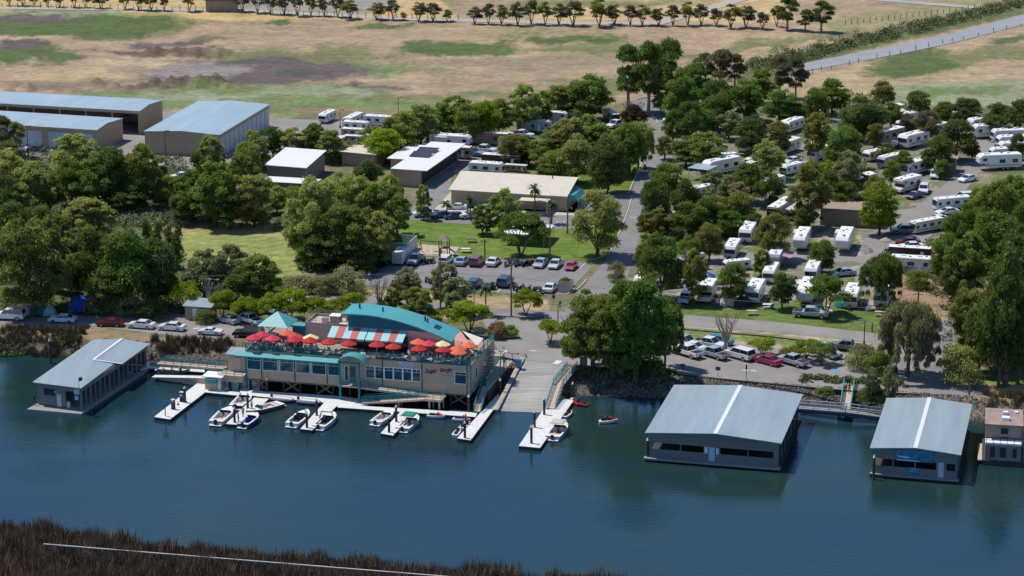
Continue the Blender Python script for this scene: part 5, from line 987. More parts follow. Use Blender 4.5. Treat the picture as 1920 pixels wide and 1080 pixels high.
# left boat shed with stepped roof
q = lambda x, y, z=4.2: P(x, y, z)
b3 = empty('boat_shed', (0, 0, 0), label='long grey floating boat shed with stepped pale blue roof at the left', cat='boat shed')
fl, fr, st, st2, br, bk, bl = q(60.6, 716.4), q(152, 728), q(221, 676.5), q(229, 682.5), q(281.5, 644), q(229, 635.5, 4.6), q(175, 636.5)
rs0 = q(175, 675, 4.6)
def slab(mb, pts, th=.12): n = len(pts); return mb.prism([(p.x, p.y) for p in pts], [p.z-th for p in pts], [p.z for p in pts])
mid = q(172, 678); lft = fl.lerp(bl, .52)
mb = MB(); f2, m2_ = Vector((fl.x, fl.y, 4.2)), None
slab(mb, [fl, fr, st, rs0, lft]); slab(mb, [lft, rs0, bk, bl]); slab(mb, [rs0, st2, br, bk]); slab(mb, [rs0, st, st2]); part(mb, 'roof', 'roofblue', b3)
part(MB().bar(rs0+Vector((0, 0, .05)), bk+Vector((0, 0, .05)), .45, .06).bar(rs0+Vector((0, 0, .05)), st2+Vector((0, 0, .05)), .3, .06), 'ridge_cap', 'ridge', b3)
ud, vd = Vector((math.cos(UA), math.sin(UA), 0)), Vector((-math.sin(UA), math.cos(UA), 0))
def at3(base, du, dv, z): p = base+ud*du+vd*dv; return Vector((p.x, p.y, z))
FL, FR, BR, BL = [Vector((p.x, p.y, 0)) for p in (fl+ud*.5+vd*.5, fr-ud*.4+vd*.5, br-ud*.5-vd*.5, bl+ud*.5-vd*.5)]
def vwall(mb, p, q_, z0, z1, th=.12): return mb.bar(Vector((p.x, p.y, (z0+z1)/2)), Vector((q_.x, q_.y, (z0+z1)/2)), th, z1-z0)
mb = MB(); vwall(mb, FL, FR, 3.3, 4.05); vwall(mb, FL, FL.lerp(FR, .16), .6, 3.3); vwall(mb, FL.lerp(FR, .16), FL.lerp(FR, .42), .6, 2.2); vwall(mb, FL.lerp(FR, .42), FL.lerp(FR, .66), .6, 3.3); vwall(mb, FL, BL, .6, 4.05); vwall(mb, FR, BR, 3.35, 4.05); vwall(mb, BL, BR, .6, 4.05)
for k in range(15):
    p = FR.lerp(BR, k/14*.97+.01); mb.bar((p.x, p.y, .4), (p.x, p.y, 3.4), .22 if k % 2 else .32)
part(mb, 'wall', 'wallgrey', b3); part(vwall(MB(), FL.lerp(FR, .18)-vd*.02, FL.lerp(FR, .40)-vd*.02, 2.25, 3.25, .06), 'window', 'glass', b3); part(vwall(MB(), FL.lerp(FR, .46)-vd*.08, FL.lerp(FR, .56)-vd*.08, .6, 2.6, .06), 'door', 'doorblue', b3)
mb = MB(); pl3 = [P(50, 767, .45), P(152, 776, .45), FR+ud*.6+vd*1, BR+ud*.8, BL-ud*.2, FL-ud*.2+vd*1]; mb.prism([(p.x, p.y) for p in pl3], -.3, .45); part(mb, 'float', 'dockgrey', b3)
p = fr-ud*.3-vd*.05; part(MB().bar((p.x, p.y, 4.2), (p.x, p.y, 6.0), .07).cyl((p.x+.2, p.y, 5.7), (p.x+.45, p.y-.1, 5.7), .35, .3, 10), 'dish_mast', 'dark', b3)
mb = MB(); vwall(mb, at3(FR, -1.0, -.1, 0), at3(FR, -.1, -.1, 0), 3.0, 3.9, .05); vwall(mb, at3(FR, -.9, -.1, 0), at3(FR, -.3, -.1, 0), 2.1, 2.8, .05); part(mb, 'sign_panel', 'doorblue', b3)
wb = empty('storage_drum', P(128, 763, .5), 0, 'white and red drum on the front deck of the left boat shed', 'drum'); part(MB().cyl((0, 0, 0), (0, 0, .9), .35, n=12), 'drum', 'white', wb); part(MB().cyl((0, 0, .9), (0, 0, 1.05), .36, n=12), 'lid', 'redcanvas', wb)
wb = empty('storage_drum', P(276, 686, .5), 0, 'red topped drum at the shore end of the left boat shed', 'drum'); part(MB().cyl((0, 0, 0), (0, 0, .8), .4, n=12), 'drum', 'white', wb); part(MB().cyl((0, 0, .8), (0, 0, 1.15), .4, n=12), 'lid', 'redcanvas', wb)
# walkways to the sheds
bw = empty('shed_walkway', (0, 0, 0), label='white railed walkway linking the two right boat sheds', cat='walkway')
A_, B_, C_ = P(1497, 765, .9), P(1586, 772, 1.3), P(1655, 781, .9)
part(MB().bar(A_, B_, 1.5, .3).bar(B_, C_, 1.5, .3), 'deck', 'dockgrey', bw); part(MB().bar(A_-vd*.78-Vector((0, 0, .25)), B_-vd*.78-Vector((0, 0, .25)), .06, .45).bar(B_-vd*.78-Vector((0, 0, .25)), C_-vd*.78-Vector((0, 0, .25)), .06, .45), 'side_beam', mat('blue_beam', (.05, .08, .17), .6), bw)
for s_ in (-.7, .7): part(rail_mb([A_+vd*s_, B_+vd*s_, C_+vd*s_], 1.1, 3 if s_ < 0 else 2, 2.2, w_=.07), 'railing', 'white', bw)
part(MB().cyl((B_.x-1, B_.y, -1.5), (B_.x-1, B_.y, 1.2), .25, n=8).cyl((B_.x+.8, B_.y, -1.5), (B_.x+.8, B_.y, 1.2), .25, n=8), 'pile', 'pile', bw)
br_ = empty('shore_bridge', (0, 0, 0), label='tan gangway with bright teal rails from the car park to the shed walkway', cat='gangway')
A_, B_ = P(1594, 725, LZ+.1), P(1585, 768, 1.35); part(MB().bar(A_, B_, 1.5, .2), 'deck', 'timberpale', br_)
for dx in (-.8, .8): part(rail_mb([A_+Vector((dx, 1.2, 0)), B_+Vector((dx, 0, 0))], 1.15, 3, 1.6, w_=.1), 'railing', 'tealroof', br_)
for x, y, c_, l in ((1586, 735, 8, 'person in white at the left rail of the shed gangway'), (1592, 738, 3, 'person in dark clothes walking on the shed gangway')): person(PS, P(x, y, 2.0), UA, c_, l)
# houseboat
hb = empty('houseboat', P(1846, 868, .2), R(-10.5), 'two storey brown grey houseboat with rooftop fan units at the right edge', 'houseboat')
M['hbwall'] = mat('houseboat_wall', (.30, .24, .21), .8, .12, .8, streak=3); M['hbroof'] = mat('houseboat_roof', (.34, .25, .21), .85, .25, .7)
part(MB().box(-.4, 5.6, -.3, 9.6, -.6, .5), 'hull', 'dockside', hb); part(MB().box(0, 5.1, 0, 9.2, .5, 2.9), 'lower_deck', 'hbwall', hb); part(MB().box(-.05, 5.15, -.05, 1.9, 2.9, 3.15), 'balcony', 'rvroof', hb)
part(MB().box(0, 5.1, 2.2, 9.1, 2.9, 5.3), 'upper_cabin', 'hbwall', hb); part(MB().box(-.2, 5.3, 1.7, 9.4, 5.3, 5.42), 'roof', 'hbroof', hb); part(MB().box(2.2, 3.3, 3.5, 4.6, 5.42, 5.9), 'roof_fan', 'rvroof', hb); part(MB().box(2.4, 3.1, 6.4, 7.1, 5.42, 5.85), 'roof_fan', 'rvroof', hb); part(MB().cyl((4.3, 7.5, 5.42), (4.3, 7.5, 5.7), .35, n=10), 'roof_fan', 'rvroof', hb)
for u0, u1 in ((.7, 1.4), (2.1, 3.0), (3.9, 4.5)): window(hb, u0, u1, 1.0, 2.5, glass='glass', fr='hbwall', fw=.06)
window(hb, 2.1, 3.2, 3.2, 4.8, v=2.2, glass='glass', fr='hbwall'); part(rail_mb([(.1, .05, 3.15), (5.05, .05, 3.15)], .8, 2, 1), 'railing', 'dark', hb); part(MB().box(-1.0, -.1, 0, 7.5, .2, .45).box(5.3, 6.0, 0, 7.5, .2, .45), 'side_walk', 'timberpale', hb)
# ------------------------------------------------------------------ boats
def loft(secs, n=9):
    """hull skin through sections given as (x, half beam, keel z, chine z, gunwale z)"""
    mb = MB(); rings = []
    for x, b_, zk, zc, zg in secs: rings.append([(x, -b_, zg), (x, -b_*.92, zc), (x, 0, zk), (x, b_*.92, zc), (x, b_, zg)])
    for r0, r1 in zip(rings[:-1], rings[1:]):
        for k in range(4): mb.face([r0[k], r0[k+1], r1[k+1], r1[k]])
    mb.face(rings[0]); return mb, rings
def runabout(name, L=6.2, B=2.3, canopy=None, tower=False, inner='interior', seats='interior'):
    o = empty(name); h = L/2
    secs = [(-h, B*.46, -.25, .05, .72), (-h*.4, B*.5, -.28, .05, .76), (h*.25, B*.5, -.25, .1, .84), (h*.65, B*.36, -.15, .25, .92), (h*.9, B*.15, .1, .5, .98), (h, .02, .5, .8, 1.0)]
    mb, rg_ = loft(secs); mb.build('hull', M['hull'], o)
    mb = MB(); g = [(x, b_*.985, zg) for x, b_, _, _, zg in secs]
    for (x0, y0, z0), (x1, y1, z1) in zip(g[:-1], g[1:]):
        if x1 <= h*.26:
            for s_ in (-1, 1): mb.face([(x0, s_*y0, z0), (x1, s_*y1, z1), (x1, s_*(y1-.28), z1), (x0, s_*(y0-.28), z0)]); mb.face([(x0, s_*(y0-.28), z0), (x1, s_*(y1-.28), z1), (x1, s_*(y1-.3), .25), (x0, s_*(y0-.3), .25)])
        else: mb.face([(x0, -y0, z0), (x0, y0, z0), (x1, y1, z1+.02), (x1, -y1, z1+.02)])
    mb.box(-h, -h*.78, -B*.44, B*.44, .3, .74).box(-h-.5, -h, -B*.38, B*.38, .1, .22); mb.build('deck', M['white'], o)
    MB().box(-h*.78, h*.27, -B*.37, B*.37, .2, .27).build('cockpit', M[inner], o)
    mb = MB(); mb.box(-h*.74, -h*.55, -B*.36, B*.36, .27, .66).box(-.1, .35, -B*.33, -B*.1, .27, .62).box(-.15, -.05, -B*.33, -B*.1, .6, 1.0).box(-.1, .35, B*.1, B*.33, .27, .62).box(-.15, -.05, B*.1, B*.33, .6, 1.0).build('seats', M[seats], o)
    MB().hexa([(h*.26, -B*.38, .84), (h*.34, -B*.38, .84), (h*.34, B*.38, .84), (h*.26, B*.38, .84)], [(h*.16, -B*.33, 1.2), (h*.19, -B*.33, 1.2), (h*.19, B*.33, 1.2), (h*.16, B*.33, 1.2)]).build('windscreen', M['glass'], o)
    MB().box(-h-.25, -h+.02, -.2, .2, -.1, .95).build('outboard', M['dark'], o)
    if canopy:
        mb = MB(); mb.hexa([(-1.3, -B*.45, 1.95), (.9, -B*.45, 1.95), (.9, B*.45, 1.95), (-1.3, B*.45, 1.95)], [(-1.2, -B*.36, 2.1), (.8, -B*.36, 2.1), (.8, B*.36, 2.1), (-1.2, B*.36, 2.1)]); mb.build('canopy', M[canopy], o); mb = MB()
        for x in (-1.2, .8):
            for s_ in (-1, 1): mb.bar((x*.6, s_*B*.44, .75), (x, s_*B*.42, 2.0), .035)
        mb.build('canopy_frame', M['steel'], o)
    if tower:
        mb = MB(); pts = [(-.2, -B*.45, .8), (.1, -B*.36, 1.9), (.1, B*.36, 1.9), (-.2, B*.45, .8)]
        for p, q_ in zip(pts[:-1], pts[1:]): mb.bar(p, q_, .07).bar(Vector(p)+Vector((.5, 0, 0)), Vector(q_)+Vector((.2, 0, 0)), .05)
        mb.build('tower', M['dark'], o)
    return o
RB1 = runabout('motor_boat'); RB2 = runabout('motor_boat', 6.4, 2.4, None, True, 'dark', 'dark'); RB3 = runabout('motor_boat', 6.4, 2.4, 'green'); RB4 = runabout('motor_boat', 7.0, 2.5, 'tan', inner='redcanvas')
RB5 = runabout('motor_boat', 5.2, 2.0, None, False, 'dark', 'blue'); RBC = runabout('motor_boat', 8.4, 2.8)
def boat(pr, x, y, deg, label, c=(.8, .8, .78), s_=1, z=0): return place(pr, P(x, y, z), R(deg), s_, label, 'boat', 'boats tied at the marina', {'hull': c})
boat(RB1, 419, 786, 76, 'white runabout with chrome arch on the outer left side of the finger dock', s_=1.08); boat(RB1, 455, 757, 76, 'white runabout with wood coloured cover behind the chrome arch boat', s_=1.05); boat(RBC, 494, 770, 256-32, 'cream deck boat with brown hull on the right side of the finger dock', (.16, .1, .08), .82)
boat(RB5, 469, 794, 70, 'dark blue bass boat at the outer right end of the four boat dock', (.02, .06, .2)); boat(RB2, 562, 790, 72, 'white and blue ski boat with dark tower left of its finger dock', (.55, .6, .72)); boat(RB2, 612, 795, 72, 'pale blue ski boat with dark seats right of its finger dock', (.5, .58, .75)); boat(RB1, 720, 788, 66, 'white runabout with tan seats left of the green topped boat', s_=.95)
boat(RB3, 768, 799, 72, 'white boat with dark green bimini top', (.6, .63, .7)); boat(RB4, 1047, 813, 74, 'white cabin boat with tan bimini top beside the wide dock', (.62, .66, .7)); boat(RB5, 257, 703, 55, 'dark blue skiff beside the left boat shed', (.03, .06, .14), .72); boat(RB5, 264, 699, 60, 'white small skiff at the back of the left boat shed', (.7, .7, .68), .62)
def inflatable():
    o = empty('inflatable_boat'); mb = MB()
    pts = [(-1.7, -.7), (.6, -.7), (1.5, -.4), (1.9, 0), (1.5, .4), (.6, .7), (-1.7, .7)]
    for p, q_ in zip(pts[:-1], pts[1:]): mb.cyl((*p, .3), (*q_, .3), .24, n=8)
    mb.build('tube', mat('rubber_tube', (.10, .12, .2), .5, .1), o); MB().box(-1.6, .9, -.5, .5, .1, .2).build('floor', M['blue'], o); MB().box(-.5, -.2, -.6, .6, .35, .45).build('seat', M['dark'], o); MB().box(-1.95, -1.65, -.15, .15, 0, .9).build('outboard', M['dark'], o); return o
IB = inflatable()
place(IB, P(530, 752, 0), R(-20), 1.05, 'dark blue inflatable boat below the restaurant left of its twin', 'boat'); place(IB, P(580, 757, 0), R(-20), 1.05, 'dark blue inflatable boat below the restaurant beside the second finger dock', 'boat')
def jetski():
    o = empty('jet_ski'); secs = [(-1.45, .5, -.1, .1, .42), (-.3, .58, -.15, .1, .48), (.6, .5, -.1, .18, .55), (1.2, .25, .05, .35, .6), (1.6, .03, .4, .5, .62)]; mb, _ = loft(secs)
    for (x0, y0, _, _, z0), (x1, y1, _, _, z1) in zip(secs[:-1], secs[1:]): mb.face([(x0, -y0, z0), (x0, y0, z0), (x1, y1, z1), (x1, -y1, z1)])
    mb.build('hull', M['hull'], o); MB().hexa([(-1.1, -.22, .44), (.4, -.22, .5), (.4, .22, .5), (-1.1, .22, .44)], [(-1.0, -.15, .8), (.3, -.15, .78), (.3, .15, .78), (-1.0, .15, .8)]).build('seat', M['dark'], o)
    MB().hexa([(.3, -.35, .5), (1.3, -.18, .58), (1.3, .18, .58), (.3, .35, .5)], [(.35, -.2, 1.0), (.9, -.1, .8), (.9, .1, .8), (.35, .2, 1.0)]).build('cowling', M['plain'], o); MB().bar((.35, -.38, 1.05), (.35, .38, 1.05), .05).build('handlebar', M['dark'], o); return o
JS = jetski()
for x, y, dg, c, c2, l in ((817, 784, -18, (.7, .72, .8), (.5, .03, .04), 'white and blue jet ski with red cowling at the long white walk'), (865, 790, -18, (.7, .72, .8), (.4, .03, .06), 'white jet ski with dark red cowling near the dock corner'), (872, 802, 60, (.7, .7, .7), (.12, .02, .05), 'white jet ski with maroon cover against the ramp dock'), (857, 815, 75, (.8, .8, .8), (.6, .02, .03), 'white jet ski with bright red cowling at the outer end of the ramp dock'), (1064, 781, 62, (.8, .8, .8), (.15, .02, .06), 'white jet ski nosed against the wide dock'), (1088, 760, 140, (.55, .03, .05), (.05, .05, .05), 'red and black jet ski tied below the willow'), (1078, 757, 120, (.6, .04, .06), (.8, .8, .8), 'red and white jet ski beside the wide dock'), (1140, 793, 8, (.8, .8, .8), (.6, .02, .03), 'red and white jet ski moving on the open river with two riders')):
    j_ = place(JS, P(x, y, 0), R(dg), .95, l, 'jet ski', None, {'hull': c, 'cowling': c2}, )
pj = P(1140, 793, 0)
for dx, l in ((-.15, 'front rider in black on the moving jet ski'), (-.85, 'rear rider in black on the moving jet ski')): person(PR, (pj.x+dx, pj.y, .15), R(8-90)+math.pi, 3, l)
rw = empty('aluminium_skiff', P(324, 699, 0), R(-8), 'long aluminium skiff with passengers beside the floating walk', 'boat')
secs = [(-2.7, .7, -.15, .05, .55), (-1, .85, -.18, .05, .55), (1, .8, -.15, .1, .6), (2.2, .45, 0, .3, .7), (2.9, .04, .4, .6, .8)]; mb, _ = loft(secs); part(mb, 'hull', 'steel', rw); part(MB().box(-2.5, 1.9, -.6, .6, .1, .15), 'floor', 'timberpale', rw); part(MB().box(-1.8, -1.5, -.75, .75, .35, .42).box(-.2, .1, -.8, .8, .35, .42).box(1.2, 1.5, -.65, .65, .38, .45), 'thwart', 'steel', rw)
for k, (dx, ci) in enumerate(((-1.6, 0), (-.2, 1), (1.1, 4))): person(PT, rw.location+Vector((dx, -.05*dx, -.05)), R(80), ci, ['person in white at the stern of the aluminium skiff', 'person in red seated mid way in the aluminium skiff', 'person in beige at the bow of the aluminium skiff'][k])
for x, y, z, ci, rz, l in ((65, 760, .45, 3, 3, 'person in black standing on the front deck of the left boat shed'), (447, 793, .5, 3, 2, 'person in dark clothes at the outer end of the four boat dock'), (456, 782, .5, 5, 4, 'person in light blue walking on the four boat dock'), (472, 769, .5, 0, 1, 'person in a white shirt and dark shorts on the four boat dock'), (873, 795, .5, 7, 1, 'person in maroon crouched over the jet ski by the ramp dock'), (946, 687, 2.5, 9, 0, 'person in green on the timber walkway left of the ramp'), (915, 657, LZ, 7, 0, 'person in maroon beside the deck corner on the plaza'), (1050, 580, LZ, 3, 0, 'person walking on the road behind the double lamp post'), (857, 331, LZ, 7, 0, 'person standing in the yard left of the white trailer'), (1681, 464, LZ, 1, 0, 'person in red trousers walking on the camp road at right'), (1176, 652, LZ, 1, 0, 'person in red under the giant willow'), (1166, 652, LZ, 7, 1, 'person in maroon beside the orange canopy'), (1184, 655, LZ, 0, 2, 'person in white under the orange canopy'), (1365, 552, LZ, 1, 2, 'person in red chair beside the brown tent'), (716, 500, LZ, 0, 2, 'person among motorbikes at the left end of the car park')):
    person(PS, P(x, y, z), rz, ci, l)
# ------------------------------------------------------------------ cars
def wheels(o, xs, y, r_=.33, w_=.22):
    for x in xs:
        for s_ in (-1, 1):
            a = MB().cyl((x, s_*y-w_/2, r_), (x, s_*y+w_/2, r_), r_, n=12).build('wheel', M['tyre'], o); MB().cyl((x, s_*(y+w_/2-.005)-.015, r_), (x, s_*(y+w_/2-.005)+.02, r_), r_*.6, n=10).build('rim', M['rim'], a)
def car(name, body, cab, W=1.8, tw=.18, bed=None, r_=.33, ax=(-1.4, 1.4)):
    o = empty(name); hw = W/2; mb = MB(); mb.side(body, -hw, hw)
    (x0, z0), (x1, z1), (x2, z2), (x3, z3) = cab      # rear base, rear top, front top, front base
    mb.hexa([(x1-.02, -hw+tw, z1), (x2+.02, -hw+tw, z2), (x2+.02, hw-tw, z2), (x1-.02, hw-tw, z1)], [(x1+.05, -hw+tw+.06, z1+.06), (x2-.05, -hw+tw+.06, z2+.06), (x2-.05, hw-tw-.06, z2+.06), (x1+.05, hw-tw-.06, z1+.06)])
    xm = (x1+x2)/2
    for s_ in (-1, 1):
        for xa, xb in ((x0, x1), (xm, xm), (x3, x2)): mb.bar((xa, s_*(hw-.07), z0-.03), (xb, s_*(hw-tw+.005), z1+.02), .09, .05)
    body_ = mb.build('body', M['paint'], o, bevel=.05)
    MB().hexa([(x0, -hw+.06, z0-.02), (x3, -hw+.06, z3-.02), (x3, hw-.06, z3-.02), (x0, hw-.06, z0-.02)], [(x1, -hw+tw, z1), (x2, -hw+tw, z2), (x2, hw-tw, z2), (x1, hw-tw, z1)]).build('windows', M['glass'], o)
    xf, xb = max(p[0] for p in body), min(p[0] for p in body); zf = [p[1] for p in body if p[0] > xf-.2]; zh = max(zf)-.14
    for s_ in (-1, 1):
        MB().box(xf-.1, xf+.02, s_*(hw-.28)-.16, s_*(hw-.28)+.16, zh-.09, zh+.05).build('headlight', M['lamp'], o); MB().box(xb-.02, xb+.06, s_*(hw-.2)-.12, s_*(hw-.2)+.12, zh-.02, zh+.14).build('tail_light', M['tail'], o)
    MB().box(xf-.05, xf+.03, -hw*.5, hw*.5, zh-.25, zh-.12).box(xb-.03, xb+.03, -.3, .3, zh-.3, zh-.16).build('grille', M['dark'], o)
    if bed: MB().box(bed[0], bed[1], -hw+.12, hw-.12, bed[2]-.3, bed[2]+.012).build('bed', M['dark'], o)
    wheels(o, ax, hw-.1, r_); return o
SED = car('car', [(-2.35, .3), (-2.4, .75), (-2.3, .98), (-1.3, 1.03), (1.0, .98), (2.1, .82), (2.35, .65), (2.35, .3)], [(-1.75, 1.0), (-1.05, 1.38), (.35, 1.38), (1.15, .98)])
SUV = car('suv', [(-2.45, .4), (-2.5, 1.1), (-1.5, 1.15), (1.1, 1.12), (2.25, 1.0), (2.45, .8), (2.45, .4)], [(-2.4, 1.1), (-2.2, 1.72), (.5, 1.74), (1.2, 1.1)], 1.95, .16, None, .38, (-1.5, 1.55))
PKU = car('pickup_truck', [(-2.9, .55), (-2.9, 1.12), (-.8, 1.15), (1.3, 1.18), (2.7, 1.08), (2.9, .9), (2.9, .5)], [(-1.0, 1.12), (-.8, 1.82), (.7, 1.84), (1.5, 1.15)], 2.0, .18, (-2.8, -1.05, 1.13), .42, (-1.85, 1.9))
CNV = car('convertible', [(-2.1, .3), (-2.15, .8), (-1.2, .92), (1.0, .9), (1.9, .75), (2.1, .55), (2.1, .3)], [(-.9, .9), (-.5, 1.12), (.45, 1.2), (.9, .9)], 1.75, .2)
WH, SI, DB, RD, BK, GY, LB, MR = (.8, .8, .8), (.42, .44, .47), (.03, .06, .14), (.13, .004, .01), (.015, .015, .02), (.2, .21, .22), (.3, .4, .5), (.22, .05, .06)
def V_(pr, x, y, hd, c, label, cat='car', group=None, s_=1): return place(pr, P(x, y), R(hd), s_, label, cat, group, {'body': c})
g1 = 'cars parked along the left levee road'
V_(SUV, 18, 599, 172, WH, 'white SUV at the far left end of the levee road', 'SUV', g1, 1.12); V_(SED, 117, 604, 174, WH, 'white sedan parked between the white SUV and the red sedan', group=g1); V_(SED, 207, 611, 172, RD, 'dark red sedan on the left levee road', group=g1); V_(SED, 265, 615, 166, WH, 'white sedan just right of the red sedan on the levee road', group=g1); V_(SED, 322, 619, 166, WH, 'white sedan between another white sedan and the convertible', group=g1)
V_(CNV, 394, 627, 168, WH, 'small white convertible with dark top beside the bank', group=g1); V_(SED, 427, 605, 140, SI, 'silver sedan beside the small utility hut', group=g1); V_(PKU, 467, 606, 138, WH, 'white pickup behind the deck gazebo', 'pickup', g1); V_(SUV, 466, 632, 170, BK, 'black SUV half hidden by the parasols on the deck', 'SUV', g1, 1.05)
V_(PKU, 511, 588, 140, WH, 'white van glimpsed above the gazebo roof', 'pickup')
g2 = 'cars in the back row of the car park'
V_(PKU, 779, 493, 255, SI, 'silver pickup right of the white box trailer', 'pickup', g2, .95); V_(SUV, 836, 494, 75, WH, 'white SUV parked behind the playground', 'SUV', g2, .95); V_(SED, 866, 495, 75, LB, 'blue grey sedan between the white SUV and the red SUV', group=g2); V_(SUV, 894, 496, 75, MR, 'dark red SUV in the middle of the back row', 'SUV', g2); V_(SED, 925, 496, 75, WH, 'white sedan right of the dark red SUV', group=g2); V_(SED, 1013, 499, 255, SI, 'silver sedan left of another silver one near the lawn tree', group=g2); V_(SED, 1041, 501, 255, (.55, .56, .57), 'pale silver sedan beside the small red car', group=g2); V_(SED, 1071, 504, 255, (.45, .015, .04), 'small bright red car at the right end of the back row', group=g2, s_=.88)
g3 = 'vehicles in the front row of the car park'
V_(SUV, 890, 538, 75, DB, 'dark blue wagon in the front row left of the motorbikes', group=g3, s_=.95); V_(SUV, 947, 535, 75, DB, 'dark blue SUV beside the tall utility pole', 'SUV', g3, 1.05); V_(SED, 1032, 545, 75, WH, 'white sedan beside the grey dumpster', group=g3); V_(SED, 916, 540, 75, GY, 'grey compact car behind the dark palm', group=g3, s_=.85)
g4 = 'cars in the lot before the tan building'
V_(PKU, 800, 406, 196, WH, 'white pickup at the left end of the tan building lot', 'pickup', g4, .95); V_(SED, 827, 408, 196, DB, 'dark blue sedan right of the white pickup', group=g4, s_=.95); V_(SED, 853, 410, 196, DB, 'dark blue sedan left of the second white pickup', group=g4, s_=.95); V_(PKU, 886, 409, 196, WH, 'white pickup with tan flank behind the palm', 'pickup', g4, .95); V_(SUV, 905, 412, 255, SI, 'silver SUV beside the small tree at the tan building', 'SUV', g4, .9); V_(SED, 857, 392, 180, WH, 'white car parked against the tan building left end', group=g4, s_=.85); V_(SED, 908, 395, 180, WH, 'white car parked against the tan building behind the tree', group=g4, s_=.85)
V_(PKU, 908, 286, 335, WH, 'white pickup in the yard between the tan motorhomes', 'pickup'); V_(PKU, 884, 292, 335, LB, 'blue grey utility pickup beside the tan motorhome', 'pickup'); V_(PKU, 1155, 239, 230, WH, 'white van under the trees at the camp road top', 'pickup'); V_(PKU, 978, 258, 335, WH, 'white car half hidden between motorhomes', 'pickup'); V_(SED, 68, 284, 176, DB, 'dark blue car below the storage sheds'); V_(SED, 33, 284, 176, WH, 'white car at the left edge below the storage sheds'); V_(SED, 340, 335, 200, WH, 'white car glimpsed in the wood below the storage sheds'); V_(SUV, 175, 358, 200, WH, 'white van glimpsed in the left wood', 'SUV')
g5 = 'vehicles in the lower right car park'
V_(PKU, 1288, 667, 132, WH, 'white pickup nearest the giant willow in the lower car park', 'pickup', g5, 1.05); V_(PKU, 1338, 670, 132, SI, 'silver pickup beside the bare tree', 'pickup', g5, .98); V_(SUV, 1386, 672, 135, WH, 'white SUV right of the bare tree', 'SUV', g5, 1.1); V_(SED, 1439, 682, 135, (.4, .01, .06), 'crimson sedan between the white SUV and a silver pickup', group=g5, s_=1.05); V_(PKU, 1486, 684, 135, SI, 'silver pickup right of the crimson sedan', 'pickup', g5, .98); V_(PKU, 1330, 652, 325, WH, 'white pickup facing the bare tree from behind', 'pickup', g5); V_(PKU, 1282, 648, 325, SI, 'silver pickup behind the one nearest the willow', 'pickup', g5); V_(SED, 1302, 657, 325, WH, 'white car between the two rows behind the pickups', group=g5); V_(PKU, 1588, 657, 160, GY, 'dark grey pickup behind the shrubs in the lower car park', 'pickup', g5); V_(SUV, 1553, 668, 300, SI, 'silver van facing the river beside the shrubs', 'SUV', g5, 1.05); V_(SUV, 1352, 645, 325, (.02, .2, .22), 'teal car behind the bare tree', 'SUV', g5, .85); V_(SED, 1229, 660, 135, SI, 'silver car hidden below the giant willow', group=g5); V_(SED, 1152, 660, 135, RD, 'red car in the shade left of the orange canopy', group=g5)
V_(SED, 1580, 517, 200, LB, 'light blue sedan beside the camp lane'); V_(SUV, 1694, 438, 184, GY, 'grey van crossing the camp road', 'SUV', None, 1.05); V_(SED, 1702, 459, 184, RD, 'red car tucked beside the dark wood'); V_(SED, 1708, 467, 184, WH, 'white car tucked beside the dark wood'); V_(SUV, 1732, 361, 256, WH, 'white SUV parked beside the brown and white motorhome', 'SUV'); V_(SUV, 1753, 333, 256, WH, 'white SUV with dark roof by the brown shed', 'SUV', None, .95)
V_(SUV, 1806, 376, 200, WH, 'white car at the edge of the dark wood above the teal motorhome', 'SUV'); V_(SED, 1776, 402, 200, WH, 'white car at the wood edge below the teal motorhome'); V_(SED, 1757, 416, 200, WH, 'white car on the verge of the camp road'); V_(SED, 1814, 340, 220, WH, 'white car hidden at the wood edge higher up the road')
V_(PKU, 1520, 595, 346, SI, 'silver pickup side on in front of the fifth wheel trailer', 'pickup', None, 1.05); V_(SUV, 1285, 566, 256, SI, 'silver van facing the levee road under the oak', 'SUV', None, .95); V_(SED, 1487, 541, 256, WH, 'white car behind the front row trailers'); V_(SED, 1403, 545, 256, LB, 'pale car between the front row trailers'); V_(SED, 1255, 540, 200, DB, 'dark car in the shade behind the front row'); V_(SED, 1486, 306, 220, WH, 'white car in the middle of the camp'); V_(SUV, 1500, 412, 200, DB, 'dark blue car in the shade of the tall olive tree', 'SUV'); V_(SUV, 1680, 278, 230, BK, 'black car between motorhomes in the upper camp', 'SUV'); V_(SED, 1262, 228, 200, WH, 'white car on the road bend at the top of the camp'); V_(SED, 1715, 371, 230, BK, 'black trailered vehicle beside the brown and white motorhome')
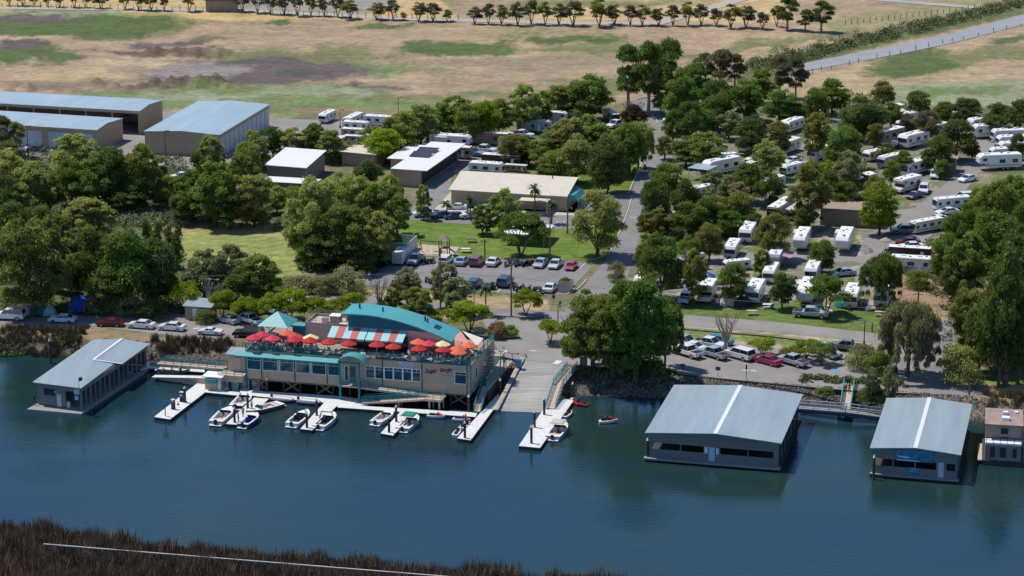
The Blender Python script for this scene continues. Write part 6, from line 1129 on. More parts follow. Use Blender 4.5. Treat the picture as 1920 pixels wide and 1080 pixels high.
# ------------------------------------------------------------------ camper vehicles
def rv(name, prof, W=2.5, wins=(), door=None, ax=(-1,), ac=(-1.5, 1.5), front=None, awn=None, stripe=True, slide=None, hitch=False, dual=False):
    o = empty(name); hw = W/2; top = max(p[1] for p in prof); mb = MB(); mb.side(prof, -hw, hw); mb.build('body', M['rvbody'], o, bevel=.09)
    x0, x1 = min(p[0] for p in prof if p[1] > top-.35), max(p[0] for p in prof if p[1] > top-.35)
    MB().box(x0+.1, x1-.1, -hw+.06, hw-.06, top, top+.05, tx=.1, ty=.1).build('roof', M['rvroof'], o)
    for x in ac: MB().box(x-.45, x+.45, -.35, .35, top+.05, top+.3, tx=.08, ty=.08).build('air_conditioner', M['rvroof'], o)
    MB().box(ac[0]+1.1, ac[0]+1.5, -.6, -.2, top+.05, top+.16).box(x1-.9, x1-.5, .1, .5, top+.05, top+.15).build('roof_hatch', M['dark'], o)
    for xa, xb, za, zb in wins:
        for s_ in (-1, 1): MB().box(xa, xb, s_*hw-.02, s_*hw+.025, za, zb).build('window', M['glass'], o)
    if door: MB().box(door, door+.7, -hw-.03, -hw, .55, 2.4).build('door', M['white'], o)
    if stripe: MB().box(x0+.4, x1-.5, -hw-.012, -hw, 1.05, 1.22).box(x0+.4, x1-.5, hw, hw+.012, 1.05, 1.22).build('stripe', M['plain'], o)
    if front:
        xa, xb, za, zb = front; MB().hexa([(xa-.05, -hw+.12, za), (xa+.04, -hw+.12, za), (xa+.04, hw-.12, za), (xa-.05, hw-.12, za)], [(xb-.05, -hw+.14, zb), (xb+.04, -hw+.14, zb), (xb+.04, hw-.14, zb), (xb-.05, hw-.14, zb)]).build('windscreen', M['glass'], o)
    if awn: MB().hexa([(awn[0], hw, 2.45), (awn[1], hw, 2.45), (awn[1], hw+1.9, 2.0), (awn[0], hw+1.9, 2.0)], [(awn[0], hw, 2.5), (awn[1], hw, 2.5), (awn[1], hw+1.9, 2.05), (awn[0], hw+1.9, 2.05)]).build('awning', M['plain'], o)
    if slide: MB().box(slide[0], slide[1], -hw-.75, -hw, .8, top-.3).build('slide_out', M['rvbody'], o)
    if hitch: MB().bar((max(p[0] for p in prof), -.5, .45), (max(p[0] for p in prof)+1.1, 0, .45), .1).bar((max(p[0] for p in prof), .5, .45), (max(p[0] for p in prof)+1.1, 0, .45), .1).cyl((max(p[0] for p in prof)+.3, 0, .5), (max(p[0] for p in prof)+.3, 0, 1.0), .2, n=8).build('hitch', M['dark'], o)
    wheels(o, ax, hw-.14, .38, .24); return o
TT = rv('travel_trailer', [(-3.9, .5), (-3.95, 2.6), (-3.75, 2.95), (3.4, 2.95), (3.85, 2.4), (3.95, 1.1), (3.6, .5)], wins=((-3, -1.9, 1.5, 2.2), (-.6, .6, 1.5, 2.25), (2.3, 3.1, 1.5, 2.2)), door=1.2, ax=(-.5, .45), front=(3.93, 3.82, 1.5, 2.35), hitch=True)
TA = rv('travel_trailer', [(-3.9, .5), (-3.95, 2.6), (-3.75, 2.95), (3.4, 2.95), (3.85, 2.4), (3.95, 1.1), (3.6, .5)], wins=((-3, -1.9, 1.5, 2.2), (2.3, 3.1, 1.5, 2.2)), door=1.2, ax=(-.5, .45), awn=(-2.6, 2.2), hitch=True, slide=(-2.5, .5))
FW = rv('fifth_wheel_trailer', [(-4.7, .6), (-4.75, 3.2), (-4.6, 3.4), (4.0, 3.4), (4.7, 2.9), (4.75, 1.6), (2.5, 1.5), (2.4, .6)], wins=((-3.8, -2.6, 1.6, 2.4), (-1, .3, 1.6, 2.4), (3.1, 4.0, 2.1, 2.7)), door=1.2, ax=(-1.6, -.6), ac=(-2, 2.6), slide=(-3.4, -.4))
MH = rv('motorhome', [(-5, .5), (-5.05, 3.0), (-4.85, 3.2), (4.6, 3.2), (4.9, 2.9), (5.05, 1.4), (5.0, .5)], wins=((-4, -2.8, 1.6, 2.4), (-1.5, -.2, 1.6, 2.4), (1.2, 2.2, 1.6, 2.4), (3.6, 4.5, 1.5, 2.3)), door=2.5, ax=(-2.4, 3.4), ac=(-2.6, 1.6), front=(5.06, 4.93, 1.45, 2.75))
MA = rv('motorhome', [(-5, .5), (-5.05, 3.0), (-4.85, 3.2), (4.6, 3.2), (4.9, 2.9), (5.05, 1.4), (5.0, .5)], wins=((-4, -2.8, 1.6, 2.4), (1.2, 2.2, 1.6, 2.4), (3.6, 4.5, 1.5, 2.3)), door=2.5, ax=(-2.4, 3.4), ac=(-2.6, 1.6), front=(5.06, 4.93, 1.45, 2.75), awn=(-3.6, 2.0))
CC = rv('camper_van', [(-3.4, .5), (-3.45, 2.7), (-3.3, 2.9), (2.8, 2.9), (3.1, 2.6), (3.0, 2.0), (2.2, 1.9), (2.7, 1.3), (3.7, 1.15), (3.8, .5)], wins=((-2.6, -1.6, 1.5, 2.2), (-.4, .6, 1.5, 2.2), (1.8, 2.4, 2.15, 2.55)), door=.8, ax=(-1.9, 2.7), ac=(-1.2,), front=(2.72, 2.3, 1.35, 1.85))
CW, CT_, CB, CG, CTN = (.74, .74, .72), (.60, .52, .42), (.045, .025, .03), (.36, .38, .42), (.45, .33, .22)
STR = [(.1, .2, .4), (.35, .25, .15), (.05, .3, .35), (.3, .05, .08), (.25, .25, .3)]
rvn = [0]
def RV(pr, x, y, hd, label, c=CW, s_=1.0, cat=None, stripe=None, awn=None):
    rvn[0] += 1; st_ = stripe or STR[rvn[0] % 5]
    return place(pr, P(x, y), R(hd), s_*(1.1 if x > 1180 and s_ < .95 else 1), label, cat or {'travel_trailer': 'trailer', 'fifth_wheel_trailer': 'trailer', 'motorhome': 'motorhome', 'camper_van': 'camper van'}[pr.name.split('.')[0]], 'campers in the camp', {'body': c, 'slide_out': c, 'stripe': st_, 'awning': awn or (.6, .6, .58)})
D = 256
RV(TT, 1205, 540, D, 'white trailer under the oak at the left corner of the camp front row', s_=.8); RV(CC, 1326, 560, D, 'cream camper van third in the front row beside the tents', (.66, .6, .5)); RV(TT, 1416, 562, D, 'white trailer with grey swoosh in the front row behind the tents'); RV(FW, 1512, 566, D, 'white fifth wheel trailer behind the silver pickup'); RV(TT, 1598, 570, D, 'white trailer at the right end of the front row', s_=.9); RV(TT, 1655, 568, D, 'white trailer behind the weeping willow')
RV(TT, 1373, 480, D, 'white trailer alone on the lane below the red parasol', s_=.82); RV(TT, 1402, 450, D, 'white trailer with awning beside the dark round tree', s_=.9); RV(TA, 1455, 496, D, 'grey shaded trailer with striped awning below the dark round tree', CG, .95, awn=(.5, .3, .35)); RV(FW, 1503, 466, D, 'large white fifth wheel with slide out on the central lane', s_=.95); RV(FW, 1583, 468, D, 'large white fifth wheel beside the curved white fence'); RV(TT, 1445, 525, D, 'white trailer with lean-to tarp in the second row', s_=.8); RV(TT, 1524, 522, D, 'white trailer directly above the fifth wheel with pickup', s_=.85); RV(TT, 1381, 506, 200, 'white trailer glimpsed above the green tree in the second row', s_=.6); RV(TT, 1297, 500, 230, 'white trailer glimpsed behind the large oak', s_=.7)
RV(MA, 1464, 408, D-12, 'dark sided motorhome with white roof left of the tall olive tree', (.2, .15, .12)); RV(MH, 1402, 280, D-12, 'teal fronted white motorhome in the upper left camp', s_=.75, stripe=(.03, .25, .3)); RV(TT, 1404, 222, D, 'white trailer in the gap at the upper left of the camp', s_=.7); RV(TT, 1374, 220, D, 'small white trailer beside the gap trailer', s_=.5); RV(TT, 1345, 262, D-20, 'white trailer roof among the upper left trees', s_=.7); RV(TT, 1362, 302, 200, 'white trailer left of the grey green tree', s_=.55); RV(FW, 1352, 326, 220, 'long white trailer beside the blue carport'); RV(TT, 1312, 372, 220, 'white trailer below the blue carport', s_=.8); RV(TT, 1418, 320, 225, 'white trailer in the centre left of the camp', s_=.7); RV(TT, 1412, 308, 225, 'small white trailer above the centre left one', s_=.5)
RV(TT, 1485, 246, D-20, 'white trailer with square windows at the top centre of the camp', s_=.9); RV(MH, 1476, 286, D-20, 'white motorhome below the one with square windows', s_=.8); RV(TT, 1534, 298, D-20, 'pale blue white trailer in a grassy pitch', (.6, .66, .74), .82); RV(TT, 1484, 326, 225, 'white trailer beside the olive tree top', s_=.7); RV(TT, 1540, 218, D, 'white trailer peeking above the olive tree', s_=.5); RV(TT, 1596, 254, 225, 'white trailer roof among the dark trees of the centre', s_=.7)
RV(MA, 1665, 222, 220, 'white motorhome with awning at the back of the camp', s_=.85); RV(TT, 1718, 228, 215, 'white trailer behind the dark brownish tree', s_=.8); RV(TT, 1782, 228, 215, 'white trailer at the back under round trees', s_=.65); RV(TA, 1838, 242, 215, 'white trailer with tan awning in the top right row', s_=.85, awn=(.4, .3, .2)); RV(TT, 1856, 258, 190, 'large white trailer side on in the top right row', s_=1.05); RV(TT, 1890, 266, 190, 'white trailer second from the top at the right edge', (.66, .68, .72)); RV(TT, 1900, 278, 190, 'pale trailer third from the top at the right edge'); RV(TT, 1904, 290, 190, 'white trailer fourth from the top at the right edge'); RV(TT, 1886, 300, 190, 'white trailer fifth from the top at the right edge', s_=.95); RV(FW, 1872, 317, 190, 'long white trailer nearest the road at the right edge', s_=.92)
RV(MH, 1664, 268, 225, 'dark fronted motorhome with white roof in the upper centre', (.25, .22, .24), .9); RV(TT, 1712, 275, 225, 'white trailer with brown rear beside the dark trees', s_=1.1); RV(TT, 1668, 312, 225, 'grey trailer with pale roof above the grand motorhome', CG, .8); RV(MH, 1716, 326, 228, 'grand white motorhome with black windscreen beside the shed', s_=.95); RV(CC, 1700, 358, 226, 'white and brown camper van beside the white SUV', (.66, .62, .56), 1.05); RV(MH, 1613, 352, 220, 'white roofed motorhome half hidden by the bright green tree', s_=.75); RV(TT, 1622, 338, 220, 'small white trailer above the half hidden motorhome', s_=.5); RV(TT, 1548, 290, 225, 'white trailer beside the pale blue one', s_=.5)
for x, y, l in ((1622, 236, 'white trailer between dark crowns left of the back row motorhome'), (1640, 300, 'white trailer under olive crowns in the upper centre'), (1590, 312, 'white trailer below the grey green central tree'), (1700, 243, 'white trailer behind the brownish tree trunk'), (1758, 250, 'white trailer between round trees of the top right'), (1570, 268, 'white trailer behind the big dark central crown'), (1440, 300, 'white trailer left of the pale central tree'), (1448, 352, 'white trailer in shade left of the tall olive tree'), (1395, 345, 'white trailer in the dense left part of the camp'), (1330, 285, 'white trailer beside the upper left round trees'), (1545, 340, 'white trailer in shade right of the tall olive tree'), (1340, 405, 'white trailer deep between the left crowns')): RV(TT, x, y, 222, l, s_=.72)
RV(MH, 1784, 392, 200, 'teal and white motorhome at the wood edge', s_=.72, stripe=(.02, .25, .28)); RV(MH, 1736, 434, 215, 'white motorhome facing the road from the dark wood', s_=.7); RV(MH, 1706, 487, 346, 'black motorhome with white roof side on', CB, .72); RV(TT, 1708, 510, 346, 'long white trailer side on behind the weeping willow', s_=1.0)
RV(TT, 614, 228, 250, 'white trailer alone at the back of the storage yard', s_=.8); RV(MH, 662, 236, 250, 'teal fronted motorhome at the back of the storage yard', (.5, .62, .66), .8); RV(TT, 710, 236, 345, 'white trailer under the trees right of the teal motorhome', s_=.85); RV(TT, 668, 246, 345, 'white trailer below the teal motorhome', s_=.8); RV(TT, 663, 257, 345, 'tan trailer in the middle of the yard stack', CTN, .7); RV(TT, 664, 268, 345, 'brown sided trailer lowest of the yard stack', CTN, .6); RV(TT, 637, 272, 250, 'small white trailer beside the brown sided one', s_=.6); RV(TT, 740, 236, 345, 'white trailer end glimpsed under the yard trees', s_=.6)
RV(MH, 807, 303, 355, 'white motorhome at the corner of the white roofed building', s_=.62); RV(FW, 845, 280, 345, 'white topped trailer at the back left of the yard row'); RV(MA, 850, 296, 345, 'brown motorhome with cream awning at the left of the yard', CTN, .85, awn=(.6, .52, .42)); RV(MA, 918, 272, 345, 'brown motorhome with orange awning behind the white pickup', (.3, .2, .13), .95, awn=(.62, .42, .22)); RV(MH, 942, 313, 345, 'dark burgundy motorhome behind the white trailer', (.05, .015, .02), .88); RV(TT, 913, 328, 345, 'white trailer with square windows right behind the tan building', s_=.95); RV(MH, 968, 322, 345, 'brown motorhome end beside the white trailer', (.35, .26, .18), .5); RV(FW, 1002, 248, 345, 'grey sided long trailer in the yard corner', CG, .85); RV(FW, 1034, 230, 345, 'white long trailer behind the grey sided one', s_=.8); RV(TA, 1084, 220, 345, 'white trailer with wide white awning below the dark tree', s_=.85); RV(MH, 1146, 228, 285, 'white topped black fronted motorhome facing the lawn', (.1, .1, .12), .78); RV(TT, 945, 262, 345, 'white trailer end beside the brown awning motorhome', s_=.6)
RV(MA, 1290, 420, 200, 'grey long trailer in deep shade beside the camp road', CG, .8, 'motorhome'); RV(TT, 1228, 424, 200, 'white trailer in deep shade beside the camp road bush', s_=.6)
bt = empty('box_trailer', P(751, 494), R(256), 'plain white box trailer beside the grey bin enclosure', 'trailer'); part(MB().box(-2.2, 2.2, -1.05, 1.05, .5, 2.7), 'body', 'white', bt, bevel=.06); part(MB().box(2.2, 2.225, -.9, .9, .65, 2.5), 'rear_door', 'doorblue', bt); part(MB().bar((-2.2, 0, .5), (-3.2, 0, .5), .1).box(-.3, .1, -.3, .1, 2.7, 2.8), 'hitch', 'dark', bt); wheels(bt, (-.4, .4), .95, .34)
# ------------------------------------------------------------------ storage sheds and other buildings
def shed(fl_px, fr_px, zt, depth, label, rise=.5, m='walltan', name='storage_shed', gable_front=True, cat='shed', roof='roofblue2', base=None):
    a, b_ = P(*fl_px, zt), P(*fr_px, zt); L = (b_-a).length; ang = math.atan2(b_.y-a.y, b_.x-a.x); o = empty(name, (a.x, a.y, LZ), ang, label, cat); h = zt-LZ; mb = MB()
    if gable_front:
        poly = [(0, 0), (L, 0), (L, h), (L/2, h+rise), (0, h)]; b0 = len(mb.v); n = 5; mb.v += [(x, 0, z) for x, z in poly]+[(x, depth, z) for x, z in poly]; mb.f += [tuple(range(b0, b0+n)), tuple(range(b0+n, b0+2*n))[::-1]]+[(b0+i, b0+n+i, b0+n+(i+1) % n, b0+(i+1) % n) for i in range(n)]; mb.m += [0]*(n+2)
        part(mb, 'wall', m, o); r_ = MB()
        for x0, x1, z0, z1 in ((-.2, L/2, h, h+rise), (L/2, L+.2, h+rise, h)): r_.hexa([(x0, -.2, z0+.03), (x1, -.2, z1+.03), (x1, depth+.2, z1+.03), (x0, depth+.2, z0+.03)], [(x0, -.2, z0+.14), (x1, -.2, z1+.14), (x1, depth+.2, z1+.14), (x0, depth+.2, z0+.14)])
        part(r_, 'roof', roof, o)
    return o, L, h
s1, L, h = shed((271, 247), (410, 253.8), 7.2, 35, 'tan steel storage shed with pale blue roof and a row of white roller doors')
for k in range(11): part(MB().box(L, L+.06, 1.2+k*3.1, 3.7+k*3.1, .05, 4.2), 'roller_door', 'doorblue', s1)
part(MB().box(L+.2, L+.28, 0, 35, h-.25, h+.1), 'gutter', 'walltan', s1)
def long_shed(fr, br, length, zt, label, open_=False):
    a, b_ = P(*fr, zt), P(*br, zt); dv = b_-a; Wd = dv.length; ang = math.atan2(dv.y, dv.x)-math.pi/2; o = empty('storage_shed', (a.x, a.y, LZ), ang, label, 'shed'); h = zt-LZ; L = length; mb = MB()
    prof = [(0, h), (Wd*.4, h+.55), (Wd, h)]
    if not open_: mb.box(-L, 0, 0, .15, 0, h)
    mb.box(-L, 0, Wd-.15, Wd, 0, h); mb.box(-.15, 0, .15, Wd-.15, 0, h); mb.hexa([(-.15, 0, h), (0, 0, h), (0, Wd*.4, h), (-.15, Wd*.4, h)], [(-.15, 0, h+.001), (0, 0, h+.001), (0, Wd*.4, h+.52), (-.15, Wd*.4, h+.52)]).hexa([(-.15, Wd*.4, h), (0, Wd*.4, h), (0, Wd, h), (-.15, Wd, h)], [(-.15, Wd*.4, h+.52), (0, Wd*.4, h+.52), (0, Wd, h+.001), (-.15, Wd, h+.001)])
    part(mb, 'wall', 'walltan', o); r_ = MB()
    for (y0, z0), (y1, z1) in zip(prof[:-1], prof[1:]): r_.hexa([(-L, y0-.15*(y0 == 0), z0+.02), (.2, y0-.15*(y0 == 0), z0+.02), (.2, y1, z1+.02), (-L, y1, z1+.02)], [(-L, y0-.15*(y0 == 0), z0+.12), (.2, y0-.15*(y0 == 0), z0+.12), (.2, y1, z1+.12), (-L, y1, z1+.12)])
    part(r_, 'roof', 'roofblue2', o); part(MB().box(-L, .1, -.22, -.151, h-.55, h+.1), 'eave_beam', 'walltan', o)
    if open_:
        for k in range(9): part(MB().box(-.35-k*6.6, -.05-k*6.6, 0, .3, 0, h-.5), 'post', 'walltan', o)
    else:
        for k in range(6): part(MB().box(-5.6-k*6.3, -.9-k*6.3, -.06, -.003, .05, 3.9), 'roller_door', 'doorblue', o)
    return o, ang
long_shed((181, 244.5), (229.5, 222.5), 60, 7.0, 'tan storage shed with large blue white roller doors at the left edge')
s3, an3 = long_shed((261, 209), (304, 188.5), 75, 7.6, 'long open fronted storage shed with parked boats at the far left', True)
for k, (x, y) in enumerate(((240, 240), (190, 226), (130, 216), (60, 208), (20, 203))): p = P(x, y-14); boat_ = place(RBC, (p.x, p.y, LZ+.6), an3+R(-90), .8, ['white boat stored in the {} bay from the right of the open shed'.format(w_) for w_ in ('first', 'second', 'third', 'fourth', 'fifth')][k], 'boat', 'boats stored in the open shed', {'hull': WH})
def hut(x, y, w_, d, h, label, wall='wallgrey', roof='white', name='shed', cat='building', ang=UA, slope=(0, 0), over=.4, doors=(), z=LZ):
    o = empty(name, P(x, y, z), ang, label, cat); part(MB().box(-w_/2, w_/2, 0, d, 0, h), 'wall', wall, o); a, b_ = slope
    part(MB().hexa([(-w_/2-over, -over, h+.02), (w_/2+over, -over, h+.02+a), (w_/2+over, d+over, h+.02+a+b_), (-w_/2-over, d+over, h+.02+b_)], [(-w_/2-over, -over, h+.16), (w_/2+over, -over, h+.16+a), (w_/2+over, d+over, h+.16+a+b_), (-w_/2-over, d+over, h+.16+b_)]), 'roof', roof, o)
    for u0, u1, zt in doors: part(MB().box(u0, u1, -.05, -.003, .05, zt), 'door', 'white', o)
    return o
hut(371, 601, 4.6, 3.2, 2.4, 'small utility hut with sloping grey roof and two white doors', 'brown', 'roofblue', 'utility_hut', 'hut', UA, (0, .5), .35, ((-.9, .5, 2.1), (.7, 2.0, 2.1)))
hut(537, 343, 8.5, 13, 3.6, 'grey shed with tilted white roof between the trees', 'brown', 'white', ang=UA, slope=(-.2, .9)); hut(540, 366, 11, 4, 2.6, 'low white roofed shelter below the tilted roof shed', 'brown', 'white', ang=UA)
hut(650, 318, 9, 14, 3.2, 'tan roofed annexe left of the solar panel roof', 'brown', mat('tan_roof', (.5, .44, .36), .8, .06), ang=UA-R(20)) if False else None
M['tanroof'] = mat('tan_roof', (.66, .60, .49), .8, .07, .5, streak=2)
hut(672, 313, 8, 12, 3.0, 'low tan roofed annexe left of the solar panel roof', 'brown', 'tanroof', ang=UA-R(10))
wb_ = empty('workshop', P(768, 350), UA-R(2), 'long white roofed workshop with dark solar panels', 'building')
part(MB().box(-3.6, 2.4, 0, 27, 0, 3.6).box(-7.5, -3.6, 10, 24, 0, 3.4), 'wall', 'walltan', wb_); part(MB().box(2.4, 2.45, 1, 26, .3, 2.9), 'bay_shade_sheet', 'dark', wb_); part(MB().box(-4.0, 4.0, -.5, 27.5, 3.62, 3.78), 'roof', 'white', wb_); part(MB().box(-8.2, -4.01, 9.5, 24.5, 3.45, 3.6), 'side_roof', 'white', wb_)  # dark sheet on the solid wall stands in for shade inside open bays
for v in (11.3, 15.6): part(MB().hexa([(-3.8, v, 3.9), (.6, v, 3.9), (.6, v+3.6, 4.3), (-3.8, v+3.6, 4.3)], [(-3.8, v, 3.96), (.6, v, 3.96), (.6, v+3.6, 4.36), (-3.8, v+3.6, 4.36)]), 'solar_panel', 'solar', wb_)
tnb = empty('camp_office', P(846, 384), UA+R(10), 'long tan camp office with pale corrugated roof and teal end awning', 'building')
a, b_ = P(846, 384), P(1062, 397); tnb.rotation_euler.z = math.atan2(b_.y-a.y, b_.x-a.x); L = (b_-a).length
part(MB().box(0, L, 0, 9, 0, 3.2), 'wall', 'wallbeige', tnb); part(MB().hexa([(-.4, -.6, 3.15), (L+.3, -.6, 3.15), (L+.3, 9, 4.9), (-.4, 9, 4.9)], [(-.4, -.6, 3.3), (L+.3, -.6, 3.3), (L+.3, 9, 5.05), (-.4, 9, 5.05)]).hexa([(-.4, 9, 4.9), (L+.3, 9, 4.9), (L+.3, 13.6, 3.9), (-.4, 13.6, 3.9)], [(-.4, 9, 5.05), (L+.3, 9, 5.05), (L+.3, 13.6, 4.05), (-.4, 13.6, 4.05)]), 'roof', 'tanroof', tnb)
part(MB().hexa([(L+.01, 1.0, 2.3), (L+2.0, 1.5, 2.0), (L+2.0, 8.5, 2.0), (L+.01, 9, 2.3)], [(L+.01, 1.0, 3.4), (L+1.2, 1.5, 3.1), (L+1.2, 8.5, 3.1), (L+.01, 9, 3.4)]), 'end_awning', 'tealroof', tnb); part(MB().box(15, 21, -3.4, -.61, 2.5, 2.62).box(15.1, 15.3, -3.3, -3.1, 0, 2.5).box(20.7, 20.9, -3.3, -3.1, 0, 2.5), 'porch', 'tanroof', tnb); part(MB().box(13.6, 15.4, -.7, -.61, 2.8, 3.1), 'sign_board', 'tealroof', tnb); part(MB().cyl((L*.8, 8, 4.8), (L*.8, 8, 5.6), .12, n=6), 'roof_vent', 'dark', tnb)
hut(1590, 425, 11, 7, 3.4, 'brown restroom building deep under the camp trees', 'brown', 'brown', 'restroom'); hut(1780, 322, 2.6, 2.6, 2.8, 'small brown shed beside the white SUV in the camp', 'brown', 'brown', 'garden_shed', 'shed')
cp = empty('carport', P(1308, 340), UA-R(15), 'pale blue flat carport on posts among the camp trees', 'carport'); part(MB().box(-2.4, 2.4, 0, 5, 2.6, 2.7), 'roof', 'roofblue2', cp)
for u, v in ((-2.2, .2), (2.2, .2), (2.2, 4.8), (-2.2, 4.8)): part(MB().box(u-.06, u+.06, v-.06, v+.06, 0, 2.6), 'post', 'white', cp)
bv = empty('barn', P(386, 22), 0, 'dark long low barn at the far edge of the fields', 'barn'); part(MB().box(0, 9, 0, 6, 0, 3.4), 'wall', 'brown', bv); part(MB().box(-.5, 9.5, -.5, 6.5, 3.42, 3.6), 'roof', 'dark', bv)
ge_ = empty('bin_enclosure', P(742, 480), UA, 'grey slatted bin enclosure behind the white box trailer', 'enclosure'); part(MB().box(-4.2, 2.2, 0, .12, 0, 2.4).box(-4.2, -4.08, .12, 7, 0, 2.4).box(2.08, 2.2, .12, 7, 0, 2.4).box(-4.08, 2.08, 6.9, 7, 0, 2.4), 'fence', 'doorblue', ge_)
ds = empty('dumpster', P(1059, 546), UA, 'blue grey slatted dumpster enclosure beside the camp road', 'dumpster'); part(MB().box(-1.1, 1.1, -.9, -.8, 0, 2.0).box(-1.1, -1, -.8, 1.5, 0, 2.0).box(1, 1.1, -.8, 1.5, 0, 2.0), 'fence', 'steel', ds)
bb = empty('storage_bin', P(972, 688, LZ), UA, 'bright blue rubbish bin at the top left of the boat ramp', 'bin'); part(MB().box(-.45, .45, -.35, .35, .1, 1.1, tx=-.04), 'body', 'bluepaint', bb); part(MB().box(-.52, .52, -.42, .42, 1.1, 1.2), 'lid', 'blue', bb)
# ------------------------------------------------------------------ tents, canopies, playground
def tent(x, y, w_, d, h, m, label, rz=0):
    o = empty('tent', P(x, y), rz, label, 'tent'); mb = MB(); n = 10; m2 = 6; V_0 = len(mb.v)
    for i in range(m2):
        for j in range(n):
            p0, p1 = [(w_/2*math.cos(a)*math.cos(e), d/2*math.sin(a)*math.cos(e), h*math.sin(e)) for a, e in ((6.283*j/n, 1.57*i/m2), (6.283*(j+1)/n, 1.57*i/m2))]; q0, q1 = [(w_/2*math.cos(a)*math.cos(e), d/2*math.sin(a)*math.cos(e), h*math.sin(e)) for a, e in ((6.283*j/n, 1.57*(i+1)/m2), (6.283*(j+1)/n, 1.57*(i+1)/m2))]; mb.face([p0, p1, q1, q0])
    part(mb, 'fabric', m, o, smooth=False); part(MB().hexa([(-.4, -d/2*.97, 0), (.4, -d/2*.97, 0), (.4, -d/2*.9, 0), (-.4, -d/2*.9, 0)], [(-.2, -d/2*.72, h*.62), (.2, -d/2*.72, h*.62), (.2, -d/2*.68, h*.62), (-.2, -d/2*.68, h*.62)]), 'door', 'dark', o); return o
tent(1366, 571, 3.4, 3, 1.7, 'tan', 'tan tent beside the cream camper van'); tent(1392, 573, 3.4, 3, 1.7, 'dark', 'black dome tent between the tan tent and a trailer'); tent(52, 589, 3, 2.6, 1.7, 'tan', 'brown tent behind the white SUV at the far left'); tent(75, 587, 3, 3, 1.9, 'green', 'green tent under the huge olive tree'); tent(93, 590, 2.6, 2.4, 1.5, 'tealpale', 'pale teal tent right of the green one'); tent(1580, 575, 3, 3, 1.8, 'green', 'green tent left of the last front row trailer')
def pop_canopy(x, y, w_, h, m, label, side=None):
    o = empty('pop_up_canopy', P(x, y), UA, label, 'canopy'); mb = MB(); c = [(-w_/2, -w_/2, h), (w_/2, -w_/2, h), (w_/2, w_/2, h), (-w_/2, w_/2, h)]
    for i in range(4): mb.face([c[i], c[(i+1) % 4], (0, 0, h+.8)]); a, b_ = c[i], c[(i+1) % 4]; mb.face([(a[0], a[1], h-.25), (b_[0], b_[1], h-.25), b_, a])
    part(mb, 'roof', m, o)
    for a, b_, _ in c: part(MB().box(a*.96-.04, a*.96+.04, b_*.96-.04, b_*.96+.04, 0, h), 'post', 'steel', o)
    if side: part(MB().box(-w_/2, w_/2, -w_/2*.9, -w_/2*.88, .2, h-.26).box(-w_/2*.9, -w_/2*.88, -w_/2*.87, w_/2, .2, h-.26), 'side_wall', side, o)
    return o
pop_canopy(152, 583, 3, 2.1, 'blue', 'bright blue tarp canopy beside the levee road', 'blue'); pop_canopy(1185, 655, 2.6, 2.2, mat('orange_canvas', (.7, .2, .08), .7), 'orange canopy below the giant willow'); pop_canopy(1325, 540, 2.6, 2.2, 'blue', 'blue canopy behind the cream camper van'); pop_canopy(990, 452, 8.5, 2.4, 'white', 'wide white canopy below the spreading tree on the lawn'); pop_canopy(1360, 438, 2.6, 2.2, 'redcanvas', 'red canopy in the camp beside the dark trees'); pop_canopy(1428, 516, 2.4, 2.0, 'blue', 'blue canopy left of the second row trailer'); pop_canopy(1620, 350, 3.0, 2.2, 'green', 'green canopy beside the half hidden motorhome') if False else None
place(um, P(1040, 336), 0, (1.5, 1.5, 1), 'large orange parasol on the grass behind the tan building', 'parasol', None, {'canopy': ORG}); place(um, P(1171, 640), 0, 1, 'blue and white parasol under the giant willow', 'parasol', None, {'canopy': (.03, .1, .5)}); place(um, P(1660, 468), 0, .9, 'small parasol by the fence at the big fifth wheel', 'parasol', None, {'canopy': (.4, .3, .2)}); place(um, P(1548, 510), 0, 1, 'magenta parasol beside the camp tree', 'parasol', None, {'canopy': (.45, .03, .15)})
pg = empty('playset', P(833, 478), UA, 'wooden play tower with peaked roof and swing beam', 'playset')
mb = MB()
for u, v in ((-.8, -.8), (.8, -.8), (.8, .8), (-.8, .8)): mb.box(u-.08, u+.08, v-.08, v+.08, 0, 3.0)
mb.box(-.8, .8, -.8, .8, 1.4, 1.5); part(mb, 'tower', 'timber', pg); part(MB().face([(-1, -1, 3), (1, -1, 3), (0, 0, 4.1)]).face([(1, -1, 3), (1, 1, 3), (0, 0, 4.1)]).face([(1, 1, 3), (-1, 1, 3), (0, 0, 4.1)]).face([(-1, 1, 3), (-1, -1, 3), (0, 0, 4.1)]), 'roof', 'brown', pg)
part(MB().bar((-.9, 0, 2.5), (-4.6, 0, 2.5), .12).bar((-4.6, -1, 0), (-4.6, 0, 2.5), .1).bar((-4.6, 1, 0), (-4.6, 0, 2.5), .1), 'swing_beam', 'timber', pg)
for u in (-2, -3.2): part(MB().bar((u-.2, 0, 2.5), (u-.2, 0, .5), .02).bar((u+.2, 0, 2.5), (u+.2, 0, .5), .02).box(u-.22, u+.22, -.1, .1, .46, .5), 'swing', 'dark', pg)
part(MB().hexa([(.8, -.3, 1.4), (2.8, -.3, .1), (2.8, .3, .1), (.8, .3, 1.4)], [(.8, -.3, 1.5), (2.8, -.3, .2), (2.8, .3, .2), (.8, .3, 1.5)]), 'slide', 'timberpale', pg)
def bench(x, y, label, m='white', rz=0):
    o = empty('picnic_table', P(x, y), rz, label, 'picnic table'); part(MB().box(-.9, .9, -.4, .4, .72, .78), 'tabletop', m, o)
    for s_ in (-1, 1): part(MB().box(-.9, .9, s_*.7-.14, s_*.7+.14, .42, .47), 'bench', m, o); part(MB().bar((s_*.7, -.75, 0), (s_*.7, .3, .72), .07).bar((s_*.7, .75, 0), (s_*.7, -.3, .72), .07), 'leg', 'timber', o)
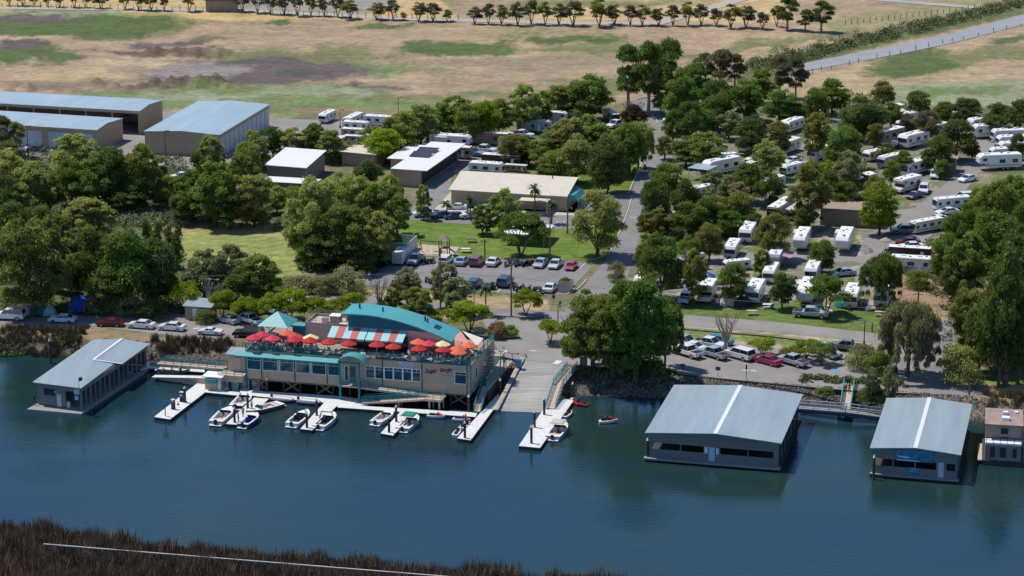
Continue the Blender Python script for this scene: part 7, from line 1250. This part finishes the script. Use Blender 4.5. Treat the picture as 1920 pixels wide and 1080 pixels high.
bench(873, 473, 'white picnic table right of the play tower'); bench(884, 454, 'brown picnic table far out on the lawn', 'timber'); bench(765, 448, 'brown picnic table by the willow clump on the lawn', 'timber', .5); bench(1410, 590, 'grey picnic table in the shade before the front row', 'timberpale'); bench(1440, 578, 'pale picnic table behind the black dome tent', 'white'); bench(1650, 592, 'grey picnic table near the weeping willow', 'timberpale')
# camp clutter: chairs and mats beside the campers
cs_ = empty('camp_chair'); MB().box(-.25, .25, -.25, .25, .38, .43).build('seat', M['plain'], cs_); MB().hexa([(-.25, .2, .43), (.25, .2, .43), (.25, .25, .43), (-.25, .25, .43)], [(-.25, .35, .95), (.25, .35, .95), (.25, .4, .95), (-.25, .4, .95)]).build('backrest', M['plain'], cs_); mb = MB()
for a in (-.22, .22): mb.bar((a, -.22, 0), (a, .25, .45), .03).bar((a, .25, 0), (a, -.22, .45), .03)
mb.build('frame', M['dark'], cs_)
mt_ = MB().box(-1.5, 1.5, -1, 1, .03, .06).build('patio_mat', M['plain']); cx_, mx_ = [], []
for x, y in ((1345, 572), (1352, 566), (1384, 560), (1432, 575), (1438, 568), (1446, 580), (1545, 585), (1553, 578), (1385, 462), (1378, 455), (1390, 490), (1480, 476), (1530, 478), (1560, 474), (1607, 470), (1690, 340), (1684, 345), (1674, 318), (1462, 530), (1495, 528), (1498, 536), (1356, 498), (1425, 470), (1618, 578), (1625, 572), (1420, 286), (1500, 262), (1480, 302), (1556, 298), (1630, 344), (1052, 334), (1030, 333)):
    cc_ = random.choice([(.05, .1, .3), (.3, .03, .03), (.04, .15, .08), (.6, .6, .58), (.05, .05, .06), (.5, .35, .15)]); cx_.append(place(cs_, P(x, y), random.uniform(0, 6.28), 1.15, cols={'seat': cc_, 'backrest': cc_}))
for x, y in ((1350, 570), (1442, 577), (1550, 583), (1384, 459), (1485, 480), (1535, 481), (1610, 476), (1688, 345), (1465, 533), (1395, 494), (1622, 577), (1376, 318), (1505, 268)):
    cc_ = random.choice([(.3, .3, .32), (.12, .2, .14), (.4, .33, .25), (.1, .13, .25)]); mx_.append(place(mt_, P(x, y), R(76), 1, cols={'patio_mat': cc_}))
number(cx_, '{n} folding camp chair from the left beside the campers', 'camp chair', 'folding chairs in the camp'); number(mx_, '{n} patio mat from the left on the ground beside the campers', 'mat', 'patio mats in the camp')
# motorbikes
mk = empty('motorbike'); wm_ = MB()
for x in (-.7, .7):
    w_ = MB().cyl((x, -.06, .32), (x, .06, .32), .32, n=12).build('wheel', M['tyre'], mk)
MB().hexa([(-.5, -.12, .45), (.35, -.12, .45), (.35, .12, .45), (-.5, .12, .45)], [(-.4, -.16, .8), (.3, -.16, .95), (.3, .16, .95), (-.4, .16, .8)]).bar((.4, 0, .95), (.7, 0, .35), .08).box(-.3, .2, -.14, .14, .25, .5).build('frame', M['paint'], mk); MB().bar((.35, -.4, 1.05), (.35, .4, 1.05), .04).build('handlebar', M['steel'], mk); MB().box(-.75, -.1, -.14, .14, .78, .88).build('saddle', M['dark'], mk)
KIDS.pop('motorbike', None); bk = []
for x, y in [(690+i*7, 502-(i % 3)*2) for i in range(6)]+[(797, 492), (804, 494), (812, 493), (945+3, 499), (956, 497), (965, 499), (972, 497), (979, 499), (988, 498), (996, 497), (680, 520), (692, 524), (738, 534), (748, 536), (800, 528), (806, 531), (812, 529), (905, 540), (926, 542), (966, 543), (973, 546), (980, 544), (987, 548), (994, 546), (1001, 549), (1008, 546), (1014, 550)]:
    bk.append(place(mk, P(x, y), R(75+random.uniform(-25, 25)), 1.1, cols={'frame': random.choice([(.02, .02, .02), (.3, .02, .03), (.03, .05, .2), (.3, .3, .32), (.02, .02, .02)])}))
number(bk, '{n} motorbike from the left in the car park', 'motorbike', 'motorbikes in the car park')
# ------------------------------------------------------------------ poles, lamps, wires, signs
def pole(x, yb, yt, label, arm=True, name='utility_pole'):
    h = hgt(yt, yb); o = empty(name, P(x, yb), UA, label, 'utility pole'); part(MB().cyl((0, 0, -.2), (0, 0, h), .17, .12, n=8), 'shaft', 'timber', o)
    if arm: part(MB().box(-.9, .9, -.06, .06, h-.6, h-.48), 'crossarm', 'timber', o)
    return o
pole(826, 586, 466, 'tall dark utility pole behind the curved teal roof'); pole(958.6, 593, 479, 'brown utility pole standing on the kerbed island by the plaza'); pole(1031, 491, 392, 'utility pole on the lawn right of the spreading tree'); pole(1064, 438, 372, 'utility pole at the corner of the tan building'); pole(1717.5, 652, 546, 'utility pole rising behind the grey green willow'); pole(909, 488, 448, 'short wooden post with crossarm on the lawn')
pole(1635, 622, 605, 'short dark post beside the right levee road', False); pole(137, 612, 604, 'short dark post beside the left levee road', False)
def wire(pts, label, r_=.022):
    mb = MB()
    for (x0, y0, b0), (x1, y1, b1) in zip(pts[:-1], pts[1:]):
        a = P(x0, b0); a.z = LZ+hgt(y0, b0); c = P(x1, b1); c.z = LZ+hgt(y1, b1); prev = a
        for k in range(1, 15): t = k/14; p = a.lerp(c, t)-Vector((0, 0, 1.0*4*t*(1-t)*min(1, (c-a).length/60))); mb.bar(prev, p, r_*2); prev = p
    return tag(mb.build('power_line', M['dark'] if r_ < .02 else M['steel']), label, 'power line')
wire([(-80, 500, 570), (533, 513, 580), (826, 508, 586), (958.6, 519, 593), (1717.5, 580, 652), (2060, 600, 690)], 'thin pale overhead line crossing the whole camp front')
wire([(826, 480, 586), (958.6, 486, 593), (1031, 398, 491), (1064, 378, 438)], 'dark overhead line running from the plaza pole to the tan building', .012)
LP = empty('lamp_post'); MB().cyl((0, 0, 0), (0, 0, 1), .085, .07, n=8).build('pole', M['dark'], LP)
def lamp(x, yb, yt, label, two=True):
    h = hgt(yt, yb); o = empty('lamp_post', P(x, yb), UA, label, 'lamp post'); part(MB().cyl((0, 0, 0), (0, 0, h), .09, .07, n=8).cyl((0, 0, 0), (0, 0, .6), .22, n=8), 'pole', 'dark', o)
    for s_ in ((-1, 1) if two else (1,)): part(MB().bar((0, 0, h), (s_*.5, 0, h), .06).box(min(s_*.45, s_*1.05), max(s_*.45, s_*1.05), -.17, .17, h-.06, h+.08), 'lamp_head', 'steel' if two else 'dark', o)
    return o
bpy.data.objects.remove(kids(LP)[0]); bpy.data.objects.remove(LP)
for a in ((1046, 612, 571, 'double headed lamp post at the plaza junction'), (1620, 648, 601, 'double headed lamp post behind the lower car park shrubs'), (1680, 700, 621, 'double headed lamp post in front of the grey green willow'), (712.5, 612, 556, 'pale headed lamp post right behind the curved roof'), (402, 592, 524, 'pale headed lamp post above the bare grey shrub'), (889, 594, 549, 'dark headed lamp post beside the shaggy palm'), (72, 375, 356, 'pale headed lamp post in the left wood'), (140, 345, 298, 'lamp post among trees below the tan storage shed')): lamp(*a)
for a in ((747, 224, 182, 'lamp post in the weeds behind the storage yard'), (311, 308, 245, 'tall dark lamp post in front of the tan storage shed'), (53, 292, 236, 'tall dark lamp post before the roller doors at far left'), (638, 240, 206, 'thin post behind the storage yard')): lamp(*a, two=False)
def flag(x, yb, yt, label, stripes):
    h = hgt(yt, yb); o = empty('flagpole', P(x, yb), 0, label, 'flagpole'); part(MB().cyl((0, 0, 0), (0, 0, h), .07, .04, n=6), 'pole', 'white', o); mb = MB(); ms = []
    for k, c in enumerate(stripes): mb.box(.05, .85, -.02, .02, h-.3-(k+1)*.26, h-.3-k*.26, c)
    mb.build('flag', [M['white'], M['redcanvas'], M['blue']], o)
flag(1117, 341, 296, 'flagpole with red white and blue flag on the camp lawn', [2, 2, 1, 0, 1, 0, 1]); flag(1137, 340, 297, 'flagpole with white and red flag nearest the road', [0, 0, 0, 1, 1])
def sign(x, yb, yt, label, m='doorblue', w_=.8, h2=.6):
    h = hgt(yt, yb); o = empty('road_sign', P(x, yb), UA, label, 'sign'); part(MB().box(-.035, .035, -.035, .035, 0, h), 'post', 'dark', o)
    if w_: part(MB().box(-w_/2, w_/2, -.06, -.036, h-h2, h), 'panel', m, o)
M['mauve'] = mat('mauve_sign', (.14, .12, .19), .7, .1)
sign(1280, 699, 682, 'mauve sign board on a post nearest the giant willow at the kerb', 'mauve'); sign(1346, 706, 687.5, 'mauve sign board on a post behind the large boat shed roof', 'mauve'); sign(1399, 712, 684, 'thin post with small plate behind the large boat shed', 'dark', .25, .8); sign(1510, 714, 701, 'small mauve sign left of the teal gangway', 'mauve', .6, .6); sign(1577, 681, 664, 'blue parking sign beside the lower shrubs', 'bluepaint', .45, .6); sign(1679, 702, 689, 'dark bin like sign at the foot of the lamp post', 'dark', .7, 1.0); sign(1038, 570, 553, 'small dark road sign at the levee road corner', 'dark', .5, .6); sign(1817, 748, 724, 'dark post sign on the dry grass at the right bank', 'brown', .3, 1.4); sign(1697, 703, 690, 'white post sign on the grass island', 'white', .4, .3)
# fence posts of the fields
fp = MB().box(-.09, .09, -.09, .09, 0, 1.4).build('fence_post', M['timber']); fpo = []; fpq = []
for k in range(17):
    t = (k+random.uniform(-.3, .3))/17; x = 1516+t*420; y = 138-t*95+random.uniform(-.6, .6); fpo.append(place(fp, P(x, y+1), 0, (1, 1, random.uniform(.5, 1.0)), cols={'fence_post': (1, 1, 1)}))
number(fpo, '{n} wooden fence post from the left beside the public road', 'fence post', 'fence posts along the public road')
for k in range(30): fpq.append(place(fp, P(1585+k*11.5, 47-k*1.35+random.uniform(-.5, .5)), 0, (1, 1, random.uniform(.8, 1.3))))
number(fpq, '{n} wooden fence post from the left beyond the canal brush', 'fence post', 'fence posts beyond the canal')
fq = []
for k in range(60): fq.append(place(fp, P(4+k*14.5, 17+k*.36+(3 if k > 30 else 0)-4), 0, (1, 1, random.uniform(.8, 1.3))))
number(fq, '{n} wooden fence post from the left behind the far farm track', 'fence post', 'fence posts behind the farm track')
wf = empty('picket_fence', P(1600, 472), UA, 'curved white picket fence beside the big fifth wheel', 'fence'); mb = MB(); pts = [(math.cos(a)*2.2+1, math.sin(a)*2.2+1, 0) for a in np.arange(-1.4, 1.5, .25)]
rail_mb(pts, .9, 2, .3, mb=mb); mb.build('railing', M['white'], wf)

for pr in [q_ for l_ in PROTO.values() for q_ in l_]+[RB1, RB2, RB3, RB4, RB5, RBC, IB, JS, TT, TA, FW, MH, MA, CC, SED, SUV, PKU, CNV, PS, PT, PR, um, tb, ch, mk]:
    if pr.name not in USED:
        for c_ in list(pr.children): bpy.data.objects.remove(c_)
        bpy.data.objects.remove(pr)
